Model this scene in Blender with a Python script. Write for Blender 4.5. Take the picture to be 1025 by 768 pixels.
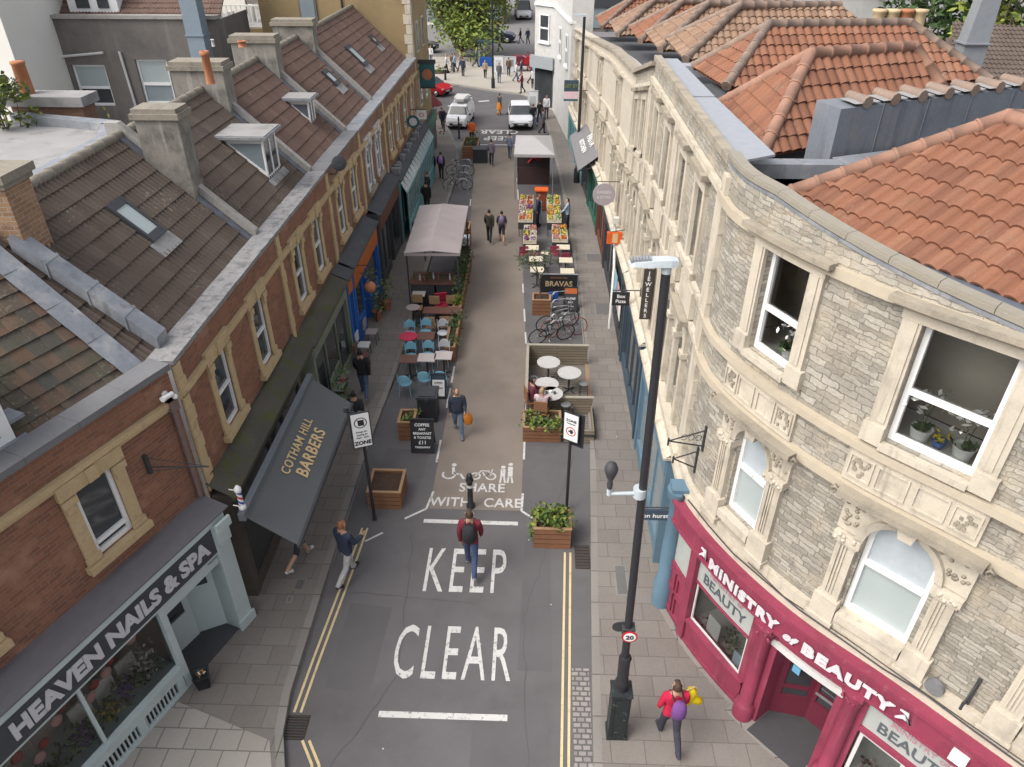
import bpy, bmesh, math, random
from mathutils import Vector as V, Matrix
RN = random.Random(11)
D = bpy.data; SC = bpy.context.scene; COL = SC.collection
for o in list(D.objects): D.objects.remove(o)
rad = math.radians

# ---------------------------------------------------------------- camera, sky, sun, exposure
cam = D.cameras.new('camera'); camo = D.objects.new('camera', cam); COL.objects.link(camo)
PIT, YAW = rad(33.5), rad(1.93)
fwv = V((-math.sin(YAW) * math.cos(PIT), math.cos(YAW) * math.cos(PIT), -math.sin(PIT)))
rtv = V((math.cos(YAW), math.sin(YAW), 0)); upv = rtv.cross(fwv)
camo.matrix_world = Matrix(((rtv.x, upv.x, -fwv.x, 0), (rtv.y, upv.y, -fwv.y, 0), (rtv.z, upv.z, -fwv.z, 13), (0, 0, 0, 1)))
cam.sensor_width = 36; cam.lens = 36 * 730 / 1025; cam.clip_start = 0.1; cam.clip_end = 3000
SC.camera = camo
SUN_EL, SUN_AZ = 50, -118          # azimuth from +Y towards +X
w = D.worlds.new('World'); SC.world = w; w.use_nodes = True
wn = w.node_tree.nodes; wl = w.node_tree.links
sky = wn.new('ShaderNodeTexSky'); sky.sky_type = 'NISHITA'; sky.sun_disc = False
sky.sun_elevation = rad(SUN_EL); sky.sun_rotation = rad(SUN_AZ); sky.dust_density = 6; sky.air_density = 1.0; sky.ozone_density = 1.0
hs = wn.new('ShaderNodeHueSaturation'); hs.inputs['Saturation'].default_value = 0.35
wl.new(sky.outputs[0], hs.inputs['Color']); wl.new(hs.outputs[0], wn['Background'].inputs['Color'])
wn['Background'].inputs['Strength'].default_value = 0.15
sl = D.lights.new('sun', 'SUN'); sl.energy = 0.55; sl.angle = rad(50); sl.color = (1, 0.95, 0.88)
so = D.objects.new('sun', sl); COL.objects.link(so)
sd = V((math.sin(rad(SUN_AZ)) * math.cos(rad(SUN_EL)), math.cos(rad(SUN_AZ)) * math.cos(rad(SUN_EL)), math.sin(rad(SUN_EL))))
so.rotation_euler = sd.to_track_quat('Z', 'Y').to_euler(); so.location = (0, 0, 60)
vs_ = SC.view_settings; vs_.view_transform = 'Standard'; vs_.look = 'None'; vs_.gamma = 1; vs_.use_curve_mapping = False
vs_.exposure = 1.0

# ---------------------------------------------------------------- mesh helpers
class MB:
    def __init__(s): s.v = []; s.f = []; s.m = []; s.uv = []; s.sm = []
    def add(s, vs, fs, m=0, uvs=None, sm=False):
        b = len(s.v); s.v += [tuple(p) for p in vs]
        for i, f in enumerate(fs):
            s.f.append(tuple(b + k for k in f)); s.m.append(m); s.uv.append(uvs[i] if uvs else None); s.sm.append(sm)
        return s
    def poly(s, pts, m=0, uv=None): return s.add(pts, [tuple(range(len(pts)))], m, [uv] if uv else None)
    def box(s, x0, x1, y0, y1, z0, z1, m=0, M=None, sub=0):
        if sub and x1 - x0 > sub * 1.3:
            n = math.ceil((x1 - x0) / sub)
            xs = [x0 + (x1 - x0) * i / n for i in range(n + 1)]
        else: xs = [x0, x1]
        vs = [V((x, y, z)) for x in xs for (y, z) in ((y0, z0), (y1, z0), (y1, z1), (y0, z1))]
        fs = [(0, 3, 2, 1)]
        for i in range(len(xs) - 1):
            for k in range(4):
                a = i * 4 + k; b = i * 4 + (k + 1) % 4
                fs.append((a, b, b + 4, a + 4))
        e = (len(xs) - 1) * 4; fs.append((e, e + 1, e + 2, e + 3))
        fs = [f[::-1] for f in fs]; fs = [f[::-1] for f in fs]
        if M: vs = [M @ p for p in vs]
        return s.add(vs, fs, m)
    def tube(s, pts, r, n=8, m=0, cap=True, sm=True):
        pts = [V(p) for p in pts]; rs = r if isinstance(r, (list, tuple)) else [r] * len(pts)
        vs = []; fs = []; up = None
        for i, p in enumerate(pts):
            t = (pts[min(i + 1, len(pts) - 1)] - pts[max(i - 1, 0)])
            t = t.normalized() if t.length > 1e-9 else V((0, 0, 1))
            if up is None: up = V((0, 0, 1)) if abs(t.z) < .9 else V((1, 0, 0))
            a = t.cross(up); a = a.normalized() if a.length > 1e-6 else t.orthogonal().normalized()
            b = t.cross(a).normalized()
            for k in range(n):
                q = 2 * math.pi * k / n
                vs.append(p + (a * math.cos(q) + b * math.sin(q)) * rs[i])
        for i in range(len(pts) - 1):
            for k in range(n):
                a0 = i * n + k; b0 = i * n + (k + 1) % n
                fs.append((a0, a0 + n, b0 + n, b0))
        s.add(vs, fs, m, None, sm)
        if cap:
            s.add(vs[:n], [tuple(range(n))], m); s.add(vs[-n:], [tuple(range(n))[::-1]], m)
        return s
    def lathe(s, prof, c=(0, 0, 0), n=14, m=0, sm=True):
        vs = []; fs = []
        for r, z in prof:
            for k in range(n):
                q = 2 * math.pi * k / n; vs.append((c[0] + r * math.cos(q), c[1] + r * math.sin(q), c[2] + z))
        for i in range(len(prof) - 1):
            for k in range(n):
                a = i * n + k; b = i * n + (k + 1) % n
                fs.append((a, b, b + n, a + n))
        s.add(vs, fs, m, None, sm)
        if prof[0][0] > 1e-4: s.add(vs[:n], [tuple(range(n))[::-1]], m)
        if prof[-1][0] > 1e-4: s.add(vs[-n:], [tuple(range(n))], m)
        return s
    def prism(s, poly, y0, y1, m=0):      # polygon in x,z extruded along y
        n = len(poly); a = [(x, y0, z) for x, z in poly]; b = [(x, y1, z) for x, z in poly]
        return s.add(a + b, [tuple(range(n)), tuple(range(2 * n - 1, n - 1, -1))] + [(i, i + n, (i + 1) % n + n, (i + 1) % n) for i in range(n)], m)
    def slab(s, poly, z0, z1, m=0):       # polygon in x,y extruded along z
        n = len(poly); a = [(x, y, z0) for x, y in poly]; b = [(x, y, z1) for x, y in poly]
        return s.add(a + b, [tuple(range(n))[::-1], tuple(range(n, 2 * n))] + [(i, (i + 1) % n, (i + 1) % n + n, i + n) for i in range(n)], m)
    def ball(s, c, r, n=8, m=0):
        rx, ry, rz = r if isinstance(r, (list, tuple)) else (r, r, r)
        k0 = len(s.v); h = max(4, n // 2 + 1)
        s.lathe([(math.sin(math.pi * i / h) + (1e-5 if i in (0, h) else 0), -math.cos(math.pi * i / h)) for i in range(h + 1)], (0, 0, 0), n, m)
        for i in range(k0, len(s.v)):
            x, y, z = s.v[i]; s.v[i] = (c[0] + x * rx, c[1] + y * ry, c[2] + z * rz)
        return s
    def leaf(s, p, size, m=0, r=RN, flat=.5):
        p = V(p); a = V((r.uniform(-1, 1), r.uniform(-1, 1), r.uniform(-flat, flat))).normalized()
        b = a.cross(V((r.uniform(-1, 1), r.uniform(-1, 1), r.uniform(.2, 1)))).normalized()
        l = size * r.uniform(.7, 1.3); wd = l * r.uniform(.35, .55)
        return s.add([p - a * l * .5, p - b * wd * .5 + a * l * .05, p + a * l * .5, p + b * wd * .5 + a * l * .05], [(0, 1, 2, 3)], m)
    def xf(s, M, start=0):
        for i in range(start, len(s.v)): s.v[i] = tuple(M @ V(s.v[i]))
        return s
    def cat(s, o, M=None, m=None):
        vs = [M @ V(p) for p in o.v] if M else o.v
        b = len(s.v); s.v += [tuple(p) for p in vs]
        for i, f in enumerate(o.f):
            s.f.append(tuple(b + k for k in f)); s.m.append(o.m[i] if m is None else m); s.uv.append(o.uv[i]); s.sm.append(o.sm[i])
        return s

WM = {}
def T(x, y, z=0, rz=0): return Matrix.Translation((x, y, z)) @ Matrix.Rotation(rz, 4, 'Z')
def setp(o, label=None, cat=None, group=None, kind=None):
    if label: o['label'] = label
    if cat: o['category'] = cat
    if group: o['group'] = group
    if kind: o['kind'] = kind
def thing(name, label, cat, loc=(0, 0, 0), rz=0, group=None, kind=None):
    o = D.objects.new(name, None); COL.objects.link(o); o.empty_display_size = .2
    o.location = loc; o.rotation_euler = (0, 0, rz); setp(o, label, cat, group, kind)
    WM[o.name] = T(loc[0], loc[1], loc[2], rz); return o
SPLIT = {'string_course', 'pilaster', 'sign_panel', 'window_pane', 'lead_gutter', 'awning_arm', 'lead_flashing', 'window_frame', 'window_display_floor', 'dormer_cheek', 'roof_units', 'bracket', 'quoin', 'pipework', 'post', 'ledge', 'counter', 'front_screen', 'door_pane', 'cable', 'drainpipe'}
def clusters(mb):                                   # groups of faces whose boxes touch
    cs = []
    for i, f in enumerate(mb.f):
        xs = [mb.v[k] for k in f]; lo = [min(p[a] for p in xs) - .012 for a in range(3)]; hi = [max(p[a] for p in xs) + .012 for a in range(3)]; ids = [i]; keep = []
        for c in cs:
            if all(c[0][a] <= hi[a] and lo[a] <= c[1][a] for a in range(3)): lo = [min(lo[a], c[0][a]) for a in range(3)]; hi = [max(hi[a], c[1][a]) for a in range(3)]; ids = c[2] + ids
            else: keep.append(c)
        cs = keep + [(lo, hi, ids)]
    return [c[2] for c in cs]
def obj(name, mb, mats, parent=None, **kw):
    if name in SPLIT and parent is not None and 1 < len(mb.f) < 900:
        cl = clusters(mb)
        if 1 < len(cl) <= 24:
            r = None
            for ids in cl:
                m = MB()
                for i in sorted(ids): m.add([mb.v[k] for k in mb.f[i]], [tuple(range(len(mb.f[i])))], mb.m[i], [mb.uv[i]] if mb.uv[i] else None, mb.sm[i])
                o = obj_(name, m, mats, parent, **kw); r = r or o
            return r
    return obj_(name, mb, mats, parent, **kw)
def obj_(name, mb, mats, parent=None, world=False, warp=None, label=None, cat=None, group=None, kind=None, fix=False, loc=None, rz=0):
    if not mb.v: return None
    used = sorted({k for f in mb.f for k in f})
    if len(used) < len(mb.v):
        mp = {k: i for i, k in enumerate(used)}; m2 = MB(); m2.v = [mb.v[k] for k in used]; m2.f = [tuple(mp[k] for k in f) for f in mb.f]; m2.m = mb.m; m2.uv = mb.uv; m2.sm = mb.sm; mb = m2
    me = D.meshes.new(name); vs = mb.v
    if not isinstance(mats, (list, tuple)): mats = [mats]
    uvs = []
    for i, f in enumerate(mb.f):
        if mb.uv[i]: uvs += [tuple(q) for q in mb.uv[i]]; continue
        p0, p1, p2 = V(vs[f[0]]), V(vs[f[1]]), V(vs[f[2]])
        n = (p1 - p0).cross(p2 - p0)
        if len(f) > 3: n += (p2 - p0).cross(V(vs[f[3]]) - p0)
        n = n.normalized() if n.length > 1e-12 else V((0, 0, 1))
        t = V((-n.y, n.x, 0)).normalized() if abs(n.z) < .97 else V((1, 0, 0))
        b = n.cross(t)
        for k in f:
            p = V(vs[k]); uvs.append((p.dot(t), p.dot(b)))
    if warp: vs = [warp(*p) for p in vs]
    wm = WM.get(parent.name) if parent else None
    if world and wm:
        mi = wm.inverted(); vs = [mi @ V(p) for p in vs]
    me.from_pydata([tuple(p) for p in vs], [], mb.f)
    ul = me.uv_layers.new(name='UVMap'); ul.data.foreach_set('uv', [c for q in uvs for c in q])
    for m in mats: me.materials.append(m)
    me.polygons.foreach_set('material_index', mb.m); me.polygons.foreach_set('use_smooth', mb.sm)
    if fix:
        bm = bmesh.new(); bm.from_mesh(me); bmesh.ops.recalc_face_normals(bm, faces=bm.faces); bm.to_mesh(me); bm.free()
    me.update()
    o = D.objects.new(name, me); COL.objects.link(o)
    if loc is not None: o.location = loc; o.rotation_euler = (0, 0, rz)
    if parent: o.parent = parent; WM[o.name] = wm if wm else Matrix()
    else: WM[o.name] = T(*(loc or (0, 0, 0)), rz) if loc else Matrix()
    setp(o, label, cat, group, kind); return o
def dup(root, loc=None, rz=None, label=None, group=None, scale=None):
    def cp(o, par):
        c = o.copy(); COL.objects.link(c)
        if par: c.parent = par
        for ch in list(o.children): cp(ch, c)
        return c
    r = cp(root, None)
    if loc is not None: r.location = loc
    if rz is not None: r.rotation_euler = (0, 0, rz)
    if label: r['label'] = label
    if group: r['group'] = group
    if scale: r.scale = (scale,) * 3
    return r
_tc = {}
def text_mb(st, size=1, ext=.01, bold=0, shear=0, sp=1, wx=1, align='CENTER', m=0, res=3):
    """text as mesh in x,z plane facing -y, centred on x, baseline z=0"""
    key = (st, size, ext, bold, shear, sp, align, res)
    if key not in _tc:
        c = D.curves.new('t', 'FONT'); c.body = st; c.size = size; c.extrude = ext; c.offset = bold; c.shear = shear
        c.space_character = sp; c.align_x = align; c.resolution_u = res
        o = D.objects.new('t', c); COL.objects.link(o)
        dg = bpy.context.evaluated_depsgraph_get(); dg.update()
        me = D.meshes.new_from_object(o.evaluated_get(dg))
        _tc[key] = ([tuple(v.co) for v in me.vertices], [tuple(p.vertices) for p in me.polygons])
        D.objects.remove(o); D.curves.remove(c); D.meshes.remove(me)
    vs, fs = _tc[key]; mb = MB()
    mb.add([(x * wx, -z, y) for x, y, z in vs], fs, m); return mb

# ---------------------------------------------------------------- materials
def newmat(name):
    m = D.materials.new(name); m.use_nodes = True; nt = m.node_tree
    return m, nt, nt.nodes['Principled BSDF']
def nd(nt, t, **kw):
    n = nt.nodes.new(t)
    for k, v in kw.items():
        if k.startswith('i_'): n.inputs[k[2:].replace('_', ' ')].default_value = v
        else: setattr(n, k, v)
    return n
def noise(nt, co, scale, detail=4, rough=.55):
    n = nd(nt, 'ShaderNodeTexNoise', i_Scale=scale, i_Detail=detail, i_Roughness=rough); nt.links.new(co, n.inputs['Vector']); return n.outputs['Fac']
def math_(nt, op, a, b=None):
    n = nd(nt, 'ShaderNodeMath', operation=op)
    for i, q in enumerate((a, b)):
        if q is None: continue
        if isinstance(q, (int, float)): n.inputs[i].default_value = q
        else: nt.links.new(q, n.inputs[i])
    return n.outputs[0]
def scalec(nt, col, fac):
    n = nd(nt, 'ShaderNodeVectorMath', operation='SCALE')
    if isinstance(col, (tuple, list)): n.inputs[0].default_value = col[:3]
    else: nt.links.new(col, n.inputs[0])
    nt.links.new(fac, n.inputs['Scale']); return n.outputs[0]
def mixc(nt, fac, a, b):
    n = nd(nt, 'ShaderNodeMix', data_type='RGBA')
    if isinstance(fac, (int, float)): n.inputs[0].default_value = fac
    else: nt.links.new(fac, n.inputs[0])
    for i, q in ((6, a), (7, b)):
        if isinstance(q, (tuple, list)): n.inputs[i].default_value = (*q[:3], 1)
        else: nt.links.new(q, n.inputs[i])
    return n.outputs[2]
def ramp(nt, fac, stops):
    n = nd(nt, 'ShaderNodeValToRGB'); e = n.color_ramp.elements
    while len(e) < len(stops): e.new(.5)
    for i, (p, c) in enumerate(stops): e[i].position = p; e[i].color = (*c[:3], 1)
    nt.links.new(fac, n.inputs[0]); return n.outputs[0]
def mottle(nt, co, var, sc, fine, fs):
    a = math_(nt, 'MULTIPLY', math_(nt, 'SUBTRACT', noise(nt, co, sc, 5, .6), .5), var * 4)
    b = math_(nt, 'MULTIPLY', math_(nt, 'SUBTRACT', noise(nt, co, fs, 2), .5), fine * 4)
    return math_(nt, 'MAXIMUM', math_(nt, 'ADD', math_(nt, 'ADD', a, b), 1), .15)
def bump(nt, bs, h, st, dist=.02):
    n = nd(nt, 'ShaderNodeBump', i_Strength=st, i_Distance=dist); nt.links.new(h, n.inputs['Height']); nt.links.new(n.outputs[0], bs.inputs['Normal'])
def mk(name, col, rough=.8, var=.08, sc=2.5, fine=.05, fs=40, bmp=0, spec=.3, metal=0, stain=None, coord='Object', streak=None):
    m, nt, bs = newmat(name); tc = nd(nt, 'ShaderNodeTexCoord').outputs[coord]
    f = mottle(nt, tc, var, sc, fine, fs); c = scalec(nt, col, f)
    if stain:                                     # (colour, scale, low, high): patches of dirt
        q = ramp(nt, noise(nt, tc, stain[1], 6, .65), [(stain[2], (0, 0, 0)), (stain[3], (1, 1, 1))])
        c = mixc(nt, q, c, scalec(nt, stain[0], f))
    if streak:                                    # rain streaks: noise drawn out vertically
        mp = nd(nt, 'ShaderNodeMapping'); mp.inputs['Scale'].default_value = (streak[1], streak[1], streak[1] * .07); nt.links.new(tc, mp.inputs['Vector'])
        q = ramp(nt, noise(nt, mp.outputs[0], 1, 4, .6), [(streak[2], (0, 0, 0)), (streak[3], (1, 1, 1))]); c = mixc(nt, q, c, scalec(nt, streak[0], f))
    nt.links.new(c, bs.inputs['Base Color'])
    bs.inputs['Roughness'].default_value = rough; bs.inputs['Specular IOR Level'].default_value = spec; bs.inputs['Metallic'].default_value = metal
    if bmp: bump(nt, bs, noise(nt, tc, fs, 3), bmp, .01)
    return m
def bricks(name, c1, c2, mortar, bw, bh, ms, rough=.9, bmp=.5, distort=0, var=.12, sc=.8, fine=.06, coord='UV', off=.5, third=None, bias=0, dist=.01, squash=1, big=None):
    m, nt, bs = newmat(name); t = nd(nt, 'ShaderNodeTexCoord'); uv = t.outputs[coord]; oc = t.outputs['Object']
    if distort:
        n = nd(nt, 'ShaderNodeTexNoise', i_Scale=1.6 / bw, i_Detail=2); nt.links.new(oc, n.inputs['Vector'])
        s = nd(nt, 'ShaderNodeVectorMath', operation='SUBTRACT'); nt.links.new(n.outputs['Color'], s.inputs[0]); s.inputs[1].default_value = (.5, .5, .5)
        k = nd(nt, 'ShaderNodeVectorMath', operation='SCALE'); nt.links.new(s.outputs[0], k.inputs[0]); k.inputs['Scale'].default_value = distort
        a = nd(nt, 'ShaderNodeVectorMath', operation='ADD'); nt.links.new(uv, a.inputs[0]); nt.links.new(k.outputs[0], a.inputs[1]); uv = a.outputs[0]
    b = nd(nt, 'ShaderNodeTexBrick', offset=off, squash=squash, squash_frequency=2, i_Scale=1.0, i_Mortar_Size=ms, i_Mortar_Smooth=.15, i_Bias=bias, i_Brick_Width=bw, i_Row_Height=bh)
    b.inputs['Color1'].default_value = (*c1, 1); b.inputs['Color2'].default_value = (*c2, 1); b.inputs['Mortar'].default_value = (*mortar, 1)
    nt.links.new(uv, b.inputs['Vector']); c = b.outputs['Color']; fac = b.outputs['Fac']
    if big:                                        # patches of larger, rougher blocks
        b2 = nd(nt, 'ShaderNodeTexBrick', offset=.37, squash=1.4, squash_frequency=3, i_Scale=1.0, i_Mortar_Size=ms * 1.3, i_Mortar_Smooth=.2, i_Bias=-.1, i_Brick_Width=bw * big[0], i_Row_Height=bh * big[1])
        for k_ in ('Color1', 'Color2', 'Mortar'): b2.inputs[k_].default_value = b.inputs[k_].default_value
        nt.links.new(uv, b2.inputs['Vector']); q = ramp(nt, noise(nt, oc, big[2], 3, .5), [(.47, (0, 0, 0)), (.5, (1, 1, 1))]); c = mixc(nt, q, c, b2.outputs['Color']); mf = nd(nt, 'ShaderNodeMix'); nt.links.new(q, mf.inputs[0]); nt.links.new(fac, mf.inputs[2]); nt.links.new(b2.outputs['Fac'], mf.inputs[3]); fac = mf.outputs[0]
    if third:                                      # patches of another hue
        q = ramp(nt, noise(nt, oc, third[1], 5, .6), [(third[2], (0, 0, 0)), (third[3], (1, 1, 1))]); c = mixc(nt, q, c, scalec(nt, third[0], math_(nt, 'ADD', math_(nt, 'MULTIPLY', b.outputs['Fac'], -.2), 1)))
    c = scalec(nt, c, mottle(nt, oc, var, sc, fine, 25)); nt.links.new(c, bs.inputs['Base Color'])
    bs.inputs['Roughness'].default_value = rough; bs.inputs['Specular IOR Level'].default_value = .25
    h = math_(nt, 'ADD', math_(nt, 'SUBTRACT', 1, fac), math_(nt, 'MULTIPLY', noise(nt, oc, 30, 3), .6))
    bump(nt, bs, h, bmp, dist); return m
def tilem(name, pal, var=.12, moss=None):
    m, nt, bs = newmat(name); t = nd(nt, 'ShaderNodeTexCoord'); uv = t.outputs['UV']; oc = t.outputs['Object']
    f = nd(nt, 'ShaderNodeVectorMath', operation='FLOOR'); nt.links.new(uv, f.inputs[0])
    wn_ = nd(nt, 'ShaderNodeTexWhiteNoise', noise_dimensions='2D'); nt.links.new(f.outputs[0], wn_.inputs['Vector'])
    c = ramp(nt, wn_.outputs['Value'], [(i / (len(pal) - 1), p) for i, p in enumerate(pal)])
    if moss:
        q = ramp(nt, noise(nt, oc, moss[1], 6, .7), [(moss[2], (0, 0, 0)), (moss[3], (1, 1, 1))]); c = mixc(nt, q, c, moss[0])
    q = ramp(nt, math_(nt, 'MULTIPLY', noise(nt, oc, 16, 4, .7), math_(nt, 'ADD', noise(nt, oc, .9, 3), .5)), [(.63, (0, 0, 0)), (.76, (1, 1, 1))]); c = mixc(nt, q, c, (.19, .165, .125))   # lichen spots
    c = scalec(nt, c, mottle(nt, oc, var, 1.1, .10, 35)); nt.links.new(c, bs.inputs['Base Color'])
    bs.inputs['Roughness'].default_value = .85; bs.inputs['Specular IOR Level'].default_value = .3
    bump(nt, bs, noise(nt, oc, 45, 3), .25, .01); return m
def glassm(name, tint=(.9, .93, .92), trans=.75):
    m, nt, bs = newmat(name); out = nt.nodes['Material Output']
    tr = nd(nt, 'ShaderNodeBsdfTransparent'); tr.inputs[0].default_value = (*tint, 1)
    gl = nd(nt, 'ShaderNodeBsdfGlossy', i_Roughness=.03); mx = nd(nt, 'ShaderNodeMixShader')
    fr = nd(nt, 'ShaderNodeFresnel', i_IOR=1.55)
    nt.links.new(fr.outputs[0], mx.inputs[0]); nt.links.new(tr.outputs[0], mx.inputs[1]); nt.links.new(gl.outputs[0], mx.inputs[2]); nt.links.new(mx.outputs[0], out.inputs[0]); return m

MT = {}
MT['asphalt'] = mk('asphalt', (.112, .106, .109), .9, .10, .7, .10, 90, .25, stain=((.09, .085, .087), .45, .45, .7))
MT['tan'] = mk('tan_surfacing', (.20, .168, .142), .95, .10, .8, .09, 70, .3, stain=((.165, .14, .121), .35, .45, .7))
MT['pave'] = bricks('paving_slabs', (.165, .148, .133), (.19, .172, .155), (.115, .103, .092), .62, .45, .009, .9, .35, 0, .10, .5, .07, 'Object', third=((.15, .14, .128), .35, .5, .8))
MT['pave_new'] = bricks('pale_paving_slabs', (.28, .255, .225), (.32, .295, .265), (.15, .14, .13), .5, .4, .012, .9, .3, 0, .08, .5, .05, 'Object')
MT['setts'] = bricks('granite_setts', (.19, .18, .18), (.27, .245, .23), (.10, .095, .09), .16, .11, .018, .85, .6, .02, .1, 2, .06, 'Object')
MT['kerb'] = bricks('kerb_stone', (.19, .175, .16), (.225, .208, .19), (.09, .085, .08), .9, .9, .012, .9, .3, 0, .1, 1, .06, 'Object', off=0)
MT['plaza'] = mk('plaza_paving', (.34, .31, .27), .9, .07, .3, .04, 20)
MT['road2'] = mk('main_road', (.17, .165, .165), .9, .06, .2, .05, 20)
MT['paint'] = mk('road_paint', (.50, .49, .475), .8, .05, 3, .08, 40, stain=((.18, .172, .168), 11, .55, .66))
MT['yellow'] = mk('yellow_paint', (.55, .44, .24), .8, .08, 3, .1, 30, stain=((.2, .17, .12), 5, .55, .8))
MT['iron'] = mk('cast_iron', (.045, .045, .048), .6, .1, 4, .05, 40)
MT['black'] = mk('black_paint', (.024, .024, .027), .45, .1, 3, .04, 30, spec=.4)
MT['char'] = mk('charcoal_paint', (.045, .048, .053), .55, .06, 3)
MT['white'] = mk('white_paint', (.72, .72, .71), .5, .04, 2, .02, 30)
MT['white2'] = mk('weathered_white', (.52, .515, .50), .7, .08, 2, .04, 30, stain=((.4, .38, .35), 2.5, .55, .8))
MT['brick'] = bricks('red_brick', (.26, .116, .07), (.185, .086, .056), (.215, .158, .122), .235, .078, .007, .92, .45, .012, .16, .5, .08, third=((.34, .19, .13), 1.6, .55, .75))
MT['brick2'] = bricks('brown_brick', (.25, .13, .083), (.195, .104, .07), (.22, .17, .135), .235, .078, .008, .92, .45, .01, .15, .6, .08, third=((.16, .09, .06), 1.0, .5, .75))
MT['brickor'] = bricks('orange_brick', (.31, .19, .105), (.22, .13, .08), (.30, .24, .19), .235, .08, .009, .92, .5, .01, .14, 1.2, .08, third=((.12, .095, .08), 1.5, .55, .7))
MT['rubble'] = bricks('rubble_stone', (.37, .345, .295), (.215, .198, .165), (.185, .168, .14), .21, .072, .006, .95, .9, .085, .15, 1.0, .14, third=((.40, .345, .265), 1.4, .5, .75), dist=.014, squash=1.5, big=(1.35, 1.5, .9))
MT['ashlar'] = bricks('ashlar_stone', (.47, .425, .35), (.44, .395, .325), (.36, .32, .255), .75, .33, .004, .9, .15, 0, .09, 1.2, .05, third=((.38, .32, .235), 1.0, .58, .85))
MT['bath'] = mk('bath_stone', (.475, .425, .345), .9, .10, 2.2, .06, 30, .15, stain=((.33, .295, .24), 2.0, .5, .74), streak=((.27, .24, .195), 7, .56, .78))
MT['bathd'] = mk('weathered_stone', (.29, .255, .20), .95, .14, 3, .09, 30, .3, stain=((.16, .14, .12), 2.2, .5, .75))
MT['ochre'] = mk('ochre_stone', (.46, .345, .20), .9, .14, 3, .08, 30, .2, stain=((.22, .165, .11), 3, .55, .8))
MT['ochrew'] = mk('ochre_render', (.27, .20, .105), .9, .10, .5, .05, 20, stain=((.19, .145, .085), .6, .5, .8))
MT['render'] = mk('grey_render', (.155, .14, .128), .95, .14, .5, .07, 12, .2, stain=((.095, .09, .085), .45, .48, .75), streak=((.22, .21, .195), 2.5, .58, .8))
MT['cream'] = mk('cream_render', (.74, .72, .66), .9, .05, .4, .02, 10)
MT['lead'] = mk('lead_sheet', (.215, .228, .252), .55, .16, 2, .08, 15, .1, .45, .2, stain=((.34, .34, .335), 2.2, .5, .72), streak=((.14, .145, .155), 5, .56, .74))
MT['leadd'] = mk('dark_lead', (.12, .135, .165), .55, .1, 1.3, .05, 15, 0, .45, .2)
MT['felt'] = mk('roof_felt', (.075, .077, .085), .95, .12, 2, .1, 40, .3, stain=((.16, .155, .15), 3, .6, .85))
MT['cope2'] = mk('speckled_coping', (.225, .22, .22), .95, .18, 3, .16, 22, .3, stain=((.12, .118, .12), 4, .5, .66))
MT['felts'] = mk('pale_roof_felt', (.26, .255, .25), .95, .12, 1.2, .1, 40, .2, stain=((.14, .135, .125), 1.6, .52, .75))
MT['moss'] = mk('mossy_felt', (.085, .078, .066), .98, .2, 1.5, .15, 30, .4, stain=((.075, .078, .034), 3, .48, .62))
MT['slate'] = mk('grey_coping', (.15, .15, .155), .9, .10, 1.5, .08, 30, .2)
MT['coping'] = mk('stone_coping', (.30, .285, .265), .95, .14, 3, .10, 25, .3, stain=((.13, .125, .11), 3, .5, .8))
MT['cap'] = mk('lichen_concrete', (.235, .21, .17), .95, .16, 3, .10, 25, .4, stain=((.11, .10, .085), 3, .48, .75))
MT['stucco'] = mk('chimney_render', (.215, .20, .175), .95, .18, 2.2, .09, 20, .3, stain=((.10, .092, .08), 1.6, .46, .68), streak=((.30, .285, .26), 6, .56, .72))
MT['terra'] = mk('terracotta_pot', (.36, .15, .075), .85, .12, 4, .06, 30)
MT['buff'] = mk('buff_clay', (.46, .35, .21), .85, .12, 4, .06, 30)
MT['tileb'] = tilem('brown_roof_tiles', [(.082, .062, .05), (.098, .076, .062), (.088, .067, .054), (.11, .086, .07)], .10)
MT['tilebr'] = tilem('russet_roof_tiles', [(.108, .069, .056), (.13, .082, .066), (.115, .073, .059), (.142, .093, .075)], .10)
MT['tileold'] = tilem('mossy_roof_tiles', [(.075, .066, .055), (.11, .073, .054), (.125, .076, .052), (.08, .074, .06), (.14, .09, .062), (.068, .066, .058)], .18, ((.062, .062, .04), 1.8, .52, .72))
MT['tiler'] = tilem('red_pantiles', [(.185, .08, .047), (.22, .097, .057), (.16, .071, .044), (.235, .112, .068)], .10, ((.15, .085, .058), 2.2, .58, .85))
MT['tilew'] = tilem('weathered_pantiles', [(.17, .105, .072), (.24, .15, .10), (.20, .125, .085), (.27, .185, .13)], .12, ((.15, .11, .085), 2, .5, .8))
MT['ridge'] = mk('ridge_tile_clay', (.27, .15, .105), .85, .14, 3, .08, 30, .2, stain=((.21, .135, .1), 2.5, .5, .8))
MT['ridgew'] = mk('weathered_ridge_clay', (.22, .16, .125), .9, .14, 3, .08, 30, .2, stain=((.16, .14, .125), 2.5, .5, .8))
MT['glass'] = mk('dark_glass', (.04, .045, .05), .06, .3, 1.2, 0, 10, spec=.6)
MT['glassb'] = mk('grey_blue_glass', (.20, .24, .26), .12, .15, 1, 0, 10, spec=.5)
MT['frost'] = mk('frosted_glass', (.34, .385, .385), .3, .06, 1.2, .01, 10, spec=.5)
MT['clear'] = glassm('clear_glass')
MT['dark'] = mk('dark_interior', (.035, .032, .03), .9, .2, 1.5)
MT['room'] = mk('room_wall', (.30, .265, .22), .9, .1, 1)
MT['magenta'] = mk('magenta_paint', (.225, .036, .068), .55, .14, 1.6, .06, 30, .05, .35, stain=((.15, .03, .05), 2.6, .52, .75), streak=((.26, .075, .105), 9, .58, .75))
MT['palegrn'] = mk('pale_duck_egg_paint', (.42, .485, .48), .5, .06, 2, .03, 30, stain=((.3, .34, .335), 2.5, .6, .85))
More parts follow.
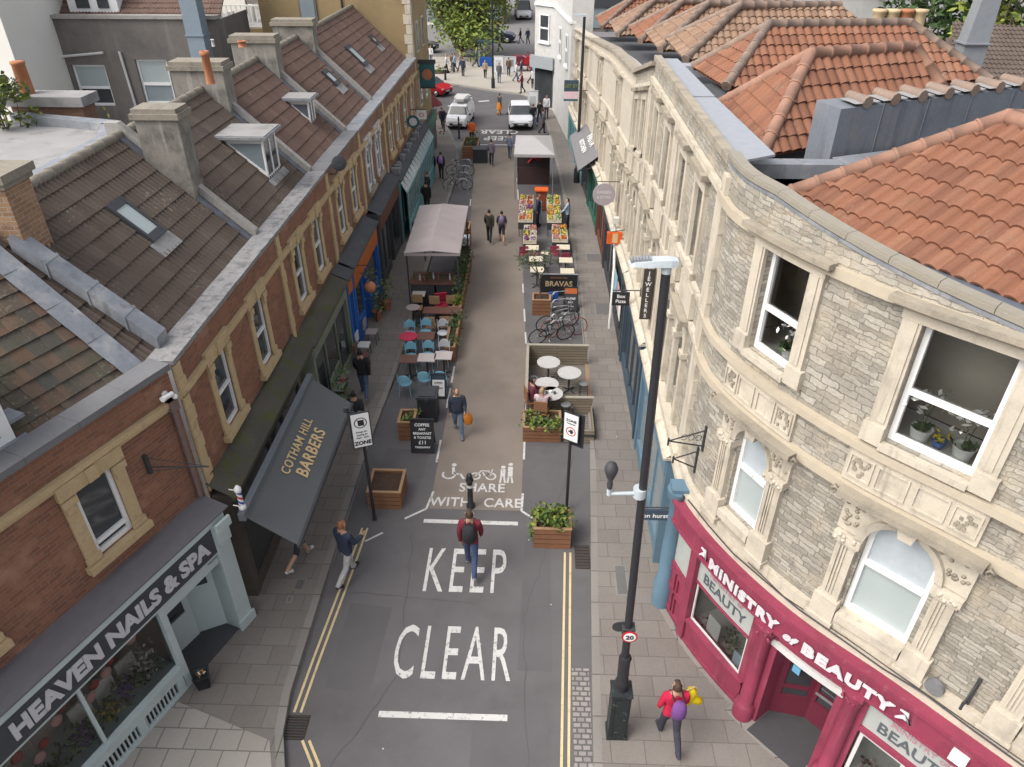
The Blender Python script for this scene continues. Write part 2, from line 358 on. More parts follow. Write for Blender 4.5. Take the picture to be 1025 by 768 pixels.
MT['signgrey'] = mk('dark_fascia_paint', (.052, .056, .064), .5, .06, 2)
MT['awn'] = mk('grey_awning_cloth', (.092, .098, .102), .85, .05, 1.2, .03, 60)
MT['gold'] = mk('gold_lettering', (.52, .38, .20), .6, .05)
MT['sage'] = mk('sage_green_paint', (.16, .19, .145), .6, .08, 2)
MT['blue'] = mk('bright_blue_paint', (.025, .115, .42), .5, .08, 2)
MT['orange'] = mk('orange_paint', (.40, .115, .025), .6, .08, 2)
MT['navy'] = mk('navy_paint', (.045, .07, .095), .5, .08, 2)
MT['bluegrey'] = mk('blue_grey_paint', (.10, .17, .225), .5, .08, 2)
MT['teal'] = mk('teal_paint', (.13, .30, .32), .5, .10, 2)
MT['dteal'] = mk('dark_teal_paint', (.03, .10, .11), .5, .1, 2)
MT['green'] = mk('green_paint', (.025, .11, .075), .5, .1, 2)
MT['wood'] = mk('corten_timber', (.21, .10, .052), .75, .14, 3, .07, 30, .15)
MT['woodrim'] = mk('pale_timber', (.28, .175, .10), .8, .1, 4, .06, 30)
MT['cedar'] = bricks('grey_timber_boards', (.215, .18, .13), (.18, .15, .11), (.06, .05, .04), 2.4, .10, .008, .9, .3, 0, .12, 2, .06)
MT['deck'] = bricks('decking_boards', (.17, .15, .13), (.145, .128, .11), (.05, .045, .04), 3, .12, .01, .9, .3, 0, .1, 2, .06, 'Object')
MT['soil'] = mk('soil', (.055, .035, .024), 1, .2, 6, .15, 40, .6)
MT['leafa'] = mk('leaf_green', (.095, .15, .036), .7, .3, 6, .1, 30)
MT['leafb'] = mk('leaf_dark', (.045, .082, .025), .7, .3, 6, .1, 30)
MT['leafy'] = mk('leaf_yellow_green', (.17, .20, .035), .7, .25, 6, .1, 30)
MT['leafg'] = mk('leaf_grey_green', (.11, .13, .085), .8, .25, 6, .1, 30)
MT['bark'] = mk('bark', (.10, .08, .06), .95, .2, 6, .1, 30, .5)
MT['canvas'] = mk('pale_canvas', (.29, .255, .25), .85, .05, 1.5, .03, 40, .05)
MT['canvasd'] = mk('dark_canvas', (.045, .04, .042), .9, .08, 1)
MT['steel'] = mk('galvanised_steel', (.42, .43, .44), .4, .08, 4, .04, 30, 0, .5, .7)
MT['lampgrey'] = mk('pale_lamp_housing', (.42, .46, .48), .45, .05, 6)
MT['rubber'] = mk('rubber', (.018, .018, .02), .8, .1, 5)
MT['red'] = mk('red_paint', (.45, .02, .03), .4, .05)
MT['redor'] = mk('orange_red_plastic', (.55, .10, .02), .5, .08)
MT['skyb'] = mk('sky_blue_enamel', (.20, .42, .53), .5, .08, 4)
MT['silver'] = mk('pale_enamel', (.50, .515, .54), .45, .06, 4)
MT['ttop'] = mk('pale_table_top', (.45, .40, .39), .7, .08, 5, .05)
MT['ctop'] = mk('cream_table_top', (.52, .47, .36), .7, .08, 5, .05)
MT['btop'] = mk('brown_table_top', (.13, .065, .05), .6, .1, 4)
MT['rtop'] = mk('red_table_top', (.42, .03, .07), .5, .06, 4)
MT['bin'] = mk('dark_plastic', (.03, .032, .036), .55, .08, 4)
MT['pinkd'] = mk('pink_confetti', (.5, .3, .3), .8, .4, 30, .3, 60)
MT['cloth'] = mk('white_cloth', (.6, .6, .58), .9, .05)
def flat(name, c, rough=.6): 
    if name not in MT: MT[name] = mk(name, c, rough, .08, 6, .03, 40)
    return MT[name]
# ---------------------------------------------------------------- building helpers
def wall_open(mb, x0, x1, z0, z1, ops, y=0.0, m=0, depth=.2, sub=0, rm=None):
    """wall face at y looking -y, with real openings and reveals; ops: (x0,x1,z0,z1)"""
    xs = sorted({x0, x1, *[o[0] for o in ops], *[o[1] for o in ops]}); zs = sorted({z0, z1, *[o[2] for o in ops], *[o[3] for o in ops]})
    if sub:
        q = []
        for a, b in zip(xs[:-1], xs[1:]):
            n = max(1, math.ceil((b - a) / sub)); q += [a + (b - a) * i / n for i in range(n)]
        xs = q + [xs[-1]]
    for a, b in zip(xs[:-1], xs[1:]):
        for c, d in zip(zs[:-1], zs[1:]):
            cx, cz = (a + b) / 2, (c + d) / 2
            if any(o[0] < cx < o[1] and o[2] < cz < o[3] for o in ops): continue
            p = [(a, y, c), (b, y, c), (b, y, d), (a, y, d)]
            mb.poly(p, m, [(a, c), (b, c), (b, d), (a, d)])
    rm = m if rm is None else rm
    for a, b, c, d in ops:
        mb.poly([(a, y, c), (a, y, d), (a, y + depth, d), (a, y + depth, c)], rm)
        mb.poly([(b, y, d), (b, y, c), (b, y + depth, c), (b, y + depth, d)], rm)
        mb.poly([(a, y, d), (b, y, d), (b, y + depth, d), (a, y + depth, d)], rm)
        mb.poly([(b, y, c), (a, y, c), (a, y + depth, c), (b, y + depth, c)], rm)
def sash(bld, xc, w, z0, z1, y=.12, fr='white', gl='glass', rail=.5, fw=.06, warp=None, mull=0, label=None, open_=0):
    f = MB(); a, b = xc - w / 2, xc + w / 2; zm = z0 + (z1 - z0) * rail
    f.box(a, a + fw, y - .03, y + .05, z0, z1); f.box(b - fw, b, y - .03, y + .05, z0, z1)
    f.box(a + fw, b - fw, y - .03, y + .05, z0, z0 + fw * 1.3); f.box(a + fw, b - fw, y - .03, y + .05, z1 - fw, z1)
    if rail: f.box(a + fw, b - fw, y - .045, y + .04, zm - fw * .5, zm + fw * .5)
    if mull: f.box(xc - .03, xc + .03, y - .028, y + .04, z0 + fw, z1 - fw)
    fo = obj('window', f, MT[fr], bld, warp=warp, label=label)
    g = MB(); g.poly([(a + fw * .5, y + .02, z0 + .02), (b - fw * .5, y + .02, z0 + .02), (b - fw * .5, y + .02, zm), (a + fw * .5, y + .02, zm)])
    g.poly([(a + fw * .5, y + .012, zm), (b - fw * .5, y + .012, zm), (b - fw * .5, y + .012, z1 - .02), (a + fw * .5, y + .012, z1 - .02)])
    if gl: obj('window_pane', g, MT[gl], fo, warp=warp)
    return fo
def profile(pf, ut):                                # height of a tile across its width, 0..1
    if pf == 'pan': return .07 * abs(math.sin(math.pi * ut)) ** .6
    if pf == 'roman': return .045 * max(0, math.sin(2 * math.pi * (ut * 2 % 1)))
    return 0.0
def tile_roof(mb, poly, tw=.3, th=.34, pf='pan', step=.04, m=0, nu=6, jit=.006):
    """clay tiles as real relief on a convex planar polygon whose lowest edge is the eave"""
    P = [V(p) for p in poly]; n = (P[1] - P[0]).cross(P[2] - P[0]).normalized()
    if n.z < 0: n = -n
    u = V((-n.y, n.x, 0)).normalized(); v = n.cross(u).normalized()
    if v.z < 0: v = -v
    o = min(P, key=lambda p: p.z)
    us = [(p - o).dot(u) for p in P]; vs = [(p - o).dot(v) for p in P]
    u0, u1, v1 = min(us), max(us), max(vs)
    k0, k1 = math.floor(u0 / tw) - 1, math.ceil(u1 / tw) + 1; rows = math.ceil(v1 / th) + 1
    bm = bmesh.new(); uvl = bm.loops.layers.uv.new('UVMap')
    cols = [k0 + i / nu for i in range((k1 - k0) * nu + 1)]
    if pf == 'flat':
        cols = sorted([k for k in range(k0, k1 + 1)] + [k + .04 for k in range(k0, k1)])
    prev_top = None
    for r in range(rows):
        sh = .5 * (r % 2) if pf == 'flat' else 0
        jr = {k: RN.uniform(-jit, jit) for k in range(k0 - 2, k1 + 3)}
        lo, hi, ba, lr = [], [], [], []
        for c in cols:
            k = math.floor(c + 1e-6); h = profile(pf, c - k) + jr[k]
            if pf == 'flat' and c - k < .03: h = -.012
            pu = (c + sh) * tw
            lo.append(bm.verts.new(o + u * pu + v * (r * th) + n * (h + step)))
            hi.append(bm.verts.new(o + u * pu + v * ((r + 1) * th + .004) + n * h))
            lr.append(bm.verts.new(o + u * pu + v * (r * th) + n * (h + step)))
            ba.append(bm.verts.new(o + u * pu + v * (r * th + .002) + n * (h - .01)))
        for i in range(len(cols) - 1):
            uvq = [(cols[i] + .5 * (r % 2), r + .02), (cols[i + 1] - 1e-3 + .5 * (r % 2), r + .02), (cols[i + 1] - 1e-3 + .5 * (r % 2), r + .98), (cols[i] + .5 * (r % 2), r + .98)]
            for q, uq in (((lo[i], lo[i + 1], hi[i + 1], hi[i]), uvq), ((ba[i], ba[i + 1], lr[i + 1], lr[i]), (uvq[0], uvq[1], uvq[1], uvq[0]))):
                f = bm.faces.new(q); f.smooth = pf != 'flat'
                for l, t in zip(f.loops, uq): l[uvl].uv = t
    c = sum(P, V()) / len(P)
    for i in range(len(P)):
        a, b = P[i], P[(i + 1) % len(P)]; e = (b - a).cross(n).normalized()
        if (c - a).dot(e) > 0: e = -e
        bmesh.ops.bisect_plane(bm, geom=bm.verts[:] + bm.edges[:] + bm.faces[:], plane_co=a, plane_no=e, clear_outer=True)
    bm.verts.index_update(); base = [tuple(x.co) for x in bm.verts]
    fs = []; uvs = []
    for f in bm.faces: fs.append(tuple(x.index for x in f.verts)); uvs.append([tuple(l[uvl].uv) for l in f.loops])
    mb.add(base, fs, m, uvs, pf != 'flat'); bm.free()
    mb.poly([tuple(p - n * .05) for p in P], m, [(0, 0)] * len(P)); return mb
def ridge_tiles(mb, p0, p1, r=.13, ln=.42, m=0):
    p0, p1 = V(p0), V(p1); L = (p1 - p0).length; n = max(1, round(L / ln)); d = (p1 - p0) / n
    for i in range(n):
        a = p0 + d * i; b = p0 + d * (i + 1.06); mb.tube([a, a + d * .12, a + d * .13, b], [r * 1.1, r * 1.1, r, r * .97], 10, m, cap=True)
    return mb
def chimney(bld, x0, x1, y0, y1, z0, z1, mat, pots=(), cap='cap'):
    s = MB(); s.box(x0, x1, y0, y1, z0, z1)
    st = obj('chimney', s, MT[mat], bld)
    c = MB(); c.box(x0 - .07, x1 + .07, y0 - .07, y1 + .07, z1, z1 + .12); c.box(x0 - .02, x1 + .02, y0 - .02, y1 + .02, z1 + .12, z1 + .22)
    obj('chimney_cap', c, MT[cap], st)
    for px, py, r, h, mt in pots:
        p = MB(); p.lathe([(r, 0), (r * .92, h * .1), (r * .85, h * .85), (r * 1.05, h * .87), (r * 1.05, h), (r * .7, h), (r * .7, h * .7)], (px, py, z1 + .2), 12)
        obj('chimney_pot', p, MT[mt], st)
    return st
def bars(mb, x0, x1, z0, z1, y, t=.05, m=0):        # thin rectangular frame outline
    mb.box(x0, x0 + t, y, y + .04, z0, z1, m); mb.box(x1 - t, x1, y, y + .04, z0, z1, m)
    mb.box(x0 + t, x1 - t, y, y + .04, z0, z0 + t, m); mb.box(x0 + t, x1 - t, y, y + .04, z1 - t, z1, m)
def shopfront(bld, x0, x1, zt, fr, fascia, out=.3, fh=.55, door=None, text=None, tmat='white', tsz=.3, stall=.5, gl='glass', ledge='lead', bays=3, label=None, sub=0, warp=None, back=True, trans=0):
    """projecting shop front on a wall at y=0: frame, stall riser, fascia, ledge, panes, door, letters"""
    yf = -out; f = MB(); zf = zt - fh
    f.box(x0, x0 + .18, yf - .05, -.01, 0, zt - .002); f.box(x1 - .18, x1, yf - .05, -.01, 0, zt - .002)
    f.box(x0 + .18, x1 - .18, yf + .02, yf + .09, zf - .08, zf)
    d0, d1 = door if door else (None, None)
    segs = [(x0 + .18, x1 - .18)] if not door else [(x0 + .18, d0), (d1, x1 - .18)]
    panes = MB()
    for a, b in segs:
        if b - a < .1: continue
        f.box(a, b, yf, yf + .12, 0, stall)
        nb = max(1, round(bays * (b - a) / (x1 - x0)))
        for i in range(nb + 1):
            xx = a + (b - a) * i / nb; f.box(max(a, xx - .035), min(b, xx + .035), yf + .02, yf + .09, stall, zf - .08)
        if trans: f.box(a, b, yf + .015, yf + .08, trans, trans + .05)
        panes.poly([(a, yf + .06, stall), (b, yf + .06, stall), (b, yf + .06, zf - .08), (a, yf + .06, zf - .08)])
    so_ = obj('shopfront', f, MT[fr], bld, warp=warp, label=label)
    obj('window_pane', panes, MT[gl], so_, warp=warp)
    if door:
        dd = MB(); yd = yf + .45; dd.box(d0, d0 + .06, yf, yd, 0, zf); dd.box(d1 - .06, d1, yf, yd, 0, zf)
        dd.box(d0 + .06, d1 - .06, yd, yd + .05, 0, .5); bars(dd, d0 + .06, d1 - .06, .5, 2.05, yd, .09); dd.box(d0 + .06, d1 - .06, yd, yd + .05, 2.05, zf)
        obj('door', dd, MT[fr], so_, warp=warp)
        g = MB(); g.poly([(d0 + .1, yd + .02, .5), (d1 - .1, yd + .02, .5), (d1 - .1, yd + .02, 2.05), (d0 + .1, yd + .02, 2.05)]); obj('door_pane', g, MT['glass'], so_, warp=warp)
    fa = MB(); fa.box(x0 + .1, x1 - .1, yf - .07, -.012, zf, zt - .06, sub=sub); obj('fascia', fa, MT[fascia], so_, warp=warp)
    le = MB(); le.box(x0 - .02, x1 + .02, yf - .16, -.012, zt - .06, zt, sub=sub)
    le.add([(x0, yf - .1, zt), (x1, yf - .1, zt), (x1, -.012, zt + .22), (x0, -.012, zt + .22)], [(0, 1, 2, 3)]); obj('shop_roof', le, MT[ledge], so_, warp=warp)
    if text:
        t = text_mb(text, tsz, .012, .006); t.xf(Matrix.Translation(((x0 + x1) / 2, yf - .085, zf + (fh - .06 - tsz * .72) / 2))); obj('lettering', t, MT[tmat], so_, warp=warp)
    return so_
def letters(parent, st, x, z, y, size, mat, wx=1, bold=.006, shear=0, ext=.012, warp=None, rot=0, align='CENTER', name='lettering', sp=1):
    t = text_mb(st, size, ext, bold, shear, sp, wx, align); t.xf(Matrix.Translation((x, y, z)) @ Matrix.Rotation(rot, 4, 'Y')); return obj(name, t, MT[mat] if isinstance(mat, str) else mat, parent, warp=warp)

# ---------------------------------------------------------------- ground
def st(name, mb, mat): return obj(name, mb, mat, kind='structure')
g = MB(); g.poly([(-400, -60, -.012), (400, -60, -.012), (400, 900, -.012), (-400, 900, -.012)]); st('ground', g, MT['road2'])
g = MB(); g.poly([(-4.6, -8, -.004), (1.9, -8, -.004), (1.9, 48, -.004), (-4.6, 48, -.004)]); g.poly([(-9.5, 48, -.004), (3, 48, -.004), (1.5, 60, -.004), (-1.5, 61.6, -.004), (-3.6, 62.6, -.004), (-9.5, 66.5, -.004), (-30, 74, -.004), (-30, 56, -.004)]); st('road', g, MT['asphalt'])
tanp = [(-2.58, 13.75), (-.23, 13.75), (-.22, 21), (-.55, 30), (-1.16, 42), (-1.3, 46.6), (-3.95, 46.6), (-3.62, 42), (-2.95, 30), (-2.58, 21)]
g = MB(); g.poly([(x, y, 0) for x, y in tanp]); st('cycle_path', g, MT['tan'])
KH = .11
def strip(mb, line, w0, w1, z, zlo=None):           # band beside a polyline (dx offsets), optional riser
    for (xa, ya), (xb, yb) in zip(line[:-1], line[1:]):
        mb.poly([(xa + w0, ya, z), (xa + w1, ya, z), (xb + w1, yb, z), (xb + w0, yb, z)] if w1 > w0 else [(xa + w1, ya, z), (xa + w0, ya, z), (xb + w0, yb, z), (xb + w1, yb, z)])
        if zlo is not None: mb.poly([(xa + w0, ya, zlo), (xb + w0, yb, zlo), (xb + w0, yb, z), (xa + w0, ya, z)])
KL = [(-4.0, 5.6), (-4.28, 6.9), (-4.52, 7.6), (-4.62, 8.4), (-4.64, 13), (-4.62, 16.5), (-4.47, 20), (-4.5, 30), (-4.46, 42), (-4.9, 46), (-5.7, 49.5), (-7.0, 54.5), (-8.6, 58.3), (-11, 60.5), (-30, 60.5)]
KR = [(1.2, 0), (1.22, 7.2), (1.33, 9.7), (1.5, 13.1), (1.68, 16.7), (1.75, 22), (1.73, 26.5), (1.5, 35.6), (1.2, 42), (.9, 48), (.45, 54), (-.1, 59.5)]
k = MB(); strip(k, KL, 0, -.16, KH, -.02); strip(k, KR, 0, .16, KH, -.02); st('kerb', k, MT['kerb'])
p = MB(); n = [( -9.5, y) for x, y in KL[:-2]]
for (xa, ya), (xb, yb) in zip(KL[3:-2], KL[4:-1]): p.poly([(-10, ya, KH - .003), (xa - .16, ya, KH - .003), (xb - .16, yb, KH - .003), (-10, yb, KH - .003)])
for (xa, ya), (xb, yb) in zip(KR[:-1], KR[1:]): p.poly([(xa + .16, ya, KH - .003), (16, ya, KH - .003), (16, yb, KH - .003), (xb + .16, yb, KH - .003)])
p.poly([(-30, 58.3, KH - .003), (-8.76, 58.3, KH - .003), (-11.16, 60.5, KH - .003), (-30, 60.5, KH - .003)])
st('pavement', p, MT['pave'])
p = MB()
for (xa, ya), (xb, yb) in zip(KL[:3], KL[1:4]): p.poly([(-14, ya, KH - .003), (xa - .16, ya, KH - .003), (xb - .16, yb, KH - .003), (-14, yb, KH - .003)])
p.poly([(-14, 0, KH - .003), (-3, 0, KH - .003), (-4.16, 5.6, KH - .003), (-14, 5.6, KH - .003)])
p.xf(Matrix.Identity(4)); q = MB(); q.poly([(-6.8, 8.15, KH + .002), (-4.72, 7.42, KH + .002), (-4.36, 6.5, KH + .002), (-3.75, 4.5, KH + .002), (-9, 4.5, KH + .002)])
st('pavement', p, MT['pave']); st('pavement', q, MT['pave_new'])
q = MB(); q.poly([(.86, 5, 0), (1.18, 5, 0), (1.25, 9.2, 0), (.9, 9.2, 0)]); st('gutter_setts', q, MT['setts'])
q = MB(); q.slab([(-11, 66.5), (-9.6, 66.9), (-3.6, 62.9), (-1.5, 61.9), (-.1, 59.6), (5, 59.6), (5, 74), (-11, 74)], -.02, .1); q.slab([(-11.5, 74.0), (6, 74.0), (6, 78), (-11.5, 78)], -.02, .09); st('plaza', q, MT['plaza'])
q = MB(); q.slab([(-16, 66.6), (-11, 66.5), (-9.6, 66.9), (-6.5, 65), (-9, 63.2), (-13, 63.5)], -.02, .03); st('plaza_edge', q, MT['tan'])
q = MB()
for pts in ([(-1.0, 6.5), (.4, 6.5), (.42, 8.3), (-1.02, 8.2)], [(-4.0, 8.6), (-3.1, 8.5), (-3.0, 10.6), (-3.95, 10.7)], [(-.2, 9.1), (.5, 9.1), (.5, 12.9), (-.1, 12.9)], [(.2, 17.6), (1.4, 22), (1.4, 22.6), (.2, 22.6)], [(-4.3, 25), (-3.0, 25), (-3.1, 29), (-4.3, 29)], [(-4.2, 14.9), (-2.9, 14.9), (-2.9, 16.1), (-4.1, 16.2)]): q.poly([(x, y, -.001) for x, y in pts], 0)
for (xa, ya), (xb, yb) in (((-3.9, 6.2), (-2.6, 8.9)), ((-2.6, 8.9), (-2.9, 13)), ((.1, 6), (-.1, 10.4)), ((-.1, 10.4), (.6, 13.2)), ((.5, 13.2), (1.2, 16)), ((-4.2, 11), (-1.2, 10.75)), ((-3.2, 16.2), (-4.3, 20))):
    n_ = 14; pr_ = None
    for i in range(n_ + 1):
        t_ = i / n_; p_ = (xa + (xb - xa) * t_ + RN.uniform(-.04, .04), ya + (yb - ya) * t_ + RN.uniform(-.03, .03))
        if pr_: d_ = V((p_[0] - pr_[0], p_[1] - pr_[1])).normalized() * .006; q.poly([(pr_[0] - d_.y, pr_[1] + d_.x, .0015), (pr_[0] + d_.y, pr_[1] - d_.x, .0015), (p_[0] + d_.y, p_[1] - d_.x, .0015), (p_[0] - d_.y, p_[1] + d_.x, .0015)], 1)
        pr_ = p_
st('road_patch', q, [mk('patched_asphalt', (.10, .095, .098), .9, .1, .8, .12, 90, .3), mk('crack_sealant', (.078, .073, .074), .85)])
# markings
def road_text(s, xc, y, size, wx, bold=.02, rz=0, mat='paint', sp=1.05):
    t = text_mb(s, size, 0, bold, sp=sp, wx=wx); t.xf(Matrix.Translation((xc, y, .004)) @ Matrix.Rotation(rz, 4, 'Z') @ Matrix.Rotation(rad(-90), 4, 'X'))
    return st('road_lettering', t, MT[mat])
road_text('KEEP', -1.49, 11.07, 1.93, .40, .0, sp=1.22); road_text('CLEAR', -1.56, 8.86, 1.87, .385, .0, sp=1.22)
road_text('SHARE', -1.29, 14.43, .47, .85, .008); road_text('WITH', -2.07, 13.86, .47, .84, .008); road_text('CARE', -.72, 13.86, .47, .82, .008)
def rect(mb, xa, ya, xb, yb, wd, z=.004):
    a, b = V((xa, ya, z)), V((xb, yb, z)); d = (b - a).normalized(); s = V((-d.y, d.x, 0)) * wd / 2
    mb.poly([a + s, a - s, b - s, b + s])
q = MB(); rect(q, -2.67, 13.3, -.3, 13.28, .13); rect(q, -2.83, 8.07, -.36, 8.07, .13)
rect(q, -3.16, 13.36, -2.66, 13.74, .06); rect(q, -2.66, 13.74, -2.56, 14.4, .06); rect(q, -.22, 13.74, .08, 13.48, .06); rect(q, -.2, 14.4, -.22, 13.74, .06)
rect(q, -4.0, 12.55, -3.62, 12.86, .05)
for ya, yb in ((15.6, 16.6), (18.2, 19.3), (19.6, 20.6), (22.2, 23.2), (25, 26), (28, 29.2), (32, 33), (36, 37)):
    xo = lambda y: -2.62 if y < 21 else -2.62 - (y - 21) * .049
    rect(q, xo(ya), ya, xo(yb), yb, .06)
for ya, yb in ((15.8, 17.2), (18, 19.3), (20.2, 21.2), (22.2, 23), (23.8, 24.8), (26.2, 27), (37, 38.6), (40, 42)):
    xo = lambda y: -.2 if y < 21 else -.2 - (y - 21) * .045
    rect(q, xo(ya), ya, xo(yb), yb, .06)
rect(q, -3.9, 47.2, -1.3, 47.2, .15); rect(q, -3.6, 50.8, -1.6, 50.8, .1)
for x_, y_, l_ in ((-6.8, 57.6, .5), (-5.7, 58.8, .7), (-6.5, 59.2, .4), (-4.6, 59.2, .8), (-6.0, 56.6, .5)): rect(q, x_, y_, x_ + l_, y_ + .3, .35)
st('road_marking', q, MT['paint'])
for s_, y_ in (('KEEP', 48.3), ('CLEAR', 49.9)): road_text(s_, -2.55, y_ + .9, 1.35, .62, .03, math.pi)
# painted wheelchair, bicycle and walkers
q = MB()
def disc(mb, x, y, r, w, n=20, a0=0, a1=6.2832, z=.004):
    for i in range(n):
        a, b = a0 + (a1 - a0) * i / n, a0 + (a1 - a0) * (i + 1) / n
        mb.poly([(x + r * math.cos(t) , y + r * math.sin(t), z) for t in (a, b)] + [(x + (r - w) * math.cos(t), y + (r - w) * math.sin(t), z) for t in (b, a)])
disc(q, -2.22, 15.1, .2, .06, 18, rad(150), rad(400)); disc(q, -2.12, 15.5, .07, .07, 10); rect(q, -2.13, 15.4, -2.1, 15.12, .08); rect(q, -2.06, 15.13, -1.93, 15.12, .06); rect(q, -1.93, 15.15, -1.8, 14.92, .06)
disc(q, -1.5, 15.05, .15, .045); disc(q, -1.08, 15.05, .15, .045); rect(q, -1.5, 15.06, -1.33, 15.3, .04); rect(q, -1.31, 15.27, -1.12, 15.27, .04, .005); rect(q, -1.31, 15.22, -1.25, 15.06, .04); rect(q, -1.21, 15.05, -1.12, 15.22, .04); rect(q, -1.09, 15.09, -1.05, 15.35, .035)
for dx, s_ in ((-.76, .8), (-.56, 1.05)):
    disc(q, dx, 15.05 + .5 * s_, .065, .065, 10); rect(q, dx, 15.05 + .4 * s_, dx, 15.05, .13); rect(q, dx - .04, 15.04, dx - .06, 14.8, .05); rect(q, dx + .04, 15.04, dx + .07, 14.8, .05)
st('road_symbol', q, MT['paint'])
q = MB()
for dx in (0, .13):
    rect(q, .62 + dx, 3, .65 + dx, 7.2, .05); rect(q, .65 + dx, 7.2, .85 + dx, 12.35, .05)
    pl = [(-4.12, 13.0), (-4.2, 11.5), (-4.36, 9.2), (-4.42, 8.05)]
    for a, b in zip(pl[:-1], pl[1:]): rect(q, a[0] - .04 + dx, a[1], b[0] - .04 + dx, b[1], .05)
    pl = [(-4.15, 7.5), (-3.85, 7.05), (-3.7, 6.4), (-3.6, 5)]
    for a, b in zip(pl[:-1], pl[1:]): rect(q, a[0] + dx, a[1], b[0] + dx, b[1], .05)
st('yellow_lines', q, MT['yellow'])
q = MB()
for x0, x1, y0, y1, nb in ((-4.55, -4.12, 7.5, 8.0, 9), (1.08, 1.44, 11.85, 12.6, 8)):
    q.poly([(x0, y0, .001), (x1, y0, .001), (x1, y1, .001), (x0, y1, .001)])
    for i in range(nb): q.box(x0 + .02, x1 - .02, y0 + (y1 - y0) * (i + .2) / nb, y0 + (y1 - y0) * (i + .65) / nb, .0012, .018, 1)
st('drain_grating', q, [MT['soil'], MT['iron']])
q = MB()
for x0, x1, y0, y1 in ((1.95, 2.25, 11.0, 11.9), (2.05, 2.3, 10.0, 10.3), (-5.3, -5.05, 10.9, 11.25), (-5.35, -5.22, 10.55, 10.75), (2.2, 2.9, 29.0, 29.9), (2.3, 2.95, 24.2, 25.2)):
    q.box(x0, x1, y0, y1, KH, KH + .004, 0); bars_ = MB(); q.box(x0 + .04, x1 - .04, y0 + .04, y1 - .04, KH + .004, KH + .007, 1)
st('manhole_cover', q, [MT['kerb'], flat('worn_iron', (.12, .115, .11))])
q = MB()
for i in range(30):
    x, y = (RN.uniform(-4.3, 1), RN.uniform(6.5, 13)) if i < 5 else (RN.uniform(-4.5, 1.5), RN.uniform(13, 45)) if i < 16 else (RN.choice([RN.uniform(-5.9, -4.9), RN.uniform(1.9, 2.8)]), RN.uniform(8, 40))
    z = .006 if -4.6 < x < 1.2 else KH + .003
    r = RN.uniform(.01, .03); q.poly([(x + r * RN.uniform(.6, 1.3) * math.cos(t), y + r * RN.uniform(.6, 1.3) * math.sin(t), z) for t in (0, 1.2, 2.3, 3.5, 4.8)])
obj('litter', q, flat('pale_litter', (.42, .4, .38)), kind='stuff')
# ---------------------------------------------------------------- left side: brick terrace
def stone_window(bld, xc, w, z0, z1, sur='ochre', sw=.2, y=0, gl='glass', head=.3, keys=True, fr='white', sill=True, hood=False, rail=.5, op=0, warp=None, fw=.06, mull=0):
    fo = sash(bld, xc, w, z0, z1, y + .05, fr, gl, rail, fw, warp, mull)
    s = MB(); a, b = xc - w / 2, xc + w / 2
    s.box(a - sw, a, y - .035, y + .1, z0 - .02, z1); s.box(b, b + sw, y - .035, y + .1, z0 - .02, z1)
    s.box(a - sw - .03, b + sw + .03, y - .075, y + .1, z1, z1 + head)
    if keys:
        for xx in (a - sw, b): s.box(xx - .02, xx + sw + .02, y - .09, y - .035, z1 - .16, z1 - .03); s.box(xx + .02, xx + sw - .02, y - .065, y - .035, z1 - .3, z1 - .16)
        for xx in (a - sw, b): s.box(xx - .03, xx + sw + .03, y - .07, y - .035, z0 + .0, z0 + .14)
        s.box(xc - .1, xc + .1, y - .12, y - .075, z1 + .02, z1 + head)
    if hood: s.box(a - sw - .12, b + sw + .12, y - .22, y - .075, z1 + head, z1 + head + .1)
    obj('window_surround', s, MT[sur], fo, warp=warp)
    if sill:
        q = MB(); q.box(a - sw - .06, b + sw + .06, y - .14, y + .1, z0 - .16, z0 - .02); obj('window_sill', q, MT['bathd' if sur != 'ochre' else 'ochre'], fo, warp=warp)
    return fo
def slope_wall(mb, x0, x1, prof, m=0):              # profile in (y,z), extruded along x
    n = len(prof); mb.add([(x0, y, z) for y, z in prof] + [(x1, y, z) for y, z in prof], [tuple(range(n)), tuple(range(2 * n - 1, n - 1, -1))] + [(i, i + n, (i + 1) % n + n, (i + 1) % n) for i in range(n)], m)
EAVE, RIDGE = (.42, 6.13), (3.0, 8.6)
def slope_pt(t, up=0): return (EAVE[0] + (RIDGE[0] - EAVE[0]) * t - up * .69, EAVE[1] + (RIDGE[1] - EAVE[1]) * t + up * .72)
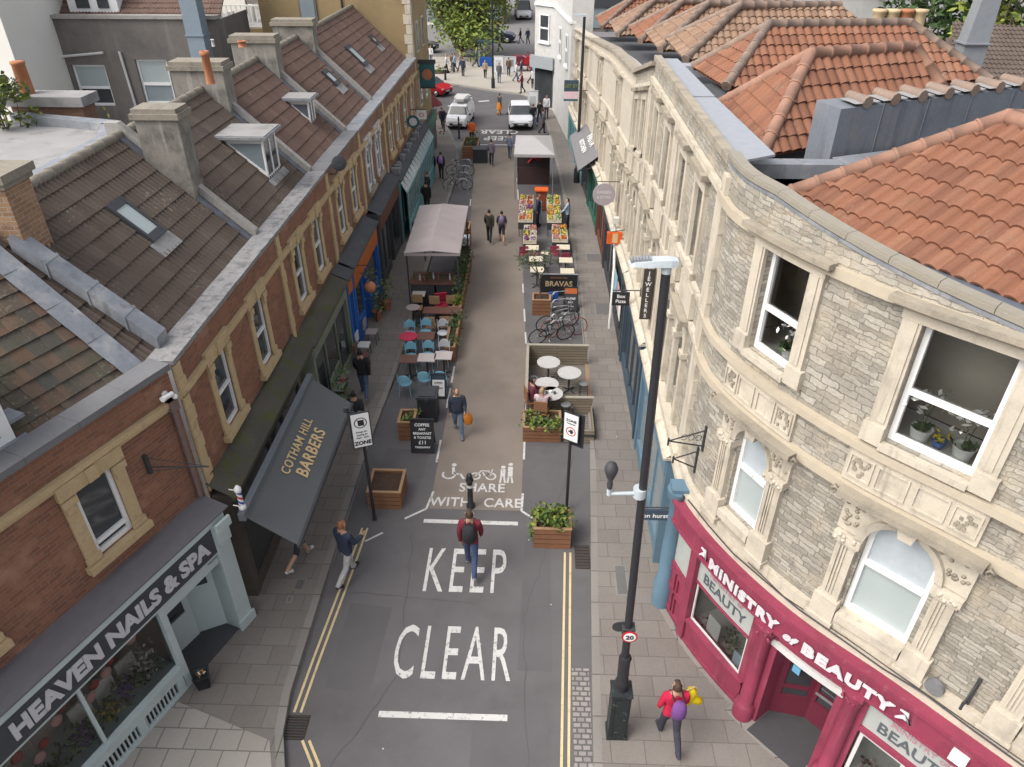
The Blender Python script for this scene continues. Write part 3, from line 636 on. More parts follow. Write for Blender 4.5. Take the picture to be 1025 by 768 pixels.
def terrace_house(label, Y0, Y1, wins, tile, cop, chim, wall='brick', shop=None, party='stucco', quoin=True, wz=(3.72, 5.38), ww=.72, copz=6.16, sur='ochre'):
    ym = (Y0 + Y1) / 2; b = thing('brick_house', label, 'house', (-6.4, ym, 0), rad(90), 'terraced houses on the left of the street')
    x0, x1 = Y0 - ym, Y1 - ym; W = MB()
    wall_open(W, x0, x1, 0, copz, [(c - ym - ww / 2, c - ym + ww / 2, wz[0], wz[1]) for c in wins] + ([(x0 + .4, x1 - .4, .3, 2.5)] if shop else []), 0, 0, .22)
    obj('wall', W, MT[wall], b)
    s = MB(); s.box(x0, x1, -.09, -.002, 5.5, 5.6); s.box(x0, x1, -.05, -.002, 5.42, 5.5); obj('string_course', s, MT['ochre'], b)
    c = MB(); n_ = max(2, round((x1 - x0) / .9))
    for i in range(n_): c.box(x0 + (x1 - x0) * i / n_ + .004, x0 + (x1 - x0) * (i + 1) / n_ - .004, -.07, .43, copz, copz + .09 + .006 * (i % 2))
    obj('coping', c, MT[cop], b)
    if quoin:
        q = MB()
        for i in range(9): q.box(x0 + .02, x0 + .26 + .05 * (i % 2), -.05, -.001, 3.2 + i * .325, 3.2 + (i + 1) * .325 - .01)
        obj('pilaster', q, MT['ochre'], b)
    for cx in wins: stone_window(b, cx - ym, ww, wz[0], wz[1], sur)
    r = MB(); tile_roof(r, [(x0, *EAVE), (x1, *EAVE), (x1, *RIDGE), (x0, *RIDGE)], .30, .36, 'roman', .03, nu=12)
    r2 = obj('roof', r, MT[tile], b)
    k = MB(); k.add([(x0, *RIDGE), (x1, *RIDGE), (x1, 6.6, 5.9), (x0, 6.6, 5.9)], [(0, 1, 2, 3)]); obj('rear_roof_slope', k, MT['felt'], r2)
    ridge_tiles(k2 := MB(), (x0, 3.0, 8.6), (x1, 3.0, 8.6), .11, .5); obj('ridge', k2, MT['cap'], r2)
    if Y0 < 11: return b, ym
    pw = MB(); e0, e1 = slope_pt(0), slope_pt(1)       # party wall at the near end of each roof
    slope_wall(pw, x0 - .10, x0 + .10, [(.36, 5.6), (.36, 6.36), (3.0, 8.86), (3.3, 8.86), (3.3, 5.6)])
    po = obj('party_wall', pw, MT['coping'], b)
    lf = MB(); slope_wall(lf, x0 + .10, x0 + .34, [slope_pt(0, .03), slope_pt(1, .03), slope_pt(1, .055), slope_pt(0, .055)]); slope_wall(lf, x0 - .34, x0 - .10, [slope_pt(0, .03), slope_pt(1, .03), slope_pt(1, .055), slope_pt(0, .055)])
    obj('lead_flashing', lf, MT['leadd'], po)
    if chim: chimney(b, x0 + chim[0], x0 + chim[1], chim[2], chim[3], 6.5, chim[4], party, chim[5] if len(chim) > 5 else ())
    return b, ym
hB, yB = terrace_house('brick house over the grey barber awning with the long pale skylight in a brown roof', 10.7, 16.6, [12.42, 14.78], 'tileb', 'cope2', None, shop=1)
hC, yC = terrace_house('brick house with a white framed glazed dormer in its brown roof', 16.6, 21.55, [18.05, 20.0], 'tileb', 'cope2', (-.35, .25, 1.5, 2.45, 9.0, [(-.05, 1.75, .11, .75, 'terra')]), shop=1)
hD, yD = terrace_house('brick house with a small lead sided dormer on russet tiles and a satellite dish', 21.55, 26.2, [22.95, 24.95], 'tilebr', 'slate', (-.35, .3, 2.3, 3.75, 9.1, [(-.02, 2.6, .13, .16, 'terra'), (0, 3.5, .05, .2, 'white2')]), 'brick2', shop=1)
hE, yE = terrace_house('brick house with white painted carved window surrounds and a short skylight', 26.2, 30.9, [27.65, 29.5], 'tilebr', 'lead', (-.3, .3, 2.3, 3.75, 9.1), 'brick2', shop=1, sur='white2')
hF, yF = terrace_house('last brick house of the terrace with two slim skylights beside the ochre gable', 30.9, 40.6, [32.4, 34.2, 36.4, 38.6], 'tilebr', 'lead', (-.3, .3, 2.3, 3.85, 9.0), 'brick2', shop=1)
def skylight(h, ym, Y0, Y1, t0, t1, gl='frost'):
    f = MB(); a, b = slope_pt(t0, .05), slope_pt(t1, .05); c, d = slope_pt(t0, .13), slope_pt(t1, .13)
    for u, v in ((Y0 - ym, Y0 - ym + .07), (Y1 - ym - .07, Y1 - ym)): slope_wall(f, u, v, [a, b, d, c])
    for t in (t0, t1 - .05):
        slope_wall(f, Y0 - ym + .07, Y1 - ym - .07, [slope_pt(t, .05), slope_pt(t + .05, .05), slope_pt(t + .05, .12), slope_pt(t, .12)])
    o = obj('skylight', f, MT['char'], h); g_ = MB()
    p, q = slope_pt(t0 + .02, .1), slope_pt(t1 - .02, .1)
    g_.add([(Y0 - ym + .06, *p), (Y1 - ym - .06, *p), (Y1 - ym - .06, *q), (Y0 - ym + .06, *q)], [(0, 1, 2, 3)]); obj('skylight_pane', g_, MT[gl], o)
    l = MB(); slope_wall(l, Y0 - ym - .12, Y1 - ym + .12, [slope_pt(t0 - .1, .045), slope_pt(t0, .045), slope_pt(t0, .065), slope_pt(t0 - .1, .065)]); obj('lead_apron', l, MT['felts'], o)
skylight(hB, yB, 13.75, 14.36, .40, .70); skylight(hE, yE, 29.35, 29.95, .36, .57); skylight(hF, yF, 34.0, 34.75, .31, .63); skylight(hF, yF, 38.2, 38.75, .4, .56)
def dormer(h, ym, Y0, Y1, yf, z0, z1, glazed):
    xa, xb = Y0 - ym, Y1 - ym; yb = EAVE[0] + (z1 - EAVE[1]) / (RIDGE[1] - EAVE[1]) * (RIDGE[0] - EAVE[0])
    f = MB(); t = .09
    bars(f, xa, xb, z0, z1, yf, t); f.box((xa + xb) / 2 - .04, (xa + xb) / 2 + .04, yf, yf + .05, z0 + t, z1 - t)
    for x in (xa, xb - .06):
        slope_wall(f, x, x + .06, [(yf + .04, z1 - .12), (yf + .04, z1), (yb, z1), (yb - .12, z1 - .12)])
        slope_wall(f, x, x + .06, [(yf + .04, z0), (yf + .04, z0 + .2), (yb - .1, z1 - .01), (yb, z1 - .01)])
    o = obj('dormer', f, MT['white'], h)
    r = MB(); r.box(xa - .14, xb + .14, yf - .16, yb + .1, z1, z1 + .07); r.box(xa - .1, xb + .1, yf - .12, yb + .05, z1 + .07, z1 + .1, 1); obj('dormer_roof', r, [MT['lead'], MT['felts']], o)
    g_ = MB(); g_.poly([(xa + .05, yf + .02, z0 + .05), (xb - .05, yf + .02, z0 + .05), (xb - .05, yf + .02, z1 - .05), (xa + .05, yf + .02, z1 - .05)]); obj('window_pane', g_, MT['glass'], o)
    ck = MB()
    for x in (xa + .03, xb - .03): ck.add([(x, yf + .02, z0 + .02), (x, yf + .02, z1 - .02), (x, yb, z1 - .02)], [(0, 1, 2)])
    obj('dormer_cheek', ck, MT['glassb' if glazed else 'leadd'], o)
    l = MB(); l.box(xa - .12, xb + .12, yf - .3, yf, z0 - .26, z0 - .2); M_ = Matrix.Translation((0, yf - .02, z0)) @ Matrix.Rotation(rad(43), 4, 'X') @ Matrix.Translation((0, -yf + .0, -z0))
    l = MB(); l.box(xa - .12, xb + .12, yf - .22, yf, z0 - .0, z0 + .03, 0, M_); obj('lead_apron', l, MT['felts'], o)
dormer(hC, yC, 19.5, 20.6, .92, 6.62, 7.72, True); dormer(hD, yD, 24.75, 25.4, 1.12, 6.76, 7.55, False)
t = thing('satellite_dish', 'dark satellite dish on the brick parapet beyond the glazed dormer', 'satellite dish', (-6.3, 22.2, 5.95))
m_ = MB(); m_.lathe([(.0, -.05), (.12, -.035), (.22, 0), (.23, .01), (.22, .02), (0, -.02)], (0, 0, 0), 16); m_.xf(Matrix.Translation((.25, -.05, .35)) @ Matrix.Rotation(rad(75), 4, V((.9, .5, 0)))); obj('dish', m_, MT['char'], t)
m_ = MB(); m_.tube([(-.1, 0, 0), (.1, 0, 0), (.2, -.02, .34)], .02, 6); m_.tube([(.2, -.1, .2), (.4, -.35, .36)], .01, 5); obj('bracket', m_, MT['iron'], t)
# flat lead roof and stacks behind the near ridge
t = thing('rear_outbuilding', 'flat roofed outbuilding with pale patched felt behind the near brown ridge', 'outbuilding', (-12, 16.5, 0))
q = MB(); q.slab([(-9.7, 12.5), (-9.7, 17.9), (-10.3, 18.4), (-15.5, 18.8), (-15.5, 12.5)], 5, 8.35); obj('wall', q, MT['render'], t, world=True)
q = MB(); q.slab([(-9.6, 12.5), (-9.6, 17.0), (-10.1, 17.6), (-15.6, 18.2), (-15.6, 12.5)], 8.35, 8.43); obj('roof', q, MT['felts'], t, world=True)
q = MB(); q.slab([(-9.42, 12.5), (-9.42, 16.5), (-10.0, 17.6), (-10.3, 17.4), (-9.85, 16.3), (-9.85, 12.5)], 8.4, 8.6); q.slab([(-10.3, 17.4), (-10.0, 17.7), (-13, 18.5), (-13, 18.2)], 8.3, 8.62); obj('lead_edge', q, MT['lead'], t, world=True)
t = thing('chimney_stack', 'low dark chimney stack with one red pot by the pale tree', 'chimney', (-12.2, 18.9, 0))
q = MB(); q.box(-13.1, -11.3, 18.5, 19.1, 7, 8.75); obj('stack', q, MT['brick2'], t, world=True)
q = MB(); q.box(-13.2, -11.2, 18.4, 19.2, 8.75, 8.98); obj('chimney_cap', q, MT['felts'], t, world=True)
q = MB(); q.lathe([(.17, 0), (.15, .7), (.17, .72), (.17, .78), (.1, .78)], (-12.75, 18.8, 8.95), 12); obj('chimney_pot', q, MT['terra'], t, world=True)

# ---- near corner building (nail salon)
nl = thing('corner_brick_building', 'red brick corner building over a pale duck egg nail salon with mossy tiled roof', 'building', (-6.07, 10.05, 0), rad(69.02))
WY = .52; W = MB()
wall_open(W, -8, .385, 0, 6.16, [(-1.95, -1.22, 3.78, 5.2), (-4.7, -3.97, 3.78, 5.2), (-6.2, .2, 0, 2.4)], WY, 0, .22)
obj('wall', W, MT['brick'], nl)
c = MB()
for i in range(9): c.box(-8 + 8.4 * i / 9, -8 + 8.4 * (i + 1) / 9 - .006, WY - .09, WY + .38, 6.16, 6.28)
obj('coping', c, MT['slate'], nl)
c = MB(); c.box(-8, .36, WY - .1, WY - .002, 5.5, 5.6); c.box(-8, .36, WY - .06, WY - .002, 5.42, 5.5); obj('string_course', c, MT['ochre'], nl)
for xc in (-1.585, -4.33): stone_window(nl, xc, .73, 3.78, 5.2, 'ochre', .23, WY, head=.27, rail=.17, fw=.075)
dp = MB(); dp.tube([(.22, WY - .07, 5.45), (.22, WY - .07, 3.35)], .05, 8); dp.box(.13, .31, WY - .15, WY, 5.4, 5.6); obj('drainpipe', dp, flat('mauve_downpipe', (.17, .12, .11)), nl)
r = MB(); cs, sn = math.cos(rad(46)), math.sin(rad(46))
P0 = (-8, WY + .4, 6.1); rr = lambda x, d: (x, WY + .4 + d * cs, 6.1 + d * sn)
tile_roof(r, [rr(-8, 0), rr(.3, 0), rr(-.2, 3.6), rr(-8, 3.6)], .27, .27, 'flat', .03, jit=.014)
ro = obj('roof', r, MT['tileold'], nl)
q = MB()
for i in range(9):
    t0, t1 = i / 9, (i + 1) / 9; a_, b_ = V(rr(.3, 0)).lerp(V(rr(-.2, 3.6)), t0), V(rr(.3, 0)).lerp(V(rr(-.2, 3.6)), t1); u_ = V((.4, 0, .06 + .012 * (i % 2))); q.poly([a_ - u_ + V((0, 0, .15)), a_ + V((0, 0, .1)), b_ + V((0, 0, .1)), b_ - u_ + V((0, 0, .15))])
obj('stepped_flashing', q, MT['lead'], ro)
q = MB(); q.add([rr(-8, 3.6), rr(-.2, 3.6), (-.6, 6, 6.3), (-8, 6, 6.3)], [(0, 1, 2, 3)]); obj('rear_roof_slope', q, MT['felt'], ro)
# dormer on this roof
dm = MB(); dm.box(-3.7, -2.1, 1.0, 2.6, 6.2, 7.5); do = obj('dormer', dm, MT['white'], nl)
q = MB(); q.box(-3.8, -2.0, .85, 2.7, 7.5, 7.58); obj('dormer_roof', q, MT['lead'], do)
q = MB(); q.box(-3.5, -2.3, .985, 1.005, 6.4, 7.35); obj('window_pane', q, MT['glass'], do)
q = MB(); q.box(-3.8, -1.95, .9, 1.0, 6.2, 6.26); q.box(-2.09, -1.85, 1.0, 1.5, 6.5, 6.56, 0); obj('lead_apron', q, MT['lead'], do)
# shop below
lz = MB(); lz.box(-8, .28, -.12, WY, 3.2, 3.225); lz.add([(-8, -.12, 3.23), (.3, -.12, 3.23), (.3, WY, 3.3), (-8, WY, 3.3), (.3, WY, 3.2), (.3, -.12, 3.2)], [(0, 1, 2, 3), (1, 4, 2)])
f = MB(); f.box(-8, .16, -.10, .02, 3.06, 3.199); f.box(-8, .16, -.06, .02, 2.36, 2.42)            # cornice and lower rail
f.box(-.2, .16, -.09, WY, 0, 3.06); f.box(-.24, .2, -.14, -.09, 0, .35); f.box(-.16, .12, -.20, -.09, 2.6, 3.05); f.box(-.2, .16, -.26, -.2, 2.95, 3.16)
f.box(-1.72, -1.58, -.04, .1, 0, 2.36); f.box(-.44, -.2, -.02, .06, 2.25, 2.36); f.box(-1.58, -.2, -.02, .06, 2.1, 2.36)
for a, b_ in ((-3.42, -3.36), (-5.3, -5.24)): f.box(a, b_, 0, .08, .75, 2.36)
f.box(-8, -1.72, -.05, .12, 0, .18); f.box(-8, -1.72, -.05, .12, .52, .75); f.box(-8, -1.72, -.09, .3, .75, .8)
for xx in [-1.74 - .95 * i for i in range(8)]: f.box(xx - .16, xx, -.05, .12, .18, .52)
sf = obj('shopfront', f, MT['palegrn'], nl); obj('shop_roof', lz, flat('dark_mottled_lead', (.135, .13, .14)), sf)
q = MB()
for i in range(70): q.box(-1.9 - i * .085, -1.87 - i * .085, -.01, .02, .18, .52)
q.box(-8, -1.72, .03, .05, .18, .52, 1); obj('vent_grille', q, [MT['palegrn'], MT['dark']], sf)
q = MB(); q.box(-8, -.2, -.075, .0, 2.42, 3.06); obj('fascia', q, MT['signgrey'], sf)
letters(sf, 'HEAVEN NAILS & SPA', -2.42, 2.58, -.09, .46, flat('silver_lettering', (.50, .50, .51)), .93, .02, ext=.012)
q = MB(); q.poly([(-8, .05, .8), (-1.72, .05, .8), (-1.72, .05, 2.36), (-8, .05, 2.36)]); obj('window_pane', q, MT['clear'], sf)
q = MB(); q.poly([(-8, .08, .79), (-1.7, .08, .79), (-1.7, 1.0, .79), (-8, 1.0, .79)], 1); q.poly([(-8, 1.0, .6), (-1.7, 1.0, .6), (-1.7, 1.0, 2.6), (-8, 1.0, 2.6)], 0); q.poly([(-1.7, .1, .6), (-1.7, 1.0, .6), (-1.7, 1.0, 2.6), (-1.7, .1, 2.6)], 0); q.poly([(-8, .1, 2.5), (-1.7, .1, 2.5), (-1.7, 1, 2.5), (-8, 1, 2.5)], 0)
obj('window_display_floor', q, [flat('salon_wall', (.34, .29, .26)), MT['palegrn']], sf)
for x_, z_, y_ in ((-2.15, 1.95, .3), (-2.75, 1.75, .32), (-3.15, 1.6, .3), (-3.75, 1.8, .3), (-4.2, 1.45, .3), (-4.6, 1.7, .28)):   # paper lanterns and hearts
    q = MB(); q.ball((x_, y_, z_), (.11, .04, .11), 10, 0); q.ball((x_ + .18, y_ + .1, z_ + .05), (.1, .04, .1), 10, 1); q.tube([(x_, y_, z_ + .1), (x_, y_, 2.4)], .004, 4, 0)
    obj('hanging_ornament', q, [flat('pale_pink', (.55, .3, .3)), flat('deep_red', (.3, .03, .03))], sf)
q = MB()
for i in range(3): q.box(-2.45 - i * .5, -2.05 - i * .5, .62, .66, .9, 1.35)
obj('display_board', q, MT['white2'], sf)
q = MB(); q.box(-.2, -.14, -.05, 1.15, 0, 2.36, 0); q.box(-1.6, -.2, 1.1, 1.15, 2.05, 2.4, 0); q.box(-1.6, -.2, .0, 1.15, 2.36, 2.4, 0); obj('porch_side', q, MT['palegrn'], sf)
q = MB(); Md = Matrix.Translation((-1.58, .72, 0)) @ Matrix.Rotation(rad(-4), 4, 'Z')
q.box(0, .95, 0, .05, .1, .95, 0, Md); q.box(0, .14, 0, .05, .95, 2.05, 0, Md); q.box(.81, .95, 0, .05, .95, 2.05, 0, Md); q.box(.14, .81, 0, .05, 1.85, 2.05, 0, Md); q.box(.14, .81, .02, .03, .95, 1.85, 1, Md); q.box(.3, .65, -.02, 0, 1.0, 1.06, 1, Md)
obj('door', q, [MT['palegrn'], MT['glass']], sf)
q = MB(); Mi = Matrix.Translation((-.64, .7, 0)) @ Matrix.Rotation(rad(-42), 4, 'Z'); q.box(0, .6, 0, .04, .1, 2.36, 0, Mi); q.box(.12, .48, -.015, 0, 1.45, 2.1, 1, Mi); q.box(-1.6, -.2, .95, .99, 2.05, 2.4, 0); obj('inner_door', q, [MT['palegrn'], MT['glass']], sf)
q = MB(); q.box(-1.55, -.22, -.02, 1.08, .108, .125); obj('doormat', q, flat('doormat_grey', (.055, .055, .058)), sf)
# plants inside the salon window: countless mixed flowers
q = MB()
for i in range(620):
    x_ = RN.uniform(-6, -1.85); h_ = .12 + .35 * abs(math.sin(x_ * 3.1)); q.leaf((x_, RN.uniform(.15, .55), .82 + RN.random() * h_), .13, RN.choice([0, 0, 0, 1, 1]))
for cx, k in ((-2.6, 2), (-3.0, 3), (-3.55, 2), (-2.1, 4), (-4.6, 4), (-5.2, 4)):
    for i in range(44 if k != 4 else 120): q.leaf((cx + RN.gauss(0, .12), RN.uniform(.08, .4), .95 + RN.random() * (.3 if k != 4 else .65)), .1, k)
obj('window_flowers', q, [MT['leafb'], MT['leafa'], flat('purple_petal', (.16, .06, .3)), flat('yellow_petal', (.5, .4, .03)), flat('white_petal', (.6, .55, .55))], sf)
# iron sign bracket on the salon wall, cctv, barber pole
q = MB(); q.box(-.62, -.56, .44, .52, 4.55, 4.95); q.tube([(-.59, .46, 4.7), (-.05, -.35, 4.55)], .013, 6); q.tube([(-.59, .46, 4.9), (-.05, -.35, 4.56)], .008, 5); q.tube([(-.59, .46, 4.6), (-.3, .0, 4.6)], .008, 5)
obj('iron_bracket', q, MT['iron'], world=False, label='thin black iron bracket on the brick wall beside the salon upper window', cat='bracket', loc=(-6.07, 10.05, 0), rz=rad(69.02))
t = thing('security_camera', 'small white security camera under the grey coping of the salon building', 'camera', (-6.42, 10.3, 5.78))
q = MB(); q.box(-.03, .03, -.03, .06, -.05, .07); q.tube([(0, 0, 0), (.12, 0, 0)], .018, 6); obj('bracket', q, MT['white'], t)
q = MB(); q.tube([(.06, -.14, .05), (.12, .04, .03)], .045, 10); q.tube([(.05, -.19, .055), (.06, -.14, .05)], .052, 10); q.ball((.14, .06, -.05), .05, 8); obj('camera_head', q, MT['white'], t)
t = thing('barber_pole', 'red white and blue barber pole beside the grey awning', 'barber pole', (-5.52, 10.18, 3.25)); t.scale = (.62,) * 3
q = MB(); q.tube([(-.3, .05, .1), (0, 0, .1)], .02, 6); q.tube([(-.3, .05, .75), (0, 0, .75)], .02, 6); q.lathe([(.07, 0), (.11, .04), (.11, .14), (.09, .18)], (0, 0, 0), 12); q.lathe([(.09, .72), (.11, .75), (.11, .84), (.07, .9), (.03, .95)], (0, 0, 0), 12); obj('pole_caps', q, MT['white'], t)
mm, nt, bs = newmat('barber_stripes'); tc = nd(nt, 'ShaderNodeTexCoord').outputs['Object']; sx = nd(nt, 'ShaderNodeSeparateXYZ'); nt.links.new(tc, sx.inputs[0])
an = math_(nt, 'ARCTAN2', sx.outputs[1], sx.outputs[0]); fz = math_(nt, 'FRACT', math_(nt, 'ADD', math_(nt, 'MULTIPLY', an, 1 / 6.2832), math_(nt, 'MULTIPLY', sx.outputs[2], 2.6)))
rp = ramp(nt, fz, [(0, (.5, .03, .03)), (.25, (.65, .65, .65)), (.5, (.03, .06, .3)), (.75, (.65, .65, .65))]); nt.nodes[-1].color_ramp.interpolation = 'CONSTANT'
nt.links.new(rp, bs.inputs['Base Color']); bs.inputs['Roughness'].default_value = .15
q = MB(); q.lathe([(.082, .18), (.082, .72)], (0, 0, 0), 16); obj('striped_cylinder', q, mm, t)

# brick stack between the near roof and the brown roof
t = thing('brick_chimney', 'tall two tone brick chimney stack between the mossy roof and the brown roof', 'chimney', (-9.2, 11.7, 0))
q = MB(); q.box(-9.95, -8.62, 11.3, 12.0, 6.5, 9.1, 0); obj('stack', q, MT['brickor'], t, world=True)
q = MB(); q.box(-10.0, -8.57, 11.25, 12.05, 9.1, 9.2); q.box(-10.05, -8.52, 11.2, 12.1, 9.2, 9.34); obj('chimney_cap', q, MT['cap'], t, world=True)
q = MB(); q.box(-8.55, -8.535, 11.2, 12.3, 7.0, 7.75); q.box(-9.9, -8.53, 11.225, 11.25, 6.9, 7.75)
for i in range(0): pass
obj('lead_flashing', q, MT['lead'], t, world=True)
q = MB(); slope_wall(q, -.18, .2, [(.35, 6.2), (.35, 6.46), (2.35, 8.34), (2.35, 8.1)])
for t_ in (.22, .48, .75): slope_wall(q, -.2, .22, [(.35 + 2 * t_, 6.2 + 1.88 * t_), (.35 + 2 * t_, 6.475 + 1.88 * t_), (.39 + 2 * t_, 6.512 + 1.88 * t_), (.39 + 2 * t_, 6.24 + 1.88 * t_)])
obj('party_coping', q, MT['lead'], loc=(-6.4, 11.3, 0), rz=rad(90), label='long lead capped party wall between the mossy roof and the brown roof', cat='wall')

# ---- shop fronts under the terrace
def lx(h): return 0
# barber
f = MB(); X = lambda y: y - yB
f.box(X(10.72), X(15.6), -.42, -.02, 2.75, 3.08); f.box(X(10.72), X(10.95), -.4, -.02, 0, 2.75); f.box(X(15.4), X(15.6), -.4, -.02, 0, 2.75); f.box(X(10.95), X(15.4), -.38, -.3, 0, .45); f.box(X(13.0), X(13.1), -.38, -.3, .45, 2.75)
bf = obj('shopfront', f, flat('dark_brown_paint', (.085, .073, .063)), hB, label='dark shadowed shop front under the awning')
q = MB(); q.add([(X(10.65), -.5, 3.09), (X(16.6), -.5, 3.09), (X(16.6), -.002, 3.42), (X(10.65), -.002, 3.42)], [(0, 1, 2, 3)]); q.box(X(10.65), X(16.6), -.52, -.45, 3.0, 3.09); obj('shop_roof', q, MT['moss'], bf)
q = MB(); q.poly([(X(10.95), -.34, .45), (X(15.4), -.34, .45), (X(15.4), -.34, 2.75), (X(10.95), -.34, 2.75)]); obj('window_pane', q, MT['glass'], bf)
aw = thing('shop_awning', 'large grey awning lettered in gold over the barber shop', 'awning', (-6.0, 12.7, 2.75), rad(90))
A = [(-2.45, -.45, .22), (2.5, -.45, .22), (2.35, -1.42, -.42), (-2.55, -1.42, -.42)]
q = MB(); n_ = 14
for i in range(n_):
    for j in range(6):
        def pt(a, b_):
            p = V(A[0]).lerp(V(A[1]), a).lerp(V(A[3]).lerp(V(A[2]), a), b_); p.z -= .012 * math.sin(math.pi * b_) * (.6 + .4 * math.sin(a * 9)); return tuple(p)
        q.poly([pt(i / n_, j / 6), pt(i / n_, (j + 1) / 6), pt((i + 1) / n_, (j + 1) / 6), pt((i + 1) / n_, j / 6)], 0)
q.sm = [True] * len(q.f)
q.add([A[3], A[2], (2.35, -1.42, -.6), (-2.55, -1.42, -.6)], [(0, 1, 2, 3)]); obj('awning_cloth', q, MT['awn'], aw)
q = MB(); q.box(-2.5, 2.55, -.47, -.33, .16, .34); obj('cassette', q, flat('awning_cassette_grey', (.12, .135, .15)), aw)
q = MB(); q.box(-2.57, 2.37, -1.45, -1.39, -.47, -.4)
for x_ in (-2.2, 2.1): q.tube([(x_, -.4, .05), (x_ * .6, -.95, -.34), (x_, -1.38, -.5)], .02, 6)
obj('awning_arm', q, MT['char'], aw)
sl_ = math.atan2(.64, .97); Ma = Matrix.Translation((.05, -.86, -.085)) @ Matrix.Rotation(-math.pi / 2 + math.pi / 2 - (math.pi / 2 - sl_), 4, 'X')
for s_, sz, dv in (('COTHAM HILL', .28, .08), ('BARBERS', .39, -.3)):
    tt = text_mb(s_, sz, .004, .004 if sz < .35 else .008, sp=1.1); tt.xf(Ma @ Matrix.Translation((0, -.045, dv))); obj('lettering', tt, MT['gold'], aw)
# sage front, blue/orange front, dark front, teal front
X = lambda y: y - yC
shopfront(hC, X(16.65), X(20.7), 3.05, 'sage', 'sage', .4, .5, None, None, ledge='moss', bays=3, label='sage green shop front'); shopfront(hC, X(20.75), X(21.5), 3.05, 'blue', 'orange', .42, .6, None, None, ledge='felt', bays=1, stall=.9, label='bright blue pilaster end of the shop front')
X = lambda y: y - yD
shopfront(hD, X(21.58), X(25.7), 3.1, 'blue', 'orange', .42, .8, (X(22.9), X(23.8)), None, ledge='felt', bays=2, stall=.9, label='bright blue shop front with orange fascia')
X = lambda y: y - yE
shopfront(hE, X(26.3), X(30.8), 3.1, flat('dark_grey_paint', (.065, .068, .072)), flat('brown_fascia', (.11, .045, .03)), .4, .6, (X(28.2), X(29)), None, ledge='felt', bays=4, label='dark shop front with brown fascia') if False else None
MT['dgrey'] = flat('dark_grey_paint', (.065, .068, .072)); MT['dbrown'] = flat('brown_fascia', (.12, .045, .03))
shopfront(hE, X(26.3), X(30.8), 3.1, 'dgrey', 'dbrown', .4, .7, (X(28.2), X(29)), None, ledge='felt', bays=4, label='dark grey shop front with brown fascia')
X = lambda y: y - yF
shopfront(hF, X(31), X(40.5), 2.9, 'teal', 'teal', .42, .5, (X(36), X(37)), None, ledge='felt', bays=9, stall=.6, gl='glassb', label='teal glazed shop front with lean to roof')
q = MB()
for i in range(15): q.box(X(31.2) + i * .64, X(31.25) + i * .64, -1.0, -.45, 1.9, 2.9, 0, None)
q = MB()
for i in range(16): q.tube([(X(31.1) + i * .62, -.5, 2.75), (X(31.1) + i * .62, -.75, 2.3)], .025, 5); q.tube([(X(31.1) + i * .62, -.75, 2.3), (X(31.1) + i * .62, -.75, .95)], .02, 5)
q.tube([(X(31.1), -.75, 2.3), (X(40.4), -.75, 2.3)], .04, 6); q.tube([(X(31.1), -.75, .95), (X(40.4), -.75, .95)], .03, 6); q.box(X(31.1), X(40.4), -.77, -.73, .1, .95)
obj('glazed_canopy', q, MT['teal'], hF)
q = MB(); q.poly([(X(31.1), -.45, 2.8), (X(40.4), -.45, 2.8), (X(40.4), -.75, 2.34), (X(31.1), -.75, 2.34)]); q.poly([(X(31.1), -.74, .95), (X(40.4), -.74, .95), (X(40.4), -.74, 2.3), (X(31.1), -.74, 2.3)]); obj('window_pane', q, MT['glassb'], hF)
q = MB()
for i in range(14): q.box(X(31.5) + i * .65, X(31.75) + i * .65, RN.uniform(-.45, -.2), RN.uniform(-.15, -.05), 3.0, 3.0 + RN.uniform(.06, .3), 0)
obj('roof_units', q, flat('pale_duct', (.2, .215, .23)), hF)
# cable along the barber roof
q = MB(); q.tube([(-6.38, 10.8, 3.5), (-6.2, 11.2, 3.62), (-6.36, 12.5, 3.44), (-6.34, 14.5, 3.42), (-6.36, 16.6, 3.45)], .012, 5)
obj('cable', q, MT['iron'], label='thin black cable sagging along the mossy shop roof', cat='cable')
# ochre building closing the terrace, and things behind the roofs
ob = thing('ochre_building', 'tall ochre rendered building with pale quoins closing the terrace', 'building', (-10.4, 41.2, 0))
q = MB(); q.box(-14.2, -6.55, 40.85, 47, 0, 12.5); obj('wall', q, MT['ochrew'], ob, world=True)
q = MB()
for i in range(26): q.box(-6.9 + .12 * (i % 2), -6.5, 40.8, 41.2 + .15 * (i % 2), .4 + i * .46, .4 + (i + 1) * .46 - .02)
obj('quoin', q, MT['bath'], ob, world=True)
for y_ in (42.6, 44.6):
    for z_ in (3.4, 6.2): q = MB(); q.box(-6.56, -6.48, y_ - .45, y_ + .45, z_, z_ + 1.5); fo = obj('window', q, MT['bath'], ob, world=True); q = MB(); q.box(-6.48, -6.46, y_ - .3, y_ + .3, z_ + .12, z_ + 1.4); obj('window_pane', q, MT['glass'], fo, world=True)
q = MB(); q.box(-12.15, -11.25, 40.78, 40.86, 7.85, 9.1); fo = obj('window', q, MT['render'], ob, world=True)
q = MB(); q.box(-12.05, -11.35, 40.76, 40.78, 7.95, 9.0); obj('window_pane', q, MT['glassb'], fo, world=True)
q = MB(); q.tube([(-9.95, 40.8, 6), (-9.95, 40.8, 12)], .05, 6); obj('drainpipe', q, MT['iron'], ob, world=True)
q = MB(); q.box(-6.6, -6.3, 41, 46.6, 0, 2.3); q.box(-6.3, -6.2, 41, 46.6, 1.75, 2.35, 1); obj('shopfront', q, [MT['dgrey'], MT['green']], ob, world=True)
gb = thing('rendered_block', 'dark grey rendered block with two white sash windows behind the terrace roofs', 'building', (-19, 38, 0))
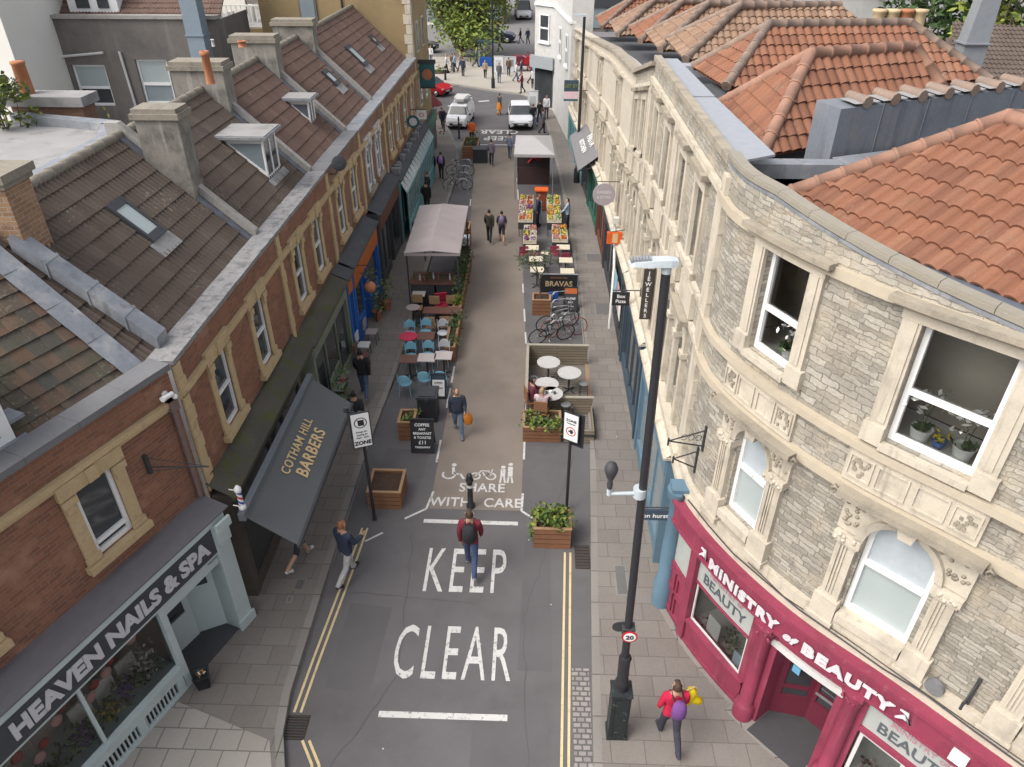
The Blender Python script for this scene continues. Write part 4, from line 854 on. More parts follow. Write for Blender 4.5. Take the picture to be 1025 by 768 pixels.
q = MB(); wall_open(q, -23.3, -14.55, 1, 8.55, [(-21.9, -20.3, 4.75, 6.6), (-18.8, -17.3, 4.85, 6.85)], 36, 0, .25); q.box(-14.6, -14.55, 36.01, 40, 1, 8.5); obj('wall', q, MT['render'], gb, world=True)
q = MB(); q.box(-23.4, -14.5, 35.9, 36.35, 8.55, 8.7); obj('coping', q, MT['coping'], gb, world=True)
WM_keep = WM[gb.name]
def wwin(par, x0, x1, z0, z1, y, gl='glassb'):
    f = MB(); zm = (z0 + z1) / 2 - .1; f.box(x0, x0 + .1, y, y + .08, z0, z1); f.box(x1 - .1, x1, y, y + .08, z0, z1); f.box(x0 + .1, x1 - .1, y, y + .08, z0, z0 + .12); f.box(x0 + .1, x1 - .1, y, y + .08, z1 - .1, z1); f.box(x0 + .1, x1 - .1, y - .02, y + .08, zm - .06, zm + .06)
    o = obj('window', f, MT['white'], par, world=True); g_ = MB(); g_.poly([(x0 + .1, y + .05, z0 + .1), (x1 - .1, y + .05, z0 + .1), (x1 - .1, y + .05, zm), (x0 + .1, y + .05, zm)], 0); g_.poly([(x0 + .1, y + .04, zm), (x1 - .1, y + .04, zm), (x1 - .1, y + .04, z1 - .1), (x0 + .1, y + .04, z1 - .1)], 1); obj('window_pane', g_, [MT[gl], MT['frost']], o, world=True)
wwin(gb, -21.9, -20.3, 4.75, 6.6, 36.12, 'glass'); wwin(gb, -18.8, -17.3, 4.85, 6.85, 36.12)
q = MB(); q.tube([(-19.35, 35.9, 7.2), (-19.25, 35.9, 4.2)], .06, 6); q.tube([(-22.4, 35.85, 6.95), (-20.1, 35.85, 7.15)], .06, 6); q.box(-22.55, -22.3, 35.8, 36, 6.9, 7.4); obj('pipework', q, MT['white2'], gb, world=True)
q = MB(); tile_roof(q, [(-23, 36.5, 8.5), (-14.6, 36.5, 8.5), (-14.6, 40, 11.2), (-23, 40, 11.2)], .3, .3, 'roman', .03, nu=6); obj('roof', q, MT['tilebr'], gb, world=True)
dm = MB(); dm.box(-21.6, -19.3, 36.75, 39, 8.7, 10.6); do = obj('dormer', dm, MT['white'], gb, world=True)
q = MB(); q.box(-21.2, -20.6, 36.7, 36.76, 8.9, 10.3); q.box(-20.2, -19.7, 36.7, 36.76, 8.9, 10.3); obj('window_pane', q, MT['glass'], do, world=True)
t = thing('flue_duct', 'tall square blue grey flue duct rising past the rendered block', 'duct', (-16.2, 35.4, 4))
q = MB(); q.box(-15.6, -14.85, 34.9, 35.6, 4.2, 12); 
for z_ in (6.2, 8.0, 9.8): q.box(-15.65, -14.8, 34.85, 35.65, z_, z_ + .05)
obj('duct', q, flat('blue_grey_metal', (.19, .235, .275)), t, world=True)
t = thing('cream_gable', 'tall plain cream gable wall at the far left beyond the small tree', 'building', (-27, 33, 0))
q = MB(); q.box(-32, -22.1, 32.5, 44, 0, 12.5); obj('wall', q, MT['cream'], t, world=True)
t = thing('white_block', 'white rendered block with a satellite dish behind the grey flue', 'building', (-19, 52, 0))
q = MB(); q.box(-26, -16.3, 50, 60, 0, 12.6); obj('wall', q, MT['cream'], t, world=True)
q = MB(); q.lathe([(.0, -.08), (.25, -.05), (.42, 0), (.43, .02)], (0, 0, 0), 14); q.xf(Matrix.Translation((-17.6, 49.7, 8.1)) @ Matrix.Rotation(rad(70), 4, 'X')); obj('satellite_dish', q, MT['render'], t, world=True)
q = MB(); q.tube([(-18.1, 49.9, 4), (-18.1, 49.9, 12)], .06, 6); q.box(-26, -16.3, 49.9, 50, 9.0, 9.12); obj('drainpipe', q, MT['render'], t, world=True)
t = thing('yard_wall', 'ochre yard wall with white balcony railings behind the chimneys', 'wall', (-17, 44, 0))
q = MB(); q.box(-19, -14.3, 44, 44.3, 0, 7.1); obj('wall', q, MT['ochrew'], t, world=True)
q = MB(); q.box(-20.5, -14.3, 44.1, 49.8, 7.1, 7.15); obj('roof_deck', q, MT['felts'], t, world=True)
q = MB()
for i in range(22): q.box(-20.4 + i * .28, -20.36 + i * .28, 45.9, 45.94, 7.15, 8.0)
q.box(-20.4, -14.4, 45.88, 45.96, 8.0, 8.07); obj('railing', q, MT['white'], t, world=True)
q = MB()
for i in range(10): x_ = RN.uniform(-20, -15); q.box(x_, x_ + .3, 46.4, 46.8, 7.15, 7.15 + RN.uniform(.4, .9), RN.randrange(2))
obj('balcony_clutter', q, [MT['char'], MT['white2']], t, world=True)
# ---------------------------------------------------------------- right side: curved stone corner building
CP = [(3.13, 14.0), (3.13, 12.5), (3.12, 11.0), (3.4, 10.05), (3.95, 8.95), (4.65, 7.95), (5.55, 7.0), (6.6, 5.8), (8, 4.2), (9.4, 2.4)]
_S = [49.04 - 3.0, 49.04 - 1.5, 49.04]
for a_, b_ in zip(CP[2:-1], CP[3:]): _S.append(_S[-1] + math.hypot(b_[0] - a_[0], b_[1] - a_[1]))
def cpos(s):
    i = max(0, min(len(CP) - 2, next((k for k in range(len(_S) - 1) if s < _S[k + 1]), len(_S) - 2)))
    t = (s - _S[i]) / (_S[i + 1] - _S[i]); P = lambda k: V(CP[max(0, min(len(CP) - 1, k))])
    h = _S[i + 1] - _S[i]
    def tan(k):
        k0, k1 = max(0, k - 1), min(len(CP) - 1, k + 1); return (P(k1) - P(k0)) / (_S[k1] - _S[k0])
    a, b, ma, mb_ = P(i), P(i + 1), tan(i) * h, tan(i + 1) * h
    p = a * (2 * t**3 - 3 * t**2 + 1) + ma * (t**3 - 2 * t**2 + t) + b * (-2 * t**3 + 3 * t**2) + mb_ * (t**3 - t**2)
    d = a * (6 * t**2 - 6 * t) + ma * (3 * t**2 - 4 * t + 1) + b * (-6 * t**2 + 6 * t) + mb_ * (3 * t**2 - 2 * t)
    return p, d.normalized()
CB0 = V((3.13, 11.0, 0))
def cw(x, y, z):
    p, d = cpos(x); q = p + V((d.y, -d.x)) * (-y); return (q.x - CB0.x, q.y - CB0.y, z)
cb = thing('stone_corner_building', 'curved rubble stone corner building with two big upper windows above a magenta beauty shop', 'building', CB0)
S0, S1 = 48.15, 58.3
ztop = lambda s: 9.58 if s < 50 else 9.58 - .13 * (s - 50) if s < 54 else 9.06
W = MB(); ops = [(50.03, 50.93, 7.12, 8.8), (52.57, 53.68, 6.98, 8.76), (50.27, 51.03, 3.95, 5.9), (52.8, 53.78, 3.8, 5.85), (55.4, 56.3, 3.8, 5.85), (49.2, 57.6, .1, 2.7)]
wall_open(W, S0, S1, 0, 8.98, ops, 0, 0, .2, sub=.2); W.sm = [True] * len(W.f)
obj('wall', W, MT['rubble'], cb, warp=cw)
W = MB(); n_ = 50
for i in range(n_):
    a, b = S0 + (S1 - S0) * i / n_, S0 + (S1 - S0) * (i + 1) / n_; za, zb = ztop(a), ztop(b)
    W.poly([(a, -.02, 8.98), (b, -.02, 8.98), (b, -.02, zb), (a, -.02, za)], 0, [(a, 8.98), (b, 8.98), (b, zb), (a, za)])
    W.poly([(b, .2, 8.7), (a, .2, 8.7), (a, .2, za), (b, .2, zb)], 0)
W.sm = [True] * len(W.f); pa = obj('parapet', W, MT['rubble'], cb, warp=cw)
c = MB()
for i in range(16):
    a, b = S0 + (S1 - S0) * i / 16, S0 + (S1 - S0) * (i + 1) / 16 - .008; c.box(a, b, -.05, .17, 0, .06, 0, None, .2); c.box(a, b, -.03, .15, .06, .085, 0, None, .2)
obj('coping', c, flat('lichen_stone', (.25, .228, .185)), pa, warp=lambda x, y, z: cw(x, y, z + ztop(x)))
c = MB(); c.box(S0, S1, -.035, .0, -.07, -.02, 0, None, .2); obj('lead_strip', c, MT['lead'], pa, warp=lambda x, y, z: cw(x, y, z + ztop(x)))
c = MB(); c.box(S0, S1, -.11, -.002, 8.9, 9.05, 0, None, .2); c.box(S0, S1, -.12, -.002, 6.72, 6.84, 0, None, .2); c.box(S0, S1, -.12, -.002, 5.98, 6.12, 0, None, .2); obj('string_course', c, flat('stained_string_stone', (.42, .365, .28)), cb, warp=cw)
c = MB(); c.box(S0, S1, -.2, -.002, 3.3, 3.42, 0, None, .2); c.box(S0, S1, -.1, -.002, 3.42, 3.6, 0, None, .2); obj('ledge', c, MT['bath'], cb, warp=cw)
c = MB()
for i in range(18): c.box(48.25, 48.5 + .02 * (i % 2), -.09, -.001, 3.6 + i * .32, 3.6 + (i + 1) * .32 - .006)
obj('pilaster', c, MT['bath'], cb, warp=cw)
def big_window(a, b, z0, z1):
    f = sash(cb, (a + b) / 2, b - a, z0, z1, .13, 'white', 'clear', .44, .075, cw)
    s = MB(); s.box(a - .24, a, -.06, .1, z0 + .22, z1); s.box(b, b + .24, -.06, .1, z0 + .22, z1); s.box(a - .26, b + .26, -.07, .1, z1, z1 + .22, 0, None, .25)
    s.box(a - .17, a - .04, -.08, -.06, z0 + .28, z1); s.box(b + .04, b + .17, -.08, -.06, z0 + .28, z1)
    s.box(a - .29, a, -.10, .1, z0 - .08, z0 + .22); s.box(b, b + .29, -.10, .1, z0 - .08, z0 + .22); s.box(a, b, -.13, .1, z0 - .1, z0 - .005)
    obj('window_surround', s, MT['bath'], f, warp=cw)
    s = MB(); s.box(a - .4, b + .4, -.24, -.07, z1 + .22, z1 + .30, 0, None, .2); s.box(a - .36, b + .36, -.15, -.07, z1 + .16, z1 + .22, 0, None, .2); obj('window_hood', s, MT['bathd'], f, warp=cw)
    s = MB(); s.box(a - .36, b + .36, -.06, -.003, 6.14, 6.71, 0, None, .25); L = b - a + .72
    for i, (u, v) in enumerate(((.04, .2), (.26, .46), (.54, .74), (.8, .96))):
        x0, x1 = a - .36 + L * u, a - .36 + L * v; bars(s, x0 - .03, x1 + .03, 6.24, 6.62, -.085, .025)
        if i in (0, 3):
            for k in range(16): x = RN.uniform(x0 + .03, x1 - .03); z = RN.uniform(6.3, 6.56); s.box(x - .02, x + .02, -.08, -.06, z - .025, z + .025, 1)
    obj('carved_apron', s, [MT['bath'], MT['bathd']], f, warp=cw)
    r = MB(); x0, x1 = a - .5, b + .5; q = [(x0, .2), (x1, .2), (x1, 1.0), (x0, 1.0)]
    r.poly([(x, y, z0 - .02) for x, y in q], 1); r.poly([(x, y, z1 + .02) for x, y in q], 0)
    for (xa, ya), (xb, yb) in ((q[1], q[2]), (q[2], q[3]), (q[3], q[0])): r.poly([(xa, ya, z0), (xb, yb, z0), (xb, yb, z1 + .02), (xa, ya, z1 + .02)], 0)
    obj('room', r, [MT['room'], MT['cloth']], f, warp=cw); return f
w1 = big_window(50.03, 50.93, 7.12, 8.8); w2 = big_window(52.57, 53.68, 6.98, 8.76)
def orchid(s, y, z, hgt=.45, n=20, label=''):
    p, d = cpos(s); q = p + V((d.y, -d.x)) * (-y); t = thing('orchid_pot', label, 'potted plant', (q.x, q.y, z))
    m = MB(); m.lathe([(.1, 0), (.14, .22), (.15, .24), (.13, .24), (.11, .2)], (0, 0, 0), 12); obj('pot', m, MT['cloth'], t)
    m = MB(); m.lathe([(.095, .19), (0, .2)], (0, 0, 0), 10); obj('soil', m, MT['soil'], t)
    m = MB()
    for k in range(2): m.tube([(0, 0, .18), (.04 * (k * 2 - 1), .02, .18 + hgt * .6), (.16 * (k * 2 - 1), .03, .18 + hgt)], .006, 5)
    for k in range(10): m.leaf((RN.gauss(0, .07), RN.gauss(0, .05), .24), .2, 0)
    obj('leaves', m, MT['leafb'], t)
    m = MB()
    for k in range(n): m.leaf((RN.gauss(0, .13), RN.gauss(0, .06), .18 + hgt * RN.uniform(.55, 1.15)), .12, 0)
    obj('blossom', m, flat('orchid_white', (.85, .83, .78)), t)
orchid(50.62, .30, 7.12, .46, 30, 'white orchid in a white pot behind the smaller upper window of the curved building')
orchid(52.88, .32, 6.98, .55, 34, 'white orchid at the far end of the big upper window above the arched one'); orchid(53.42, .32, 6.98, .5, 36, 'white orchid beside yellow flowers in the big upper window')
p_, d_ = cpos(53.12); q_ = p_ - V((d_.y, -d_.x)) * .36; t = thing('yellow_flowers', 'yellow flowers with blue wrapping on the big upper window sill', 'flowers', (q_.x, q_.y, 6.98))
m = MB()
for k in range(30): m.leaf((RN.gauss(0, .06), RN.gauss(0, .05), RN.uniform(.1, .26)), .08, 0)
obj('petals', m, flat('yellow_petal', (.5, .4, .03)), t); m = MB(); m.lathe([(.05, 0), (.1, .14), (.08, .12)], (0, 0, 0), 8); obj('wrapping', m, flat('blue_wrap', (.04, .12, .35)), t)
p_, d_ = cpos(50.55); q_ = p_ - V((d_.y, -d_.x)) * .7; t = thing('ring_lamp', 'dark ring lamp on a stand behind the smaller upper window', 'lamp', (q_.x, q_.y, 7.12))
m = MB(); pts = [(.19 * math.cos(k * math.pi / 12), .06 * math.sin(k * math.pi / 12), 1.15 + .19 * math.sin(k * math.pi / 12)) for k in range(25)]; m.tube(pts, .03, 6, cap=False); obj('ring', m, MT['iron'], t)
m = MB(); m.tube([(0, 0, 0), (0, 0, .96)], .012, 6); m.lathe([(.16, 0), (.14, .02), (.02, .03)], (0, 0, 0), 10); obj('stand', m, MT['iron'], t)
def arch_window(a, b, z0, zs, gl='frost'):
    """round headed sash with pilasters, carved spandrels, keystone and hood"""
    xc, r = (a + b) / 2, (b - a) / 2; rz_ = min(r, 5.86 - zs); N = 14
    arc = [(xc - r * math.cos(math.pi * i / N), zs + rz_ * math.sin(math.pi * i / N)) for i in range(N + 1)]
    f = MB(); inn = [(xc + (x - xc) * .87, z if i in (0,) else zs + (z - zs) * .87) for i, (x, z) in enumerate(arc)]
    for i in range(N): f.add([(arc[i][0], .09, arc[i][1]), (arc[i + 1][0], .09, arc[i + 1][1]), (inn[i + 1][0], .09, inn[i + 1][1]), (inn[i][0], .09, inn[i][1])], [(0, 1, 2, 3)]); f.add([(inn[i][0], .09, inn[i][1]), (inn[i + 1][0], .09, inn[i + 1][1]), (inn[i + 1][0], .15, inn[i + 1][1]), (inn[i][0], .15, inn[i][1])], [(0, 1, 2, 3)])
    f.box(a, a + .075, .08, .16, z0, zs); f.box(b - .075, b, .08, .16, z0, zs); f.box(a + .075, b - .075, .08, .16, z0, z0 + .09); zm = z0 + (zs + rz_ - z0) * .52; f.box(a + .075, b - .075, .06, .15, zm - .04, zm + .04); f.box(xc - .03, xc + .03, .04, .06, zm - .01, zm + .03)
    fo = obj('window', f, MT['white'], cb, warp=cw)
    g = MB(); g.poly([(a + .02, .14, z0 + .02), (b - .02, .14, z0 + .02), (b - .02, .14, zm), (a + .02, .14, zm)], 0); g.poly([(a + .02, .13, zm)] + [(b - .02, .13, zm)] + [(x, .13, z) for x, z in arc[::-1]], 1)
    obj('window_pane', g, [MT['frost'], flat('pale_blind', (.37, .41, .435))], fo, warp=cw)
    s = MB(); ro = 1.24; X0, X1, ZT = a - .42, b + .42, 5.96
    for i in range(N):
        (x0, za), (x1, zb) = arc[i], arc[i + 1]; o = lambda x, z: (xc + (x - xc) * ro, zs + (z - zs) * ro)
        (u0, va), (u1, vb) = o(x0, za), o(x1, zb); va, vb = min(va, ZT - .02), min(vb, ZT - .02)
        s.add([(x0, -.10, za), (x1, -.10, zb), (u1, -.14, vb), (u0, -.14, va)], [(3, 2, 1, 0)]); s.add([(x0, -.10, za), (x1, -.10, zb), (x1, .12, zb), (x0, .12, za)], [(0, 1, 2, 3)]); s.add([(u0, -.14, va), (u1, -.14, vb), (u1, -.07, vb), (u0, -.07, va)], [(0, 1, 2, 3)])
        s.add([(u0, -.07, va), (u1, -.07, vb), (u1, -.07, ZT), (u0, -.07, ZT)], [(0, 1, 2, 3)])
    for e0, e1, in1 in ((X0, a, 1), (b, X1, 0)):
        u = xc + (a - xc) * ro if in1 else xc + (b - xc) * ro
        s.box(min(e0, u) if in1 else u, u if in1 else e1, -.07, -.002, zs, ZT); w_ = e1 - e0
        s.box(e0 + .08, e1 - .06, -.09, .12, z0 + .15, zs - .16)
        for k in range(3): s.box(e0 + .13 + k * (w_ - .28) / 3, e0 + .13 + (k + .55) * (w_ - .28) / 3, -.115, -.09, z0 + .25, zs - .24)
        s.box(e0 + .02, e1 + .0, -.16, .12, zs - .16, zs - .02); s.box(e0 + .05, e1 - .03, -.13, .12, zs - .22, zs - .16)
        s.box(e0 + .02, e1 - .02, -.15, .12, z0 - .28, z0 + .15); s.box(e0 - .02, e1, -.18, .12, z0 - .4, z0 - .28)
        for k in range(7): x = RN.uniform(e0 + .04, e1 - .05); s.ball((x, -.16, RN.uniform(zs - .15, zs - .02)), .035, 6)
    s.box(a, b, -.16, .1, z0 - .16, z0 - .002, 0, None, .25)
    s.add([(xc - .09, -.19, zs + rz_ - .06), (xc + .09, -.19, zs + rz_ - .06), (xc + .14, -.19, ZT), (xc - .14, -.19, ZT), (xc - .09, -.07, zs + rz_ - .06), (xc + .09, -.07, zs + rz_ - .06), (xc + .14, -.07, ZT), (xc - .14, -.07, ZT)], [(0, 1, 2, 3), (0, 4, 5, 1), (1, 5, 6, 2), (3, 7, 4, 0)])
    obj('window_surround', s, MT['bath'], fo, warp=cw)
    s = MB()
    for sg in (-1, 1):
        for k in range(34):
            x = xc + sg * RN.uniform(r * .62, r + .36); z = RN.uniform(zs + .12, ZT - .06)
            if math.hypot((x - xc) / (r * ro + .04), (z - zs) / (rz_ * ro + .03)) < 1: continue
            s.ball((x, -.075, z), (.035, .03, .03), 5)
    obj('carving', s, MT['bathd'], fo, warp=cw)
    s = MB(); s.box(X0 - .06, X1 + .06, -.3, -.1, 6.0, 6.1, 0, None, .2); s.box(X0 - .02, X1 + .02, -.2, -.1, 5.94, 6.0, 0, None, .2)
    for xx in (X0 - .12, X1 + .12):
        s.tube([(xx, -.22, 5.98), (xx + .05, -.24, 6.04), (xx, -.25, 6.1), (xx - .05, -.24, 6.02), (xx, -.24, 5.95)], .03, 6)
    obj('window_hood', s, MT['bathd'], fo, warp=cw)
for q in ((50.27, 51.03, 3.95, 5.46), (52.8, 53.78, 3.82, 5.32), (55.4, 56.3, 3.82, 5.35)): arch_window(*q)

# magenta beauty shop (sweeps round the corner)
f = MB(); Y0 = -.2
f.box(50.12, 51.72, Y0, -.03, .1, .72, 0, None, .2); f.box(50.12, 51.72, Y0 - .04, Y0, .1, .2, 0, None, .2); f.box(50.12, 51.72, Y0 - .05, -.03, .72, .79, 0, None, .2)
f.box(49.12, 49.2, Y0, -.03, .1, 2.72); f.box(49.92, 50.12, Y0 - .06, -.03, .1, 2.72); f.box(49.2, 49.92, Y0 + .03, -.03, .1, 1.5, 0, None, .2); f.box(49.2, 49.92, Y0 + .0, -.03, 1.5, 1.6, 0, None, .2)
for a, b, c_, d_ in ((49.26, 49.52, .3, .85), (49.6, 49.86, .3, .85), (49.26, 49.52, .95, 1.42), (49.6, 49.86, .95, 1.42)): bars(f, a, b, c_, d_, Y0 - .01, .03)
f.box(50.12, 51.72, Y0 + .03, Y0 + .1, 1.86, 1.93, 0, None, .2); f.box(51.6, 51.74, Y0, -.03, .79, 2.72)
f.box(52.1, 53.3, Y0 + .02, -.03, 2.42, 2.72, 0, None, .2); f.box(53.28, 53.72, Y0, -.03, .1, 2.72); f.box(51.74, 52.12, Y0, -.03, .1, 2.72)
f.box(53.72, 55.35, Y0, -.03, .1, .6, 0, None, .2); f.box(53.72, 55.35, Y0 - .02, Y0 + .1, 1.86, 1.95, 0, None, .2); f.box(55.3, 55.5, Y0 - .06, -.03, .1, 2.72); f.box(55.5, 58, Y0, -.03, .1, 2.72, 0, None, .2)
f.box(52.1, 52.16, Y0, .65, .1, 2.42); f.box(53.24, 53.3, Y0, .65, .1, 2.42)
sf = obj('shopfront', f, MT['magenta'], cb, warp=cw)
for s_ in (51.92, 53.5):
    m = MB(); m.lathe([(.19, .1), (.19, .45), (.16, .5), (.125, .55), (.125, 2.4), (.15, 2.45), (.14, 2.52), (.18, 2.62), (.18, 2.7)], (s_, Y0 - .06, 0), 18)
    m.box(s_ - .16, s_ + .16, Y0 - .2, Y0 + .02, 2.66, 2.76)
    for k in range(12): m.ball((s_ + RN.uniform(-.15, .15), Y0 - .19, RN.uniform(2.5, 2.72)), .035, 5)
    obj('column', m, MT['magenta'], sf, warp=cw)
m = MB(); m.box(49.05, 57.8, Y0 - .12, -.03, 2.72, 3.22, 0, None, .2); m.box(49.05, 57.8, Y0 - .2, -.03, 3.22, 3.3, 0, None, .2); m.box(49.05, 57.8, Y0 - .15, Y0 - .12, 2.72, 2.77, 0, None, .2); obj('fascia', m, MT['magenta'], sf, warp=cw)
m = MB(); m.box(52.0, 53.34, Y0 - .03, Y0 + .02, 2.3, 2.44, 0, None, .2); obj('blind_box', m, MT['white2'], sf, warp=cw)
WL = flat('white_letters', (.55, .51, .53))
for st_, xc_, sz, wx in (('MINISTRY', 51.33, .29, 1.08), ('of', 52.34, .21, 1), ('BEAUTY', 53.3, .30, 1.18)):
    letters(sf, st_, xc_, 2.83, Y0 - .16, sz, WL, wx, .016, ext=.012, warp=cw, shear=.3 if st_ == 'of' else 0, sp=1.18)
for xc_ in (50.38, 54.22):
    m = MB(); m.tube([(xc_ - .1, Y0 - .16, 2.86), (xc_, Y0 - .17, 2.98), (xc_ + .1, Y0 - .16, 2.9), (xc_ + .02, Y0 - .17, 3.08), (xc_ - .08, Y0 - .16, 3.06)], [.02, .04, .02, .035, .015], 6); obj('scroll_ornament', m, WL, sf, warp=cw)
m = MB(); m.poly([(50.12, Y0 + .08, .79), (51.6, Y0 + .08, .79), (51.6, Y0 + .08, 1.86), (50.12, Y0 + .08, 1.86)]); m.poly([(53.72, Y0 + .08, .6), (55.3, Y0 + .08, .6), (55.3, Y0 + .08, 1.86), (53.72, Y0 + .08, 1.86)]); obj('window_pane', m, MT['clear'], sf, warp=cw)
PG = flat('pale_grey_sign_glass', (.36, .38, .36), .35)
m = MB(); m.box(50.12, 51.6, Y0 + .05, Y0 + .09, 1.93, 2.72, 0, None, .2); m.box(53.72, 55.3, Y0 + .05, Y0 + .09, 1.95, 2.72, 0, None, .2); m.box(49.22, 49.9, Y0 + .05, Y0 + .09, 1.6, 2.7, 0, None, .2); obj('sign_panel', m, PG, sf, warp=cw)
DG = flat('dark_grey_letters', (.09, .10, .11)); PK = flat('pink_letters', (.42, .22, .26))
for xc_ in (50.86, 54.5):
    letters(sf, 'MINISTRY of', xc_ + .02, 2.36, Y0 + .04, .17, PK, .95, .002, ext=.003, warp=cw); letters(sf, 'BEAUTY', xc_, 2.06, Y0 + .04, .33, DG, .95, .005, ext=.003, warp=cw)
m = MB(); bars(m, 50.14, 51.58, .8, 1.85, Y0 + .06, .04); bars(m, 53.76, 54.5, .62, 1.84, Y0 + .02, .06); bars(m, 54.55, 55.28, .62, 1.84, Y0 + .02, .06); obj('window_frame', m, MT['white2'], sf, warp=cw)
m = MB()
for a, b in ((50.1, 51.7), (53.7, 55.35)):
    m.poly([(a, -.1, .74), (b, -.1, .74), (b, .9, .74), (a, .9, .74)], 1); m.poly([(a, .9, .6), (b, .9, .6), (b, .9, 2.7), (a, .9, 2.7)], 0); m.poly([(a, -.1, .6), (a, .9, .6), (a, .9, 2.7), (a, -.1, 2.7)], 0); m.poly([(b, -.1, .6), (b, .9, .6), (b, .9, 2.7), (b, -.1, 2.7)], 0); m.poly([(a, -.1, 2.6), (b, -.1, 2.6), (b, .9, 2.6), (a, .9, 2.6)], 0)
obj('window_display_floor', m, [flat('shop_interior', (.6, .58, .55)), MT['cloth']], sf, warp=cw)
m = MB()
for k in range(260):
    x, y = RN.choice([RN.uniform(50.15, 51.55), RN.uniform(53.8, 55.2)]), RN.uniform(-.08, .3); r_ = RN.uniform(.012, .03)
    m.box(x - r_, x + r_, y - r_, y + r_, .742, .75 + RN.random() * .03, RN.choice([0, 0, 1, 2]))
obj('petal_litter', m, [flat('pale_petal', (.5, .36, .34)), flat('brown_petal', (.13, .08, .06)), MT['cloth']], sf, warp=cw, kind='stuff')
m = MB(); m.box(50.5, 50.85, -.02, .0, .8, 1.3); obj('display_card', m, MT['cloth'], sf, warp=cw)
m = MB(); m.box(51.3, 51.5, -.05, -.03, .8, 1.15); obj('display_card', m, flat('pale_blue_card', (.42, .52, .6)), sf, warp=cw)
m = MB()
for k in range(90): m.leaf((RN.gauss(51.05, .13), RN.uniform(.05, .3), RN.uniform(.8, 1.25)), .09, RN.choice([0, 1, 2]))
for k in range(30): m.leaf((RN.gauss(50.45, .07), .2, RN.uniform(1.3, 1.75)), .1, RN.choice([0, 2]))
obj('dried_flowers', m, [flat('straw', (.34, .22, .08)), MT['leafb'], MT['leafg']], sf, warp=cw)
# recessed double doors
m = MB()
for a, b, ya, yb in ((52.16, 52.7, .2, .62), (52.7, 53.24, .62, .6)):
    for (u0, u1, z0, z1) in ((0, 1, .12, .7), (0, 1, .9, 1.0), (0, 1, 2.2, 2.42), (0, .16, .7, 2.2), (.84, 1, .7, 2.2)):
        P = lambda u, z, o=0: (a + (b - a) * u, ya + (yb - ya) * u + o, z)
        m.add([P(u0, z0), P(u1, z0), P(u1, z1), P(u0, z1), P(u0, z0, .05), P(u1, z0, .05), P(u1, z1, .05), P(u0, z1, .05)], [(0, 1, 2, 3), (4, 7, 6, 5), (0, 4, 5, 1), (2, 6, 7, 3), (1, 5, 6, 2), (0, 3, 7, 4)])
do = obj('door', m, flat('dark_maroon_paint', (.12, .018, .035)), sf, warp=cw)
m = MB(); m.poly([(52.24, .3, .7), (52.62, .6, .7), (52.62, .6, 2.2), (52.24, .3, 2.2)]); m.poly([(52.78, .66, .7), (53.16, .65, .7), (53.16, .65, 2.2), (52.78, .66, 2.2)]); obj('door_pane', m, MT['glass'], do, warp=cw)
m = MB(); m.box(52.3, 52.45, .28, .3, 1.45, 1.62, 0); obj('sticker', m, flat('sticker_blue', (.15, .4, .6)), do, warp=cw)
m = MB(); m.box(52.75, 53.15, .58, .6, .95, 1.0); obj('handle', m, MT['steel'], do, warp=cw)
m = MB(); m.box(52.18, 53.22, Y0 - .25, .6, .112, .128); obj('doormat', m, flat('doormat_grey', (.055, .055, .058)), sf, warp=cw)
m = MB(); m.box(51.7, 53.9, Y0 - .28, Y0 + .02, .07, .118, 0, None, .2); m.box(49.0, 51.7, Y0 - .12, Y0 + .02, .07, .13, 0, None, .2); m.box(53.9, 58, Y0 - .12, Y0 + .02, .07, .13, 0, None, .2); obj('step', m, MT['kerb'], sf, warp=cw)
m = MB(); m.tube([(49.5, -.22, 3.47), (50.2, -.24, 3.5), (50.9, -.23, 3.45), (51.6, -.24, 3.5), (52.3, -.22, 3.46), (53, -.25, 3.5), (53.7, -.24, 3.44), (54.3, -.23, 3.5), (55, -.22, 3.45), (56, -.24, 3.46)], .014, 5); m.tube([(51.2, -.18, 3.5), (52.0, -.2, 3.46), (53.1, -.18, 3.5), (54.2, -.2, 3.48), (56, -.2, 3.5)], .01, 5); obj('cable', m, MT['iron'], cb, warp=cw)
m = MB(); m.tube([(54.35, -.08, 3.62), (54.35, -.16, 3.62)], .13, 14); obj('round_vent', m, MT['slate'], cb, warp=cw)
m = MB(); m.box(54.9, 55.12, Y0 - .2, Y0 - .12, 2.85, 3.05); obj('alarm_box', m, MT['white'], cb, warp=cw)
m = MB(); m.tube([(49.35, -.22, 3.42), (49.35, -.3, 3.3), (49.42, -.32, 3.22), (49.3, -.3, 3.2)], .03, 6); obj('hook', m, MT['iron'], cb, warp=cw)
def bracket(name, label, s_, z, L, drop, scroll=True):
    p, d = cpos(s_); o = V((d.y, -d.x)); t = thing(name, label, 'sign bracket', (p.x, p.y, z), math.atan2(o.y, o.x))
    m = MB(); m.box(.0, .03, -.025, .025, -drop, .12); m.tube([(.02, 0, .02), (L, 0, -.1)], .014, 6); m.tube([(.02, 0, -drop * .75), (L, 0, -.1)], .014, 6); 
    if scroll:
        for k in range(3): c_ = L * (.18 + .2 * k); h = drop * .5 * (1 - c_ / L); m.tube([(c_ + .06 * math.cos(q), 0, -h + .3 * h + .06 * math.sin(q)) for q in [i * .7 for i in range(9)]], .007, 5)
    m.tube([(L, 0, -.04), (L, 0, -.2)], .02, 6); obj('iron_frame', m, MT['iron'], t); return t
bracket('iron_bracket', 'large scrolled iron sign bracket on the stone beside the first arched window', 49.35, 4.95, .72, .45)
bracket('iron_bracket', 'smaller lower iron sign bracket beside the blue shop column', 49.2, 4.35, .48, .5, False)
